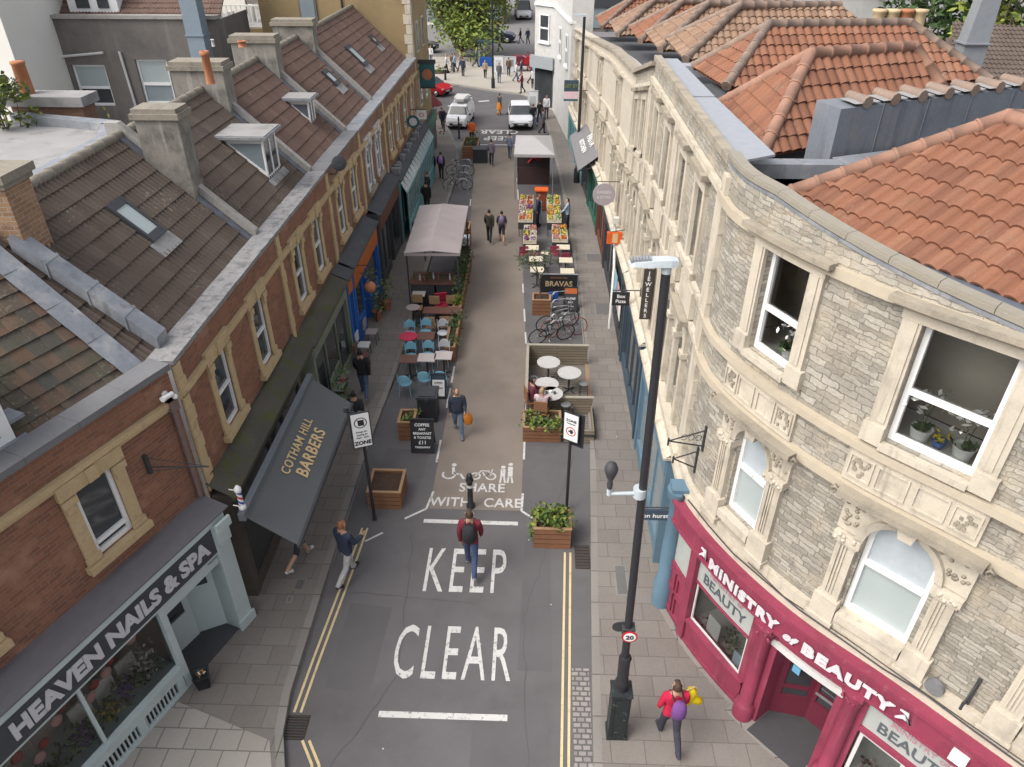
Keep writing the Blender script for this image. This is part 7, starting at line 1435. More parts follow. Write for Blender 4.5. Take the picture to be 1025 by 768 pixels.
t = thing('estate_board', 'blue and white estate agent board on the cream stone terrace', 'sign board', (1.72, 40, 4.8)); m = MB(); m.box(-.37, .37, -.02, .02, -.05, .5); obj('upper_panel', m, MT['navy'], t); m = MB(); m.box(-.37, .37, -.02, .02, -.42, -.05); obj('lower_panel', m, flat('pale_pink_panel', (.6, .45, .48)), t); m = MB(); m.box(-.37, .37, -.02, .02, -.52, -.42); obj('base_panel', m, MT['dteal'], t); letters(t, 'LET BY', 0, .15, -.024, .22, 'leafy', 1, .003)
m = MB(); m.tube([(.37, 0, 0), (.85, 0, 0)], .02, 6); obj('bracket', m, MT['iron'], t)
t = thing('shop_awning', 'grey awning with white lettering on the far right terrace', 'awning', (2.95, 37.0, 3.2), rad(-88)); m = MB(); m.add([(-3.0, 0, .1), (3.0, 0, .1), (3.0, -1.1, -.7), (-3.0, -1.1, -.7), (3.0, -1.1, -.85), (-3.0, -1.1, -.85)], [(0, 3, 2, 1), (3, 5, 4, 2)]); obj('awning_cloth', m, flat('mid_grey_cloth', (.16, .155, .16)), t)
Mw = Matrix.Translation((.2, -.5, -.235)) @ Matrix.Rotation(-(math.pi / 2 - math.atan2(.8, 1.1)), 4, 'X')
for s_, z_, sz in (('PASTA', .12, .45), ('KITCHEN', -.32, .36)): tt = text_mb(s_, sz, .003, .006, wx=1.4); tt.xf(Mw @ Matrix.Translation((0, -.03, z_))); obj('lettering', tt, MT['white'], t)
m = MB()
for x in (-2.9, 2.9): m.tube([(x, 0, -.5), (x, -1.1, -.75)], .025, 6)
obj('awning_arm', m, MT['char'], t)
t = thing('drainpipe', 'white drainpipe with a kink on the pale stone house', 'pipe', (2.85, 25.3, 3.3)); m = MB(); m.tube([(0, 0, 0), (.05, 0, -.4), (-.2, -2.8, -.5), (-.2, -2.8, -2.8)], .05, 8); obj('pipe', m, MT['white2'], t); m = MB(); m.box(-.05, .15, -.1, .1, -.02, .2); obj('hopper', m, MT['white2'], t)
m = MB(); cl = [(2.92, 10.86, PZ), (2.92, 10.86, 3.25)]; m.tube(cl, .15, 14); m.lathe([(.22, 0), (.22, .7), (.17, .8), (.16, 3.0), (.22, 3.1), (.24, 3.3)], (2.92, 10.86, PZ), 16); t = thing('blue_column', 'pale blue round shop column next to the magenta shop front', 'column', (2.92, 10.86, PZ)); obj('shaft', m, MT['bluegrey'], t, world=True); m = MB(); m.box(2.75, 3.1, 10.7, 11.05, 3.3, 3.5); obj('cap', m, MT['bluegrey'], t, world=True)
# posters in the glass of the narrow pale house
for i, (y_, c_) in enumerate(((24.6, 'white'), (23.9, 'skyb'), (23.1, 'pinkd'), (22.4, 'white'))):
    m = MB(); m.box(-.3, .3, -.01, .01, 0, .9); obj('poster', m, MT[c_], loc=(2.925, y_, 1.0), rz=rad(-90), label=f'{("white", "sky blue", "speckled pink", "plain white")[i]} poster {("nearest the round sign", "left of the pink one", "right of the blue one", "nearest the pizza sign")[i]} in the dark shop window', cat='poster')
# ---- wall signs on the left
t = thing('round_sign', 'round dark green pharmacy style sign on the left terrace', 'shop sign', (-7.55, 44, 2.5)) if False else thing('round_sign', 'round dark green hanging sign on the left terrace', 'shop sign', (-6.0, 36.2, 4.1)); m = MB(); m.tube([(0, .03, 0), (0, -.03, 0)], .3, 24); obj('sign_panel', m, MT['dteal'], t); m = MB(); m.tube([(0, -.031, 0), (0, -.035, 0)], .2, 8); obj('emblem', m, MT['silver'], t); m = MB(); m.tube([(-.6, 0, 0), (-.25, 0, 0)], .02, 6); obj('bracket', m, MT['iron'], t)
t = thing('square_sign', 'square cream hanging sign with a red ring beside the round green sign', 'shop sign', (-5.85, 38.0, 4.0)); m = MB(); m.box(-.25, .25, -.02, .02, -.22, .22); obj('sign_panel', m, MT['cloth'], t); m = MB()
for k in range(20): a, b = k * .31416, (k + 1) * .31416; m.poly([(.13 * math.cos(q) * s_, -.022, .1 * math.sin(q) * s_) for q, s_ in ((a, 1), (b, 1), (b, .7), (a, .7))])
obj('emblem', m, MT['rtop'], t); m = MB(); m.tube([(-.9, 0, .25), (.25, 0, .25)], .02, 6); obj('bracket', m, MT['iron'], t)
t = thing('pub_sign', 'green framed pub sign with an orange emblem at the far left corner', 'pub sign', (-6.05, 42.3, 5.1)); m = MB(); m.box(-.42, .42, -.03, .03, -.62, .55); obj('sign_panel', m, MT['dteal'], t); m = MB(); m.tube([(0, -.032, 0), (0, -.036, 0)], .28, 16); obj('emblem', m, MT['terra'], t); m = MB(); m.box(-.48, .48, -.06, .06, .55, .75); m.box(-.45, .45, -.05, .05, -.72, -.62); obj('sign_cap', m, MT['char'], t); m = MB(); m.tube([(-.5, 0, .3), (-.42, 0, .3)], .03, 6); obj('bracket', m, MT['iron'], t)
# planting, stools and pots along the left shop fronts
def pot_plant(label, x, y, h, r_, n, mats=('leafa', 'leafb', 'leafy')):
    t = thing('potted_plant', label, 'potted plant', (x, y, PZ)); m = MB(); m.lathe([(.13, 0), (.18, .34), (.2, .36), (.16, .36), (0, .33)], (0, 0, 0), 12); obj('pot', m, MT['terra'], t); m = MB()
    for i in range(n): a = RN.random(); m.leaf((RN.gauss(0, r_), RN.gauss(0, r_), .4 + a * h), .14, RN.randrange(3))
    obj('foliage', m, [MT[q] for q in mats], t)
pot_plant('leafy pot plant by the bright blue shop wall', -5.75, 23.6, .75, .16, 90); pot_plant('tall grassy pot plant beside the bicycle at the blue shop', -5.55, 24.4, 1.0, .18, 90, ('leafy', 'leafa', 'leafb')); pot_plant('low flowering pot at the sage green shop door', -5.6, 17.1, .4, .16, 80)
t = thing('hanging_basket', 'hanging basket with trailing leaves and a copper ball by the blue shop', 'hanging basket', (-5.55, 22.2, 2.6)); m = MB(); m.ball((0, 0, -.5), .2, 12); obj('copper_ball', m, flat('copper', (.42, .17, .08), .4), t); m = MB()
for i in range(60): m.leaf((RN.gauss(0, .14), RN.gauss(0, .14), RN.uniform(-.15, .15)), .12, RN.randrange(2))
obj('foliage', m, [MT['leafb'], MT['leafg']], t); m = MB(); m.tube([(0, 0, -.3), (0, 0, .3)], .01, 4); m.tube([(-.4, 0, .3), (0, 0, .3)], .015, 5); obj('chain', m, MT['iron'], t)
for l_, x, y, c_ in (('pale lilac chair by the blue shop door', -5.62, 21.9, 'canvas'), ('white chair against the bright blue shop wall', -5.7, 21.0, 'white2'), ('brown chair at the near end of the blue shop front', -5.6, 20.3, 'btop')): chair(l_, c_, (x, y, PZ), rad(90), 'chairs along the blue shop front', .95, True)
bicycle('bicycle leaning on the bright blue shop wall', (-5.72, 24.0, PZ), rad(88), 'char', 'rubber', 8, 'bicycles along the blue shop', .9)
for i, (l_, y) in enumerate((('tall green plant stand full of leaves by the sage shop', 18.2), ('second plant stand with red blooms by the sage shop', 17.6))):
    t = thing('plant_stand', l_, 'plant stand', (-5.68, y, PZ)); m = MB()
    for z in (.1, .55, 1.0): m.box(-.15, .15, -.25, .25, z, z + .03)
    m.box(-.15, -.12, -.25, .25, 0, 1.4); obj('shelf', m, MT['sage'], t); m = MB()
    for z in (.1, .55, 1.0):
        for k in range(34): m.leaf((RN.uniform(-.12, .16), RN.uniform(-.25, .25), z + RN.uniform(.04, .35)), .12, RN.choice([0, 1, 0, 2 if i else 1]))
    obj('foliage', m, [MT['leafb'], MT['leafa'], MT['rtop']], t)
# ---------------------------------------------------------------- vehicles
def car(name, label, loc, rz, paint, L=4.1, W=1.75, H=1.5, kind='hatch', sc=1, group=None, catg='car', gl='glass'):
    """front points to local -y"""
    t = thing(name, label, catg, loc, rz, group); t.scale = (sc,) * 3; h = L / 2
    if kind == 'van': st_ = [(-h, .35, .72, .72, .84), (-h + .12, .25, .95, .95, .95), (-h + .75, .22, 1.08, 1.1, 1), (-h + 1.25, .22, 1.12, H - .08, 1), (-h + 1.6, .22, 1.15, H, 1), (h - .2, .22, 1.15, H, 1), (h, .3, 1.1, H - .12, .97)]
    else: st_ = [(-h, .38, .66, .66, .80), (-h + .15, .26, .80, .80, .94), (-h + .6, .22, .92, .93, 1), (-h + 1.05, .22, .96, .99, 1), (-h + 1.7, .22, .98, H - .04, 1), (0.25, .22, .98, H, 1), (h - .75, .22, .98, H - .08, 1), (h - .2, .24, .95, 1.05, .97), (h, .36, .9, .92, .88)]
    m = MB(); rings = []
    for y, zb, zs, zr, k in st_:
        w = W / 2 * k; wr = w * (.78 if zr > zs + .15 else .96)
        rings.append([(-w * .9, y, zb), (-w, y, zb + .22), (-w * 1.0, y, zs - .12), (-w * .96, y, zs), (-wr, y, zr - .04), (-wr * .8, y, zr), (wr * .8, y, zr), (wr, y, zr - .04), (w * .96, y, zs), (w, y, zs - .12), (w, y, zb + .22), (w * .9, y, zb)])
    vs = [p for r in rings for p in r]; fs = []; gs = []
    for i in range(len(rings) - 1):
        for k in range(11):
            f = (i * 12 + k, (i + 1) * 12 + k, (i + 1) * 12 + k + 1, i * 12 + k + 1)
            rise = [st_[j][3] - st_[j][2] for j in (i, i + 1)]
            glass = (k in (3, 7) and min(rise) > .2 and not (kind == 'van' and i > 3)) or (k in (4, 5, 6) and abs(rise[0] - rise[1]) > .3)
            (gs if glass else fs).append(f)
    m.add(vs, fs, 0, None, False); m.add(rings[0], [tuple(range(12))]); m.add(rings[-1], [tuple(range(12))[::-1]])
    b = obj('body', m, MT[paint] if isinstance(paint, str) else paint, t)
    m = MB(); m.add(vs, gs); obj('window_glass', m, MT[gl], b)
    for x in (-W / 2 + .09, W / 2 - .09):
        for y in (-h + .75, h - .75):
            m = MB(); m.lathe([(.2, -.1), (.3, -.1), (.32, -.05), (.32, .05), (.3, .1), (.2, .1)], (0, 0, 0), 16); m.xf(T(x, y, .32) @ Matrix.Rotation(rad(90), 4, 'Y')); o = obj('wheel', m, MT['rubber'], t)
            m = MB(); m.lathe([(0, -.11), (.19, -.105), (.2, 0), (.19, .105), (0, .11)], (0, 0, 0), 12); m.xf(T(x, y, .32) @ Matrix.Rotation(rad(90), 4, 'Y')); obj('hub', m, MT['steel'], o)
    for sx in (-1, 1):
        m = MB(); m.box(sx * W * .36 - .14, sx * W * .36 + .14, -h - .01 + .06, -h + .2, .62, .76); obj('headlight', m, MT['silver'], t)
        m = MB(); m.box(sx * W * .38 - .08, sx * W * .38 + .08, h - .08, h + .015, .68, .88); obj('tail_light', m, MT['red'], t)
        m = MB(); m.box(sx * (W / 2 + .08) - .09, sx * (W / 2 + .08) + .09, -h + 1.3, -h + 1.4, .95, 1.08); obj('wing_mirror', m, MT['black'], t)
    m = MB(); m.box(-W * .3, W * .3, -h - .012, -h + .05, .38, .56); obj('grille', m, MT['black'], t)
    for y in (-h - .02, h): m = MB(); m.box(-.26, .26, y, y + .02, .46, .57); obj('number_plate', m, MT['white2'], t)
    return t
WHT = flat('white_car_paint', (.62, .63, .65), .3)
v = car('parked_van', 'white van with loaded roof rack facing the camera at the kerb bend', (-5.35, 52.5, 0), rad(-5), WHT, 4.6, 1.8, 1.75, 'van', .8, catg='van')
m = MB()
for y in (-.6, .5, 1.7): m.box(-.8, .8, y, y + .05, 1.87, 1.93)
for k in range(12): m.box(RN.uniform(-.7, .3), RN.uniform(.35, .75), RN.uniform(-.6, 1), RN.uniform(1.1, 1.9), 1.93, 2.0 + RN.random() * .15, RN.randrange(2))
obj('roof_rack', m, [MT['steel'], MT['white2']], v)
car('parked_car', 'white car facing the camera beside the dark market stall', (-1.2, 52.5, 0), rad(3), WHT, 4.5, 1.9, 1.6, sc=.86)
car('parked_car', 'bright red hatchback turning at the far left corner', (-8.6, 61.8, 0), rad(58), flat('red_car_paint', (.42, .015, .025), .3), 4.0, 1.75, 1.5, sc=.86)
car('parked_car', 'black car on the main road left of the big tree', (-12.6, 81.5, 0), rad(80), flat('black_car_paint', (.02, .02, .023), .3), 4.4, 1.8, 1.5)
car('parked_car', 'silver car under the big tree on the main road', (-7.6, 86.5, 0), rad(20), flat('silver_car_paint', (.4, .41, .43), .3), 4.4, 1.8, 1.5)
car('delivery_van', 'white van far up the main road on the right of the tree', (-2.2, 108, 0), rad(5), WHT, 5.2, 2.0, 2.3, 'van', catg='van')
car('parked_car', 'dark car behind the tree on the main road', (-4.8, 88, 0), rad(85), flat('navy_car_paint', (.03, .035, .06), .3), 4.4, 1.8, 1.5)

# ---------------------------------------------------------------- people
SK = flat('skin', (.40, .235, .165)); SKD = flat('skin_dark', (.16, .09, .06))
HAIRS = dict(brown=flat('brown_hair', (.055, .033, .02)), black=flat('black_hair', (.015, .012, .011)), grey=flat('grey_hair', (.25, .24, .22)), fair=flat('fair_hair', (.30, .21, .11)), ginger=flat('ginger_hair', (.19, .075, .03)))
def person(label, x, y, face, h=1.75, top=(.1, .1, .1), bottom=(.05, .06, .09), hair='brown', shoes=(.03, .03, .03), z=0, pose='walk', stride=.42, arm=(.3, -.3), bend=(.35, .35), sleeve=1, short=0, skirt=None, lean=0, skin=SK, group=None, bald=False, long_=False, fingers=False, look=0):
    t = thing('person', label, 'person', (x, y, z), face, group); s = h / 1.75; J = []; E = []; REG = []
    def v(p, r): J.append((V(p), r)); return len(J) - 1
    def e(a, b, reg): E.append((a, b)); REG.append(reg)
    pel = v((0, 0, .95), (.155, .115)); w_ = v((0, .005, 1.1), (.145, .10)); ch = v((0, .0 + lean * .2, 1.3), (.175, .12)); nk = v((0, lean * .3 - .01, 1.47), (.065, .065)); hd0 = v((0, lean * .33 + .015, 1.56), (.075, .085)); hd = v((0, lean * .35 + .02, 1.65), (.085, .105)); ht = v((0, lean * .36 + .005, 1.725), (.055, .065))
    e(pel, w_, 'top'); e(w_, ch, 'top'); e(ch, nk, 'top'); e(nk, hd0, 'head'); e(hd0, hd, 'head'); e(hd, ht, 'head')
    ns = v((0, lean * .35 + .135, 1.625), (.012, .016)); e(hd, ns, 'head')
    foot = []
    for sx, th_ in ((-1, stride), (1, -stride)):
        if pose == 'sit': a1, a2 = rad(86), rad(2)
        elif pose == 'stand': a1, a2 = th_ * .15, th_ * .1
        else: a1 = th_; a2 = th_ - (.12 if th_ > 0 else .55)
        hp = V((sx * .085, 0, .90)); kn = hp + .43 * V((sx * .02, math.sin(a1), -math.cos(a1))); an = kn + .42 * V((0, math.sin(a2), -math.cos(a2)))
        tilt = 0 if th_ > 0 or pose != 'walk' else -.5
        to = an + V((sx * .02, .17 * math.cos(tilt), -.035 + .17 * math.sin(tilt))); he = an + V((0, -.05, -.045))
        a = v(hp, (.09, .095)); b = v(hp.lerp(kn, .5), (.078, .08)); c = v(kn, (.058, .062)); d = v(kn.lerp(an, .4), (.056, .06)); f = v(an, (.042, .046)); g = v(to, (.045, .028)); k = v(he, (.036, .034))
        e(pel, a, 'bot'); e(a, b, 'bot'); e(b, c, 'bot'); e(c, d, 'shin'); e(d, f, 'shin'); e(f, g, 'shoe'); e(f, k, 'shoe'); foot.append(min(to.z, he.z))
    dz = -min(foot) + .03 if pose != 'sit' else -.9 + .5
    for sx, u, bd in ((-1, arm[0], bend[0]), (1, arm[1], bend[1])):
        sh = V((sx * .185, lean * .25, 1.40)); el = sh + .28 * V((sx * .16, math.sin(u), -math.cos(u))); q = u + bd; wr = el + .245 * V((-sx * .05, math.sin(q), -math.cos(q))); d = (wr - el).normalized()
        a = v(sh, (.062, .066)); b = v(el, (.043, .045)); c = v(wr, (.028, .03)); e(ch, a, 'top'); e(a, b, 'arm'); e(b, c, 'fore')
        pm = v(wr + d * .075, (.036, .018)); e(c, pm, 'hand')
        if fingers:
            fw_ = V((0, 1, 0)) if abs(d.y) < .9 else V((0, 0, 1))
            for i, (off, ln) in enumerate(((-.027, .065), (-.009, .08), (.009, .075), (.026, .06))):
                r0 = wr + d * .085 + fw_ * off * 1.1; m1 = v(r0, (.011, .011)); m2 = v(r0 + d * ln * .6 + V((-sx * .006, 0, 0)), (.009, .009)); m3 = v(r0 + d * ln + V((-sx * .022, 0, 0)), (.007, .007)); e(pm, m1, 'hand'); e(m1, m2, 'hand'); e(m2, m3, 'hand')
            tb = v(wr + d * .04 + fw_ * .045, (.011, .011)); tb2 = v(wr + d * .085 + fw_ * .06, (.009, .009)); e(c, tb, 'hand'); e(tb, tb2, 'hand')
        else: ft = v(wr + d * .16 + V((-sx * .02, 0, 0)), (.022, .013)); e(pm, ft, 'hand')
    me = D.meshes.new('b'); me.from_pydata([tuple((p + V((0, 0, dz))) * s) for p, r in J], E, []); o = D.objects.new('b', me); COL.objects.link(o)
    o.modifiers.new('k', 'SKIN'); sv = me.skin_vertices[0].data
    for i, (p, r) in enumerate(J): sv[i].radius = (r[0] * s, r[1] * s)
    sv[0].use_root = True; sb = o.modifiers.new('s', 'SUBSURF'); sb.levels = 2 if fingers else 1
    dg = bpy.context.evaluated_depsgraph_get(); dg.update(); bm_ = D.meshes.new_from_object(o.evaluated_get(dg))
    pv = [p.co.copy() for p in bm_.vertices]; pn = [p.normal.copy() for p in bm_.vertices]; pf = [tuple(p.vertices) for p in bm_.polygons]; pc = [p.center.copy() for p in bm_.polygons]
    D.objects.remove(o); D.meshes.remove(me); D.meshes.remove(bm_)
    P = [(p + V((0, 0, dz))) * s for p, r in J]; segs = [(P[a], P[b] - P[a], max((P[b] - P[a]).length_squared, 1e-9), (J[a][1][0] + J[b][1][0]) * .5 * s) for a, b in E]
    reg = []
    for c in pc:
        best = None
        for i, (a, d, l2, r) in enumerate(segs):
            w = c - a; k = min(1, max(0, w.dot(d) / l2)); q = (w - d * k).length - r * .9
            if best is None or q < best[0]: best = (q, i)
        reg.append(REG[best[1]])
    m = MB(); m.add(pv, pf, 0, None, True); obj('body', m, skin, t)
    hc = P[hd]; ztop_ = P[nk].z - .01 * s
    def part(nm, test, off, mat):
        ids = [i for i, f in enumerate(pf) if test(reg[i], pc[i])]
        if not ids: return
        mp = {}; vs = []; fs = []
        for i in ids:
            f = []
            for k in pf[i]:
                if k not in mp: mp[k] = len(vs); vs.append(pv[k] + pn[k] * off)
                f.append(mp[k])
            fs.append(tuple(f))
        m = MB(); m.add(vs, fs, 0, None, True); obj(nm, m, mat, t)
    cm = lambda c, n: mk(n, c, .9, .16, 7, .06, 14, 1.0)
    hem = (.86 + dz) * s if not long_ else (.62 + dz) * s
    part('jacket', lambda r, c: (r == 'top' and c.z < ztop_) or (r == 'arm' and sleeve > 0) or (r == 'fore' and sleeve > .6) or (r == 'bot' and c.z > hem and pose != 'sit'), .016 * s, cm(top, 'cloth_top'))
    part('trousers', lambda r, c: (r == 'bot') or (r == 'shin' and not short), .009 * s, cm(bottom, 'cloth_bottom'))
    part('shoes', lambda r, c: r == 'shoe', .01 * s, cm(shoes, 'shoe_leather'))
    if not bald: part('hair', lambda r, c: r == 'head' and (c.z > hc.z + .045 * s or (c.y < hc.y - .0 * s and c.z > hc.z - (.07 if not long_ else .12) * s) ) and not (c.y > hc.y + .07 * s and c.z < hc.z + .07 * s), .018 * s, HAIRS[hair])
    else: part('hair', lambda r, c: r == 'head' and c.y < hc.y - .02 * s and abs(c.z - hc.z) < .045 * s, .008 * s, HAIRS['grey'])
    if skirt:
        m = MB(); m.lathe([(.15 * s, (1.02 + dz) * s), (.2 * s, (.85 + dz) * s), (.26 * s, (.5 + dz) * s)], (0, 0, 0), 14); obj('skirt', m, cm(skirt, 'skirt_cloth'), t)
    if fingers:
        for sx in (-1, 1): m = MB(); m.ball(tuple(hc + V((sx * .033, .098, .0)) * s), .010 * s, 6); obj('eye', m, MT['black'], t)
        for sx in (-1, 1): m = MB(); m.ball(tuple(hc + V((sx * .09, .0, -.01)) * s), (.012 * s, .022 * s, .034 * s), 6); obj('ear', m, skin, t)
        m = MB(); m.box(-.025 * s, .025 * s, .0, .008 * s, -.005 * s, .005 * s); m.xf(Matrix.Translation(hc + V((0, .088, -.065)) * s)); obj('mouth', m, flat('lips', (.3, .12, .1)), t)
    t['hand'] = 0; del t['hand']
    return t, s, dz
def backpack(label, x, y, face, h, col, sc=1, z=0, trim=None):
    t = thing('backpack', label, 'backpack', (x, y, z), face); s = h / 1.75; m = MB()
    prof = [(1.0, .12, .10), (1.08, .155, .135), (1.25, .16, .15), (1.40, .14, .12), (1.46, .09, .07)]; N = 12
    for i, (zz, a, d) in enumerate(prof): pass
    s = h / 1.75; vs = [(a * sc * math.cos(k * math.tau / N), -.15 - d * .5 + d * .75 * math.sin(k * math.tau / N), 1.3 + (zz - 1.25) * sc) for zz, a, d in prof for k in range(N)]
    fs = [(i * N + k, i * N + (k + 1) % N, (i + 1) * N + (k + 1) % N, (i + 1) * N + k) for i in range(4) for k in range(N)] + [tuple(range(N))[::-1], tuple(range(4 * N, 5 * N))]
    m.add([tuple(c * s for c in p) for p in vs], fs, 0, None, True); obj('bag_body', m, mk('bag_cloth', col, .85, .15, 12, .06, 60), t)
    m = MB(); m.ball((0, -.27 * s, 1.2 * s), (.11 * s, .045 * s, .1 * s), 8); obj('pocket', m, mk('bag_pocket', trim or tuple(c * .7 for c in col), .85, .3, 20), t)
    m = MB()
    for sx in (-.09, .09): m.tube([(sx * s, -.13 * s, 1.43 * s), (sx * s, .02 * s, 1.475 * s), (sx * s, .15 * s, 1.36 * s), (sx * 1.2 * s, .05 * s, 1.1 * s)], .016 * s, 5)
    obj('strap', m, MT['black'], t); return t
PP = math.pi
person('person in a maroon hoodie and jeans walking up the road', -1.34, 11.78, rad(0), 1.84, (.155, .022, .035), (.045, .065, .13), 'brown', (.3, .29, .28), stride=.3, arm=(-.15, .2), bend=(.3, .25), fingers=True)
backpack('black backpack on the person in the maroon hoodie', -1.34, 11.76, rad(0), 1.84, (.022, .022, .025), .95)
person('person in navy jacket and pale trousers looking at a phone by yellow lines', -4.12, 11.42, rad(-28), 1.78, (.03, .038, .065), (.36, .35, .34), 'ginger', (.03, .03, .03), stride=.36, arm=(.15, .3), bend=(1.0, 1.3), fingers=True)
person('bald person in a navy jacket and jeans walking towards the camera on the tan path', -2.12, 16.85, PP + .1, 1.66, (.032, .04, .06), (.11, .16, .23), 'grey', (.12, .13, .16), stride=.26, arm=(.15, -.1), bend=(1.1, .15), bald=True, fingers=True)
t = thing('carrier_bag', 'bright orange bag carried by the bald person', 'bag', (-1.83, 16.8, .45)); m = MB(); m.lathe([(.09, 0), (.13, .06), (.14, .26), (.09, .34)], (0, 0, 0), 10); m.v = [(x, y * .55, z) for x, y, z in m.v]; obj('bag_body', m, flat('orange_bag', (.5, .17, .02)), t); m = MB(); m.tube([(-.06, 0, .33), (-.05, 0, .44), (.05, 0, .44), (.06, 0, .33)], .01, 5); obj('handle', m, flat('orange_bag', (.5, .17, .02)), t)
person('person in a red coat walking away along the right pavement by the lamp cabinet', 2.60, 7.68, rad(4), 1.72, (.43, .015, .05), (.035, .035, .05), 'brown', (.05, .05, .06), z=PZ, stride=.3, arm=(.1, .15), bend=(.3, 1.0), fingers=True)
backpack('purple patterned backpack on the person in the red coat', 2.61, 7.66, rad(4), 1.72, (.13, .05, .18), .86, PZ, (.3, .2, .34))
t = thing('yellow_parcel', 'bright yellow inflatable parcel carried by the person in the red coat', 'parcel', (2.93, 7.86, PZ + .85), rad(20)); m = MB(); m.tube([(-.10, 0, .05), (-.08, 0, .1), (-.02, .02, .24), (.0, 0, .40), (.02, 0, .43)], [.02, .085, .10, .085, .02], 12); m.tube([(-.04, 0, .16), (.06, -.02, .14), (.17, -.04, .07), (.19, -.04, .06)], [.06, .085, .075, .02], 12); obj('parcel_body', m, flat('bright_yellow', (.68, .52, .01)), t); m = MB(); m.tube([(-.1, 0, .44), (.02, 0, .5), (.08, 0, .42)], .012, 5); obj('handle', m, MT['yellow'], t)
person('person in dark shorts and white shoes stepping out under the barber awning', -5.3, 11.75, rad(-30), 1.75, (.05, .05, .055), (.03, .03, .035), 'brown', (.6, .6, .6), z=PZ, stride=.42, short=1, fingers=True)
person('person in a black jacket and jeans passing the sage green shop', -5.2, 18.6, rad(6), 1.7, (.018, .018, .022), (.06, .09, .15), 'black', (.2, .2, .2), z=PZ, stride=.34, fingers=True)
person('person in dark clothes half hidden by the loading sign', -4.92, 16.4, rad(0), 1.68, (.025, .027, .032), (.02, .02, .025), 'black', (.03, .03, .03), z=PZ, stride=.25)
person('person in a dark olive jacket walking away on the tan path, left of a pair', -2.08, 31.3, rad(-4), 1.55, (.05, .043, .035), (.025, .025, .032), 'black', stride=.28)
person('person in shorts with a lilac backpack walking away, right of a pair', -1.52, 31.3, rad(3), 1.5, (.05, .045, .07), (.03, .03, .04), 'black', (.35, .33, .3), stride=.3, short=1, sleeve=.3)
backpack('lilac backpack on the right hand person of the walking pair', -1.52, 31.28, rad(3), 1.5, (.16, .12, .2), .9)
person('person in a dark purple coat left of the pale canopy', -5.15, 30.2, rad(5), 1.5, (.045, .035, .085), (.03, .03, .04), 'black', z=PZ, stride=.25)
person('person in black by the teal shop, nearer the camera', -5.35, 34.6, rad(0), 1.6, (.015, .015, .017), (.02, .02, .022), 'black', z=PZ, stride=.2)
person('person in black walking beside the purple backpack by the teal shop', -5.75, 39.9, rad(0), 1.5, (.015, .015, .017), (.02, .02, .022), 'black', z=PZ, stride=.25)
person('person wearing a purple backpack by the teal shop', -5.25, 39.9, rad(4), 1.5, (.035, .03, .045), (.025, .025, .035), 'black', z=PZ, stride=.25); backpack('purple backpack far along the left pavement', -5.25, 39.88, rad(4), 1.5, (.25, .14, .36), .9, PZ)
person('person leaning in the teal shop doorway', -5.55, 36.4, rad(80), 1.5, (.03, .025, .03), (.03, .03, .05), 'brown', z=PZ, pose='stand')
person('person in a dark jacket walking towards the camera past the white van', -6.3, 50, PP, 1.55, (.025, .03, .045), (.035, .035, .04), 'grey', z=PZ, stride=.28)
person('person in an orange high visibility vest by the white van', -4.15, 47.3, rad(20), 1.55, (.75, .14, .03), (.03, .03, .035), 'black', stride=.1, pose='stand')
person('person in a grey lilac shirt walking away near the far road lettering', -2.65, 42.9, rad(0), 1.5, (.16, .14, .17), (.03, .035, .055), 'black', stride=.28)
person('person with a pale blue top beside the market stall', -1.62, 44.3, rad(-10), 1.5, (.17, .19, .27), (.08, .09, .13), 'brown', stride=.25)
person('person in an orange skirt crossing the far road', -2.75, 55, rad(-40), 1.5, (.07, .06, .06), (.5, .2, .03), 'black', stride=.25, skirt=(.55, .2, .02))
person('fruit seller in a dark top and pale blue apron between the stall tables', .1, 33.3, rad(-80), 1.6, (.03, .035, .05), (.02, .02, .03), 'brown', pose='stand')
m = MB(); m.box(-.16, .16, .13, .15, .6, 1.25); obj('apron', m, flat('pale_blue_cloth', (.22, .34, .45)), None, loc=(.1, 33.3, 0), rz=rad(-80), label='pale blue apron worn by the fruit seller', cat='apron')
person('shopper in a pale blue shirt at the right hand fruit table', 1.5, 32.9, rad(75), 1.5, (.30, .37, .46), (.04, .045, .06), 'black', z=PZ * .3, pose='stand', arm=(.5, .4))
person('seated person with dark hair and a maroon top in the enclosure', .0, 17.95, rad(-75), 1.65, (.12, .03, .055), (.05, .05, .07), 'black', z=.09, pose='sit', arm=(.7, .6), bend=(.6, .6), long_=True, fingers=True)
person('seated person with fair hair and a pale pink top nearest the front screen', .28, 17.45, rad(-10), 1.6, (.48, .38, .4), (.12, .05, .14), 'fair', z=.09, pose='sit', arm=(.6, .7), bend=(.7, .6), long_=True, fingers=True)
for l_, x, y in (('wooden chair under the seated person with dark hair', .0, 17.95), ('wooden chair under the fair haired seated person', .28, 17.4)): chair(l_, 'wood', (x, y, .09), rad(-75) + PP if x == 0 else rad(-10) + PP, 'chairs of the seated people', .95, True)
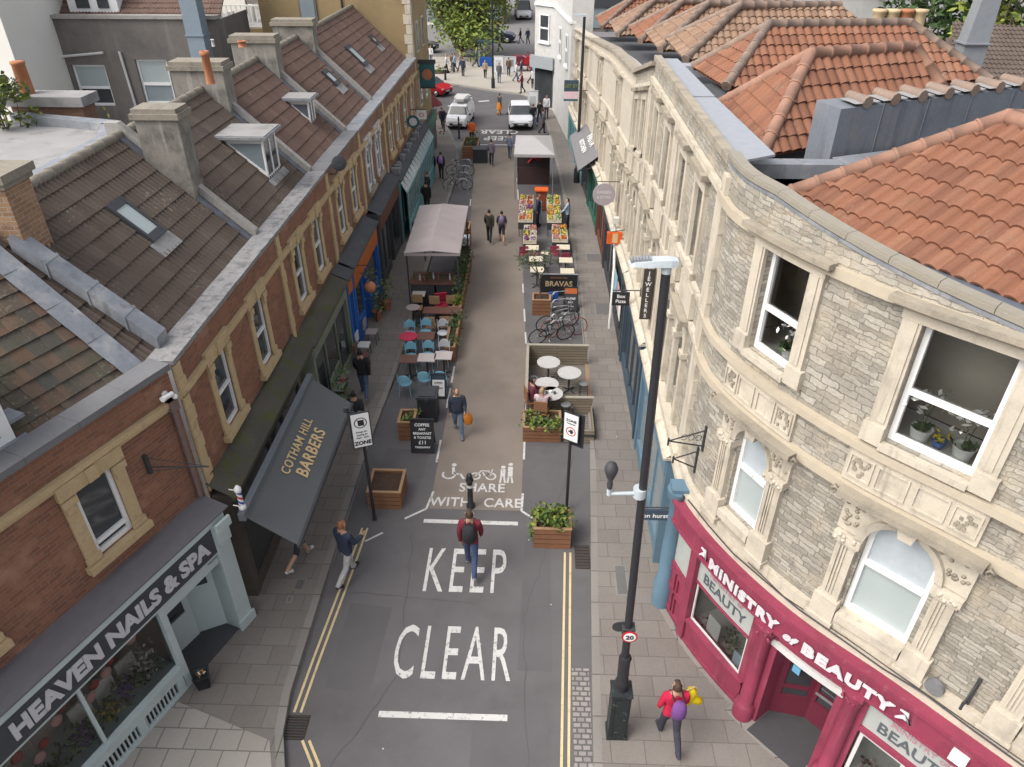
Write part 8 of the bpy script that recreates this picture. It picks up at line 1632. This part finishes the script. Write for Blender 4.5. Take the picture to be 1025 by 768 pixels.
FAR = [(-8.2, 69.6, 'white', 'white coat beside the plaza planting'), (-7.75, 70.6, 'brown', 'brown top in the group on the plaza'), (-7.1, 71.6, 'beige', 'beige jacket at the right of the plaza group'), (-7.5, 70.2, 'pale', 'pale blue top at the front of the plaza group'), (-5.75, 72.6, 'green', 'green top under the edge of the tree'), (-3.3, 65.7, 'grey', 'grey clothes by the white boards'), (-1.85, 66.2, 'white', 'white shirt near the burgundy barrow'), (-1.5, 67.2, 'navy', 'navy jacket near the burgundy barrow'), (-1.3, 61.8, 'maroon', 'maroon coat at the edge of the plaza'), (.3, 61.0, 'brown', 'brown jacket by the white corner house'), (.75, 60.2, 'white', 'white top by the white corner house'), (.15, 52.4, 'black', 'black coat behind the white board, right one'), (-.3, 51.7, 'black', 'black coat behind the white board, left one'), (.62, 53.6, 'white', 'white top and red bag by the teal shop'), (-10.0, 63.3, 'black', 'black jacket behind the pub sign'), (-2.0, 86, 'black', 'black clothes far up the road, left one'), (-1.2, 86, 'navy', 'navy clothes far up the road, right one'), (-13.0, 78, 'red', 'red coat far left near the black car'), (.4, 49.6, 'grey', 'grey top under the awning behind the market stall'), (-4.6, 67.5, 'beige', 'beige coat walking alone across the middle of the plaza'), (-6.6, 68.3, 'navy', 'navy coat between the plaza group and the lamp post'), (-2.6, 68.6, 'brown', 'brown coat just left of the burgundy barrow'), (-.4, 63.5, 'white', 'white jacket in front of the grey awning corner'), (-.6, 65.4, 'maroon', 'dark red jacket close to the white corner house'), (-10.2, 74.5, 'white', 'white shirt left of the tree by the main road'), (-4.0, 81, 'beige', 'beige jacket on the main road right of the tree trunk'), (-.2, 56.0, 'brown', 'brown jacket next to the white corner shop window'), (.8, 57.5, 'navy', 'navy top close against the white corner house')]
FC = dict(white=(.55, .55, .57), brown=(.13, .08, .05), beige=(.36, .27, .19), pale=(.33, .4, .5), green=(.07, .16, .12), grey=(.12, .12, .13), navy=(.04, .05, .09), maroon=(.2, .025, .05), black=(.02, .02, .022), red=(.4, .03, .03))
for i, (x, y, c, d) in enumerate(FAR): person('distant person in ' + d, x, y, RN.choice([0, PP, 1.5, -1.4, .6]), RN.uniform(1.48, 1.62), FC[c], RN.choice([(.03, .035, .06), (.02, .02, .025), (.1, .12, .18)]), RN.choice(['black', 'brown', 'fair']), z=.1 if y > 60 or x > .0 else 0, stride=RN.uniform(.1, .35), group='people around the far plaza')

# ---------------------------------------------------------------- trees and far things
MT['leaft'] = mk('leaf_lime', (.15, .215, .05), .7, .25, 6, .1, 30)
def tree(name, label, loc, H, R_, n, mats, tr=.25, lobes=16, crown0=.35, sz=.34, squash=.8, catg='tree', lo=None):
    t = thing(name, label, catg, loc); m = MB(); m.tube([(0, 0, -.3), (.05, 0, H * crown0 * .7), (-.05, .1, H * .6)], [tr, tr * .75, tr * .35], 10)
    cs = []
    for i in range(lobes):
        a = RN.uniform(0, math.tau); r_ = R_ * RN.uniform(.1, .78) ** .8; z_ = H * RN.uniform(crown0 + .12, .93); r_ *= math.sin(max(.25, min(1, (1.08 - z_ / H) * 1.6)) * 1.57)
        c = V((r_ * math.cos(a), r_ * math.sin(a), z_)); cs.append((c, R_ * RN.uniform(.26, .42))); m.tube([(0, 0, H * crown0 * RN.uniform(.6, 1)), tuple(c * .55 + V((0, 0, H * crown0 * .35))), tuple(c)], [tr * .4, tr * .2, tr * .06], 5)
    obj('trunk', m, MT['bark'], t); m = MB()
    for i in range(n):
        c, r_ = RN.choice(cs); d = V((RN.gauss(0, 1), RN.gauss(0, 1), RN.gauss(0, 1) * squash)).normalized() * r_ * RN.random() ** .4
        k = 0 if RN.random() < .55 else 1 if RN.random() < .7 else 2; m.leaf(tuple(c + d), sz, k, flat=.7)
    obj('crown', m, [MT[q] for q in mats], t); return t
tree('plane_tree', 'large full green tree on the plaza filling the top centre', (-7.7, 78.5, 0), 14.5, 6.3, 15000, ('leafy', 'leaft', 'leafa'), .4, 44, .02, .45)
tree('birch_tree', 'small pale leaved tree beside the cream gable at the left edge', (-12.75, 17.6, 5.4), 5.0, 1.0, 1500, ('leafy', 'leafg', 'leafa'), .07, 14, .3, .17)
t = thing('shrub', 'small yellow green shrub beside the low chimney with the red pot', 'shrub', (-18.8, 30.5, 3.8)); m = MB()
for i in range(260): m.leaf((RN.gauss(0, .45), RN.gauss(0, .4), 1.3 + RN.gauss(0, .35)), .22, RN.randrange(2))
obj('foliage', m, [MT['leafy'], MT['leafa']], t); m = MB(); m.tube([(0, 0, 0), (.05, 0, 1.3)], .05, 6); obj('stem', m, MT['bark'], t)
for i, (l_, x, y, H, R_, ms) in enumerate((('dark evergreen tree behind the grey flue duct', 25, 40, 14, 5.5, ('leafb', 'leafb', 'leafa')), ('yellow green tree hanging over the chimney pots at the top right', 20.5, 36, 12.2, 3.2, ('leafy', 'leafy', 'leafa')), ('dark evergreen tree left of the flue duct', 20, 42, 13, 5.0, ('leafb', 'leafb', 'leafb')), ('bright green tree at the top right corner', 30, 42, 14, 5.0, ('leafa', 'leafy', 'leafa')))): tree('garden_tree', l_, (x, y, 0), H, R_, 4200 if i != 1 else 1800, ms, .22, 16, .3, .42)
t = thing('shrub', 'green shrub in front of the brown tiled roof at the right edge', 'shrub', (14.6, 21.5, 7.0)); m = MB()
for i in range(200): m.leaf((RN.gauss(0, .3), RN.gauss(0, .3), .7 + RN.gauss(0, .3)), .18, RN.randrange(2))
obj('foliage', m, [MT['leafa'], MT['leafy']], t); m = MB(); m.tube([(0, 0, -.5), (.05, 0, .8)], .04, 6); obj('stem', m, MT['bark'], t)
def pole(name, label, x, y, H, r0=.07, arm=None):
    t = thing(name, label, 'lamp post', (x, y, 0)); m = MB(); m.tube([(0, 0, 0), (0, 0, 1.2), (0, 0, H)], [r0 * 1.3, r0, r0 * .8], 8); obj('pole', m, MT['black'], t)
    m = MB(); m.box(-.5, .1, -.08, .08, H, H + .1); obj('lamp_head', m, MT['lampgrey'], t)
    m = MB(); m.lathe([(r0 * 1.9, 0), (r0 * 1.9, .8), (r0 * 1.4, .9)], (0, 0, 0), 10); obj('base', m, MT['black'], t)
pole('lamp_post', 'tall black lamp post in front of the grey awning on the far right', 2.2, 39.6, 8.3, .085); pole('lamp_post', 'black lamp post rising into the tree at the plaza edge', -3.7, 63.6, 8.6, .08)
t = thing('bollard', 'short black bollard at the plaza corner', 'bollard', (-8.0, 66.8, .1)); m = MB(); m.lathe([(.12, 0), (.1, .2), (.09, 1.0), (.05, 1.1)], (0, 0, 0), 10); obj('bollard_post', m, MT['black'], t); m = MB(); m.lathe([(.1, .85), (.1, .92)], (0, 0, 0), 10); obj('band', m, MT['white2'], t)
t = thing('bollard', 'thin black bollard in front of the white van', 'bollard', (-5.1, 48.6, 0)); m = MB(); m.lathe([(.08, 0), (.06, .2), (.055, 1.3), (.03, 1.4)], (0, 0, 0), 10); obj('bollard_post', m, MT['black'], t); m = MB(); m.lathe([(.065, 1.05), (.065, 1.12)], (0, 0, 0), 10); obj('band', m, MT['white2'], t)
for i, (l_, x, y, w_, h_, c_) in enumerate((('white display board beside the plaza lamp post', -3.55, 69.5, .9, 1.5, 'white'), ('white framed board right of the plaza lamp post', -2.55, 70.5, 1.1, 1.3, 'white2'), ('tall white board on the right pavement beside the white car', -.35, 53.6, .75, 1.9, 'white'))):
    t = thing('display_board', l_, 'sign board', (x, y, .1)); m = MB(); m.box(-w_ / 2, w_ / 2, -.03, .03, .1, h_); obj('board', m, MT[c_], t); m = MB(); bars(m, -w_ / 2, w_ / 2, .1, h_, -.05, .06); m.box(-w_ * .3, w_ * .3, -.25, .25, 0, .1); obj('frame', m, MT['silver'], t)
    m = MB(); m.box(-w_ * .3, w_ * .3, -.036, -.031, h_ * .35, h_ * .8); obj('printed_panel', m, MT['glassb' if i == 1 else 'silver'], t)
t = thing('market_barrow', 'blue and white barrow under the tree on the plaza', 'barrow', (-4.9, 73.5, .09)); m = MB(); m.box(-.6, .6, -.4, .4, .0, .7); obj('base', m, MT['blue'], t); m = MB(); m.box(-.75, .75, -.6, .6, 2.0, 2.15); obj('roof', m, MT['navy'], t)
for x in (-.6, .6): m = MB(); m.tube([(x, -.4, .6), (x, -.4, 2.0)], .03, 6); obj('post', m, MT['white2'], t)
t = thing('market_barrow', 'burgundy flower barrow beside the white corner house', 'barrow', (-1.6, 71, .09)); m = MB(); m.box(-.8, .8, -.5, .5, .5, 1.3); obj('base', m, flat('burgundy_cloth', (.12, .015, .03)), t); m = MB()
for i in range(90): m.leaf((RN.uniform(.6, 1.6), RN.uniform(-.5, .5), RN.uniform(.2, 1.6)), .25, RN.randrange(3))
obj('flowers', m, [MT['leafa'], MT['leafy'], MT['red']], t)
for x in (-.6, .6): m = MB(); m.tube([(x, 0, 0), (x, 0, .5)], .05, 6); obj('leg', m, MT['black'], t)
t = thing('low_planting', 'low green planting bed on the plaza beside the group', 'plant bed', (-8.9, 70.2, .1)); m = MB()
for i in range(150): m.leaf((RN.gauss(0, .6), RN.gauss(0, .4), RN.uniform(.02, .4)), .22, RN.randrange(3))
obj('foliage', m, [MT['leafa'], MT['leafb'], MT['leafy']], t); m = MB(); m.lathe([(.9, 0), (.9, .06), (0, .07)], (0, 0, 0), 14); obj('soil', m, MT['soil'], t)
t = thing('flags', 'small red and blue flags outside the white corner house', 'flags', (-.55, 58.2, 3.0)); m = MB(); m.poly([(0, 0, 0), (-.5, -.1, -.1), (-.45, -.1, .4), (0, 0, .5)]); obj('flag', m, MT['red'], t); m = MB(); m.poly([(.1, -.1, -.5), (.45, -.2, -.55), (.45, -.2, .1), (.1, -.1, .1)]); obj('flag', m, MT['skyb'], t); m = MB(); m.tube([(.3, .3, 0), (-.6, -.2, .5)], .02, 5); obj('flagpole', m, MT['white'], t)
t = thing('red_parasol', 'dark red shop umbrella and flowers at the far left corner', 'parasol', (-6.7, 48.6, 0)); m = MB(); m.lathe([(.62, 2.1), (.5, 2.3), (.03, 2.75)], (0, 0, 0), 8); obj('canopy', m, flat('dark_red_cloth', (.16, .03, .035)), t); m = MB(); m.tube([(0, 0, 0), (0, 0, 2.75)], .03, 6); obj('pole', m, MT['black'], t); m = MB()
for i in range(120): m.leaf((RN.gauss(0, .4), RN.gauss(0, .3), RN.uniform(.2, 1.9)), .18, RN.randrange(3))
obj('hanging_flowers', m, [MT['red'], MT['rtop'], MT['leafb']], t)
planter('far timber planter by the kerb with a white bollard and shrubs', -4.5, -3.55, 44.2, 46.2, .7, 1, n=220, ph=.5, mats=('leafb', 'leafg', 'leafa'))
t = thing('storage_box', 'black box beside the far kerb planter', 'box', (-3.35, 43.6, 0)); m = MB(); m.box(-.42, .42, -.35, .35, 0, .75); obj('box_body', m, MT['bin'], t); m = MB(); m.box(-.45, .45, -.38, .38, .75, .82); obj('lid', m, MT['char'], t)
# buildings beyond the main road
for i, (l_, x0, x1, y, H, c_, sh_) in enumerate((('pale shop building across the main road, left of the tree', -24, -10.5, 101, 12, 'cream', 'dteal'), ('brown shop building across the main road behind the tree', -10.4, -4.5, 101.5, 12, 'ochrew', 'dbrown'), ('grey building far up the road right of the tree', 2.8, 13, 96, 12, 'render', 'char'), ('distant red brick building closing the road', -4, 3, 150, 12, 'brick2', 'green'))):
    t = thing('far_building', l_, 'building', ((x0 + x1) / 2, y, 0), 0, 'buildings beyond the main road'); a = (x1 - x0) / 2; n_ = max(2, int((x1 - x0) / 2.2)); m = MB(); xs = [-a + (i_ + .5) * 2 * a / n_ for i_ in range(n_)]
    wall_open(m, -a, a, 0, H, [(x - .5, x + .5, z, z + 1.7) for x in xs for z in (4.2, 7.4)], 0, 0, .2); m.box(-a, a, .21, 10, 0, H); obj('wall', m, MT[c_], t)
    for x in xs:
        for z in (4.2, 7.4): f = MB(); bars(f, x - .5, x + .5, z, z + 1.7, .1, .08); o = obj('window', f, MT['white'], t); g_ = MB(); g_.poly([(x - .45, .12, z + .05), (x + .45, .12, z + .05), (x + .45, .12, z + 1.65), (x - .45, .12, z + 1.65)]); obj('window_pane', g_, MT['glass'], o)
    m = MB(); m.box(-a, a, -.3, -.01, 2.6, 3.4); 
    for x in xs: m.box(x - 2 * a / n_ / 2, x - 2 * a / n_ / 2 + .2, -.25, -.01, 0, 2.6)
    so_ = obj('shopfront', m, MT[sh_], t); m = MB(); m.poly([(-a + .2, -.1, .4), (a - .2, -.1, .4), (a - .2, -.1, 2.6), (-a + .2, -.1, 2.6)]); obj('window_pane', m, MT['glassb'], so_)
t = thing('shop_sign_board', 'white projecting shop board at the top left beside the tree', 'shop sign', (-13.5, 90, 5.6)); m = MB(); m.box(-1.2, 1.2, -.1, .1, -.6, .6); obj('board', m, MT['white2'], t); m = MB(); m.tube([(0, .1, -5.6), (0, .1, -.6)], .08, 6); obj('post', m, MT['char'], t)
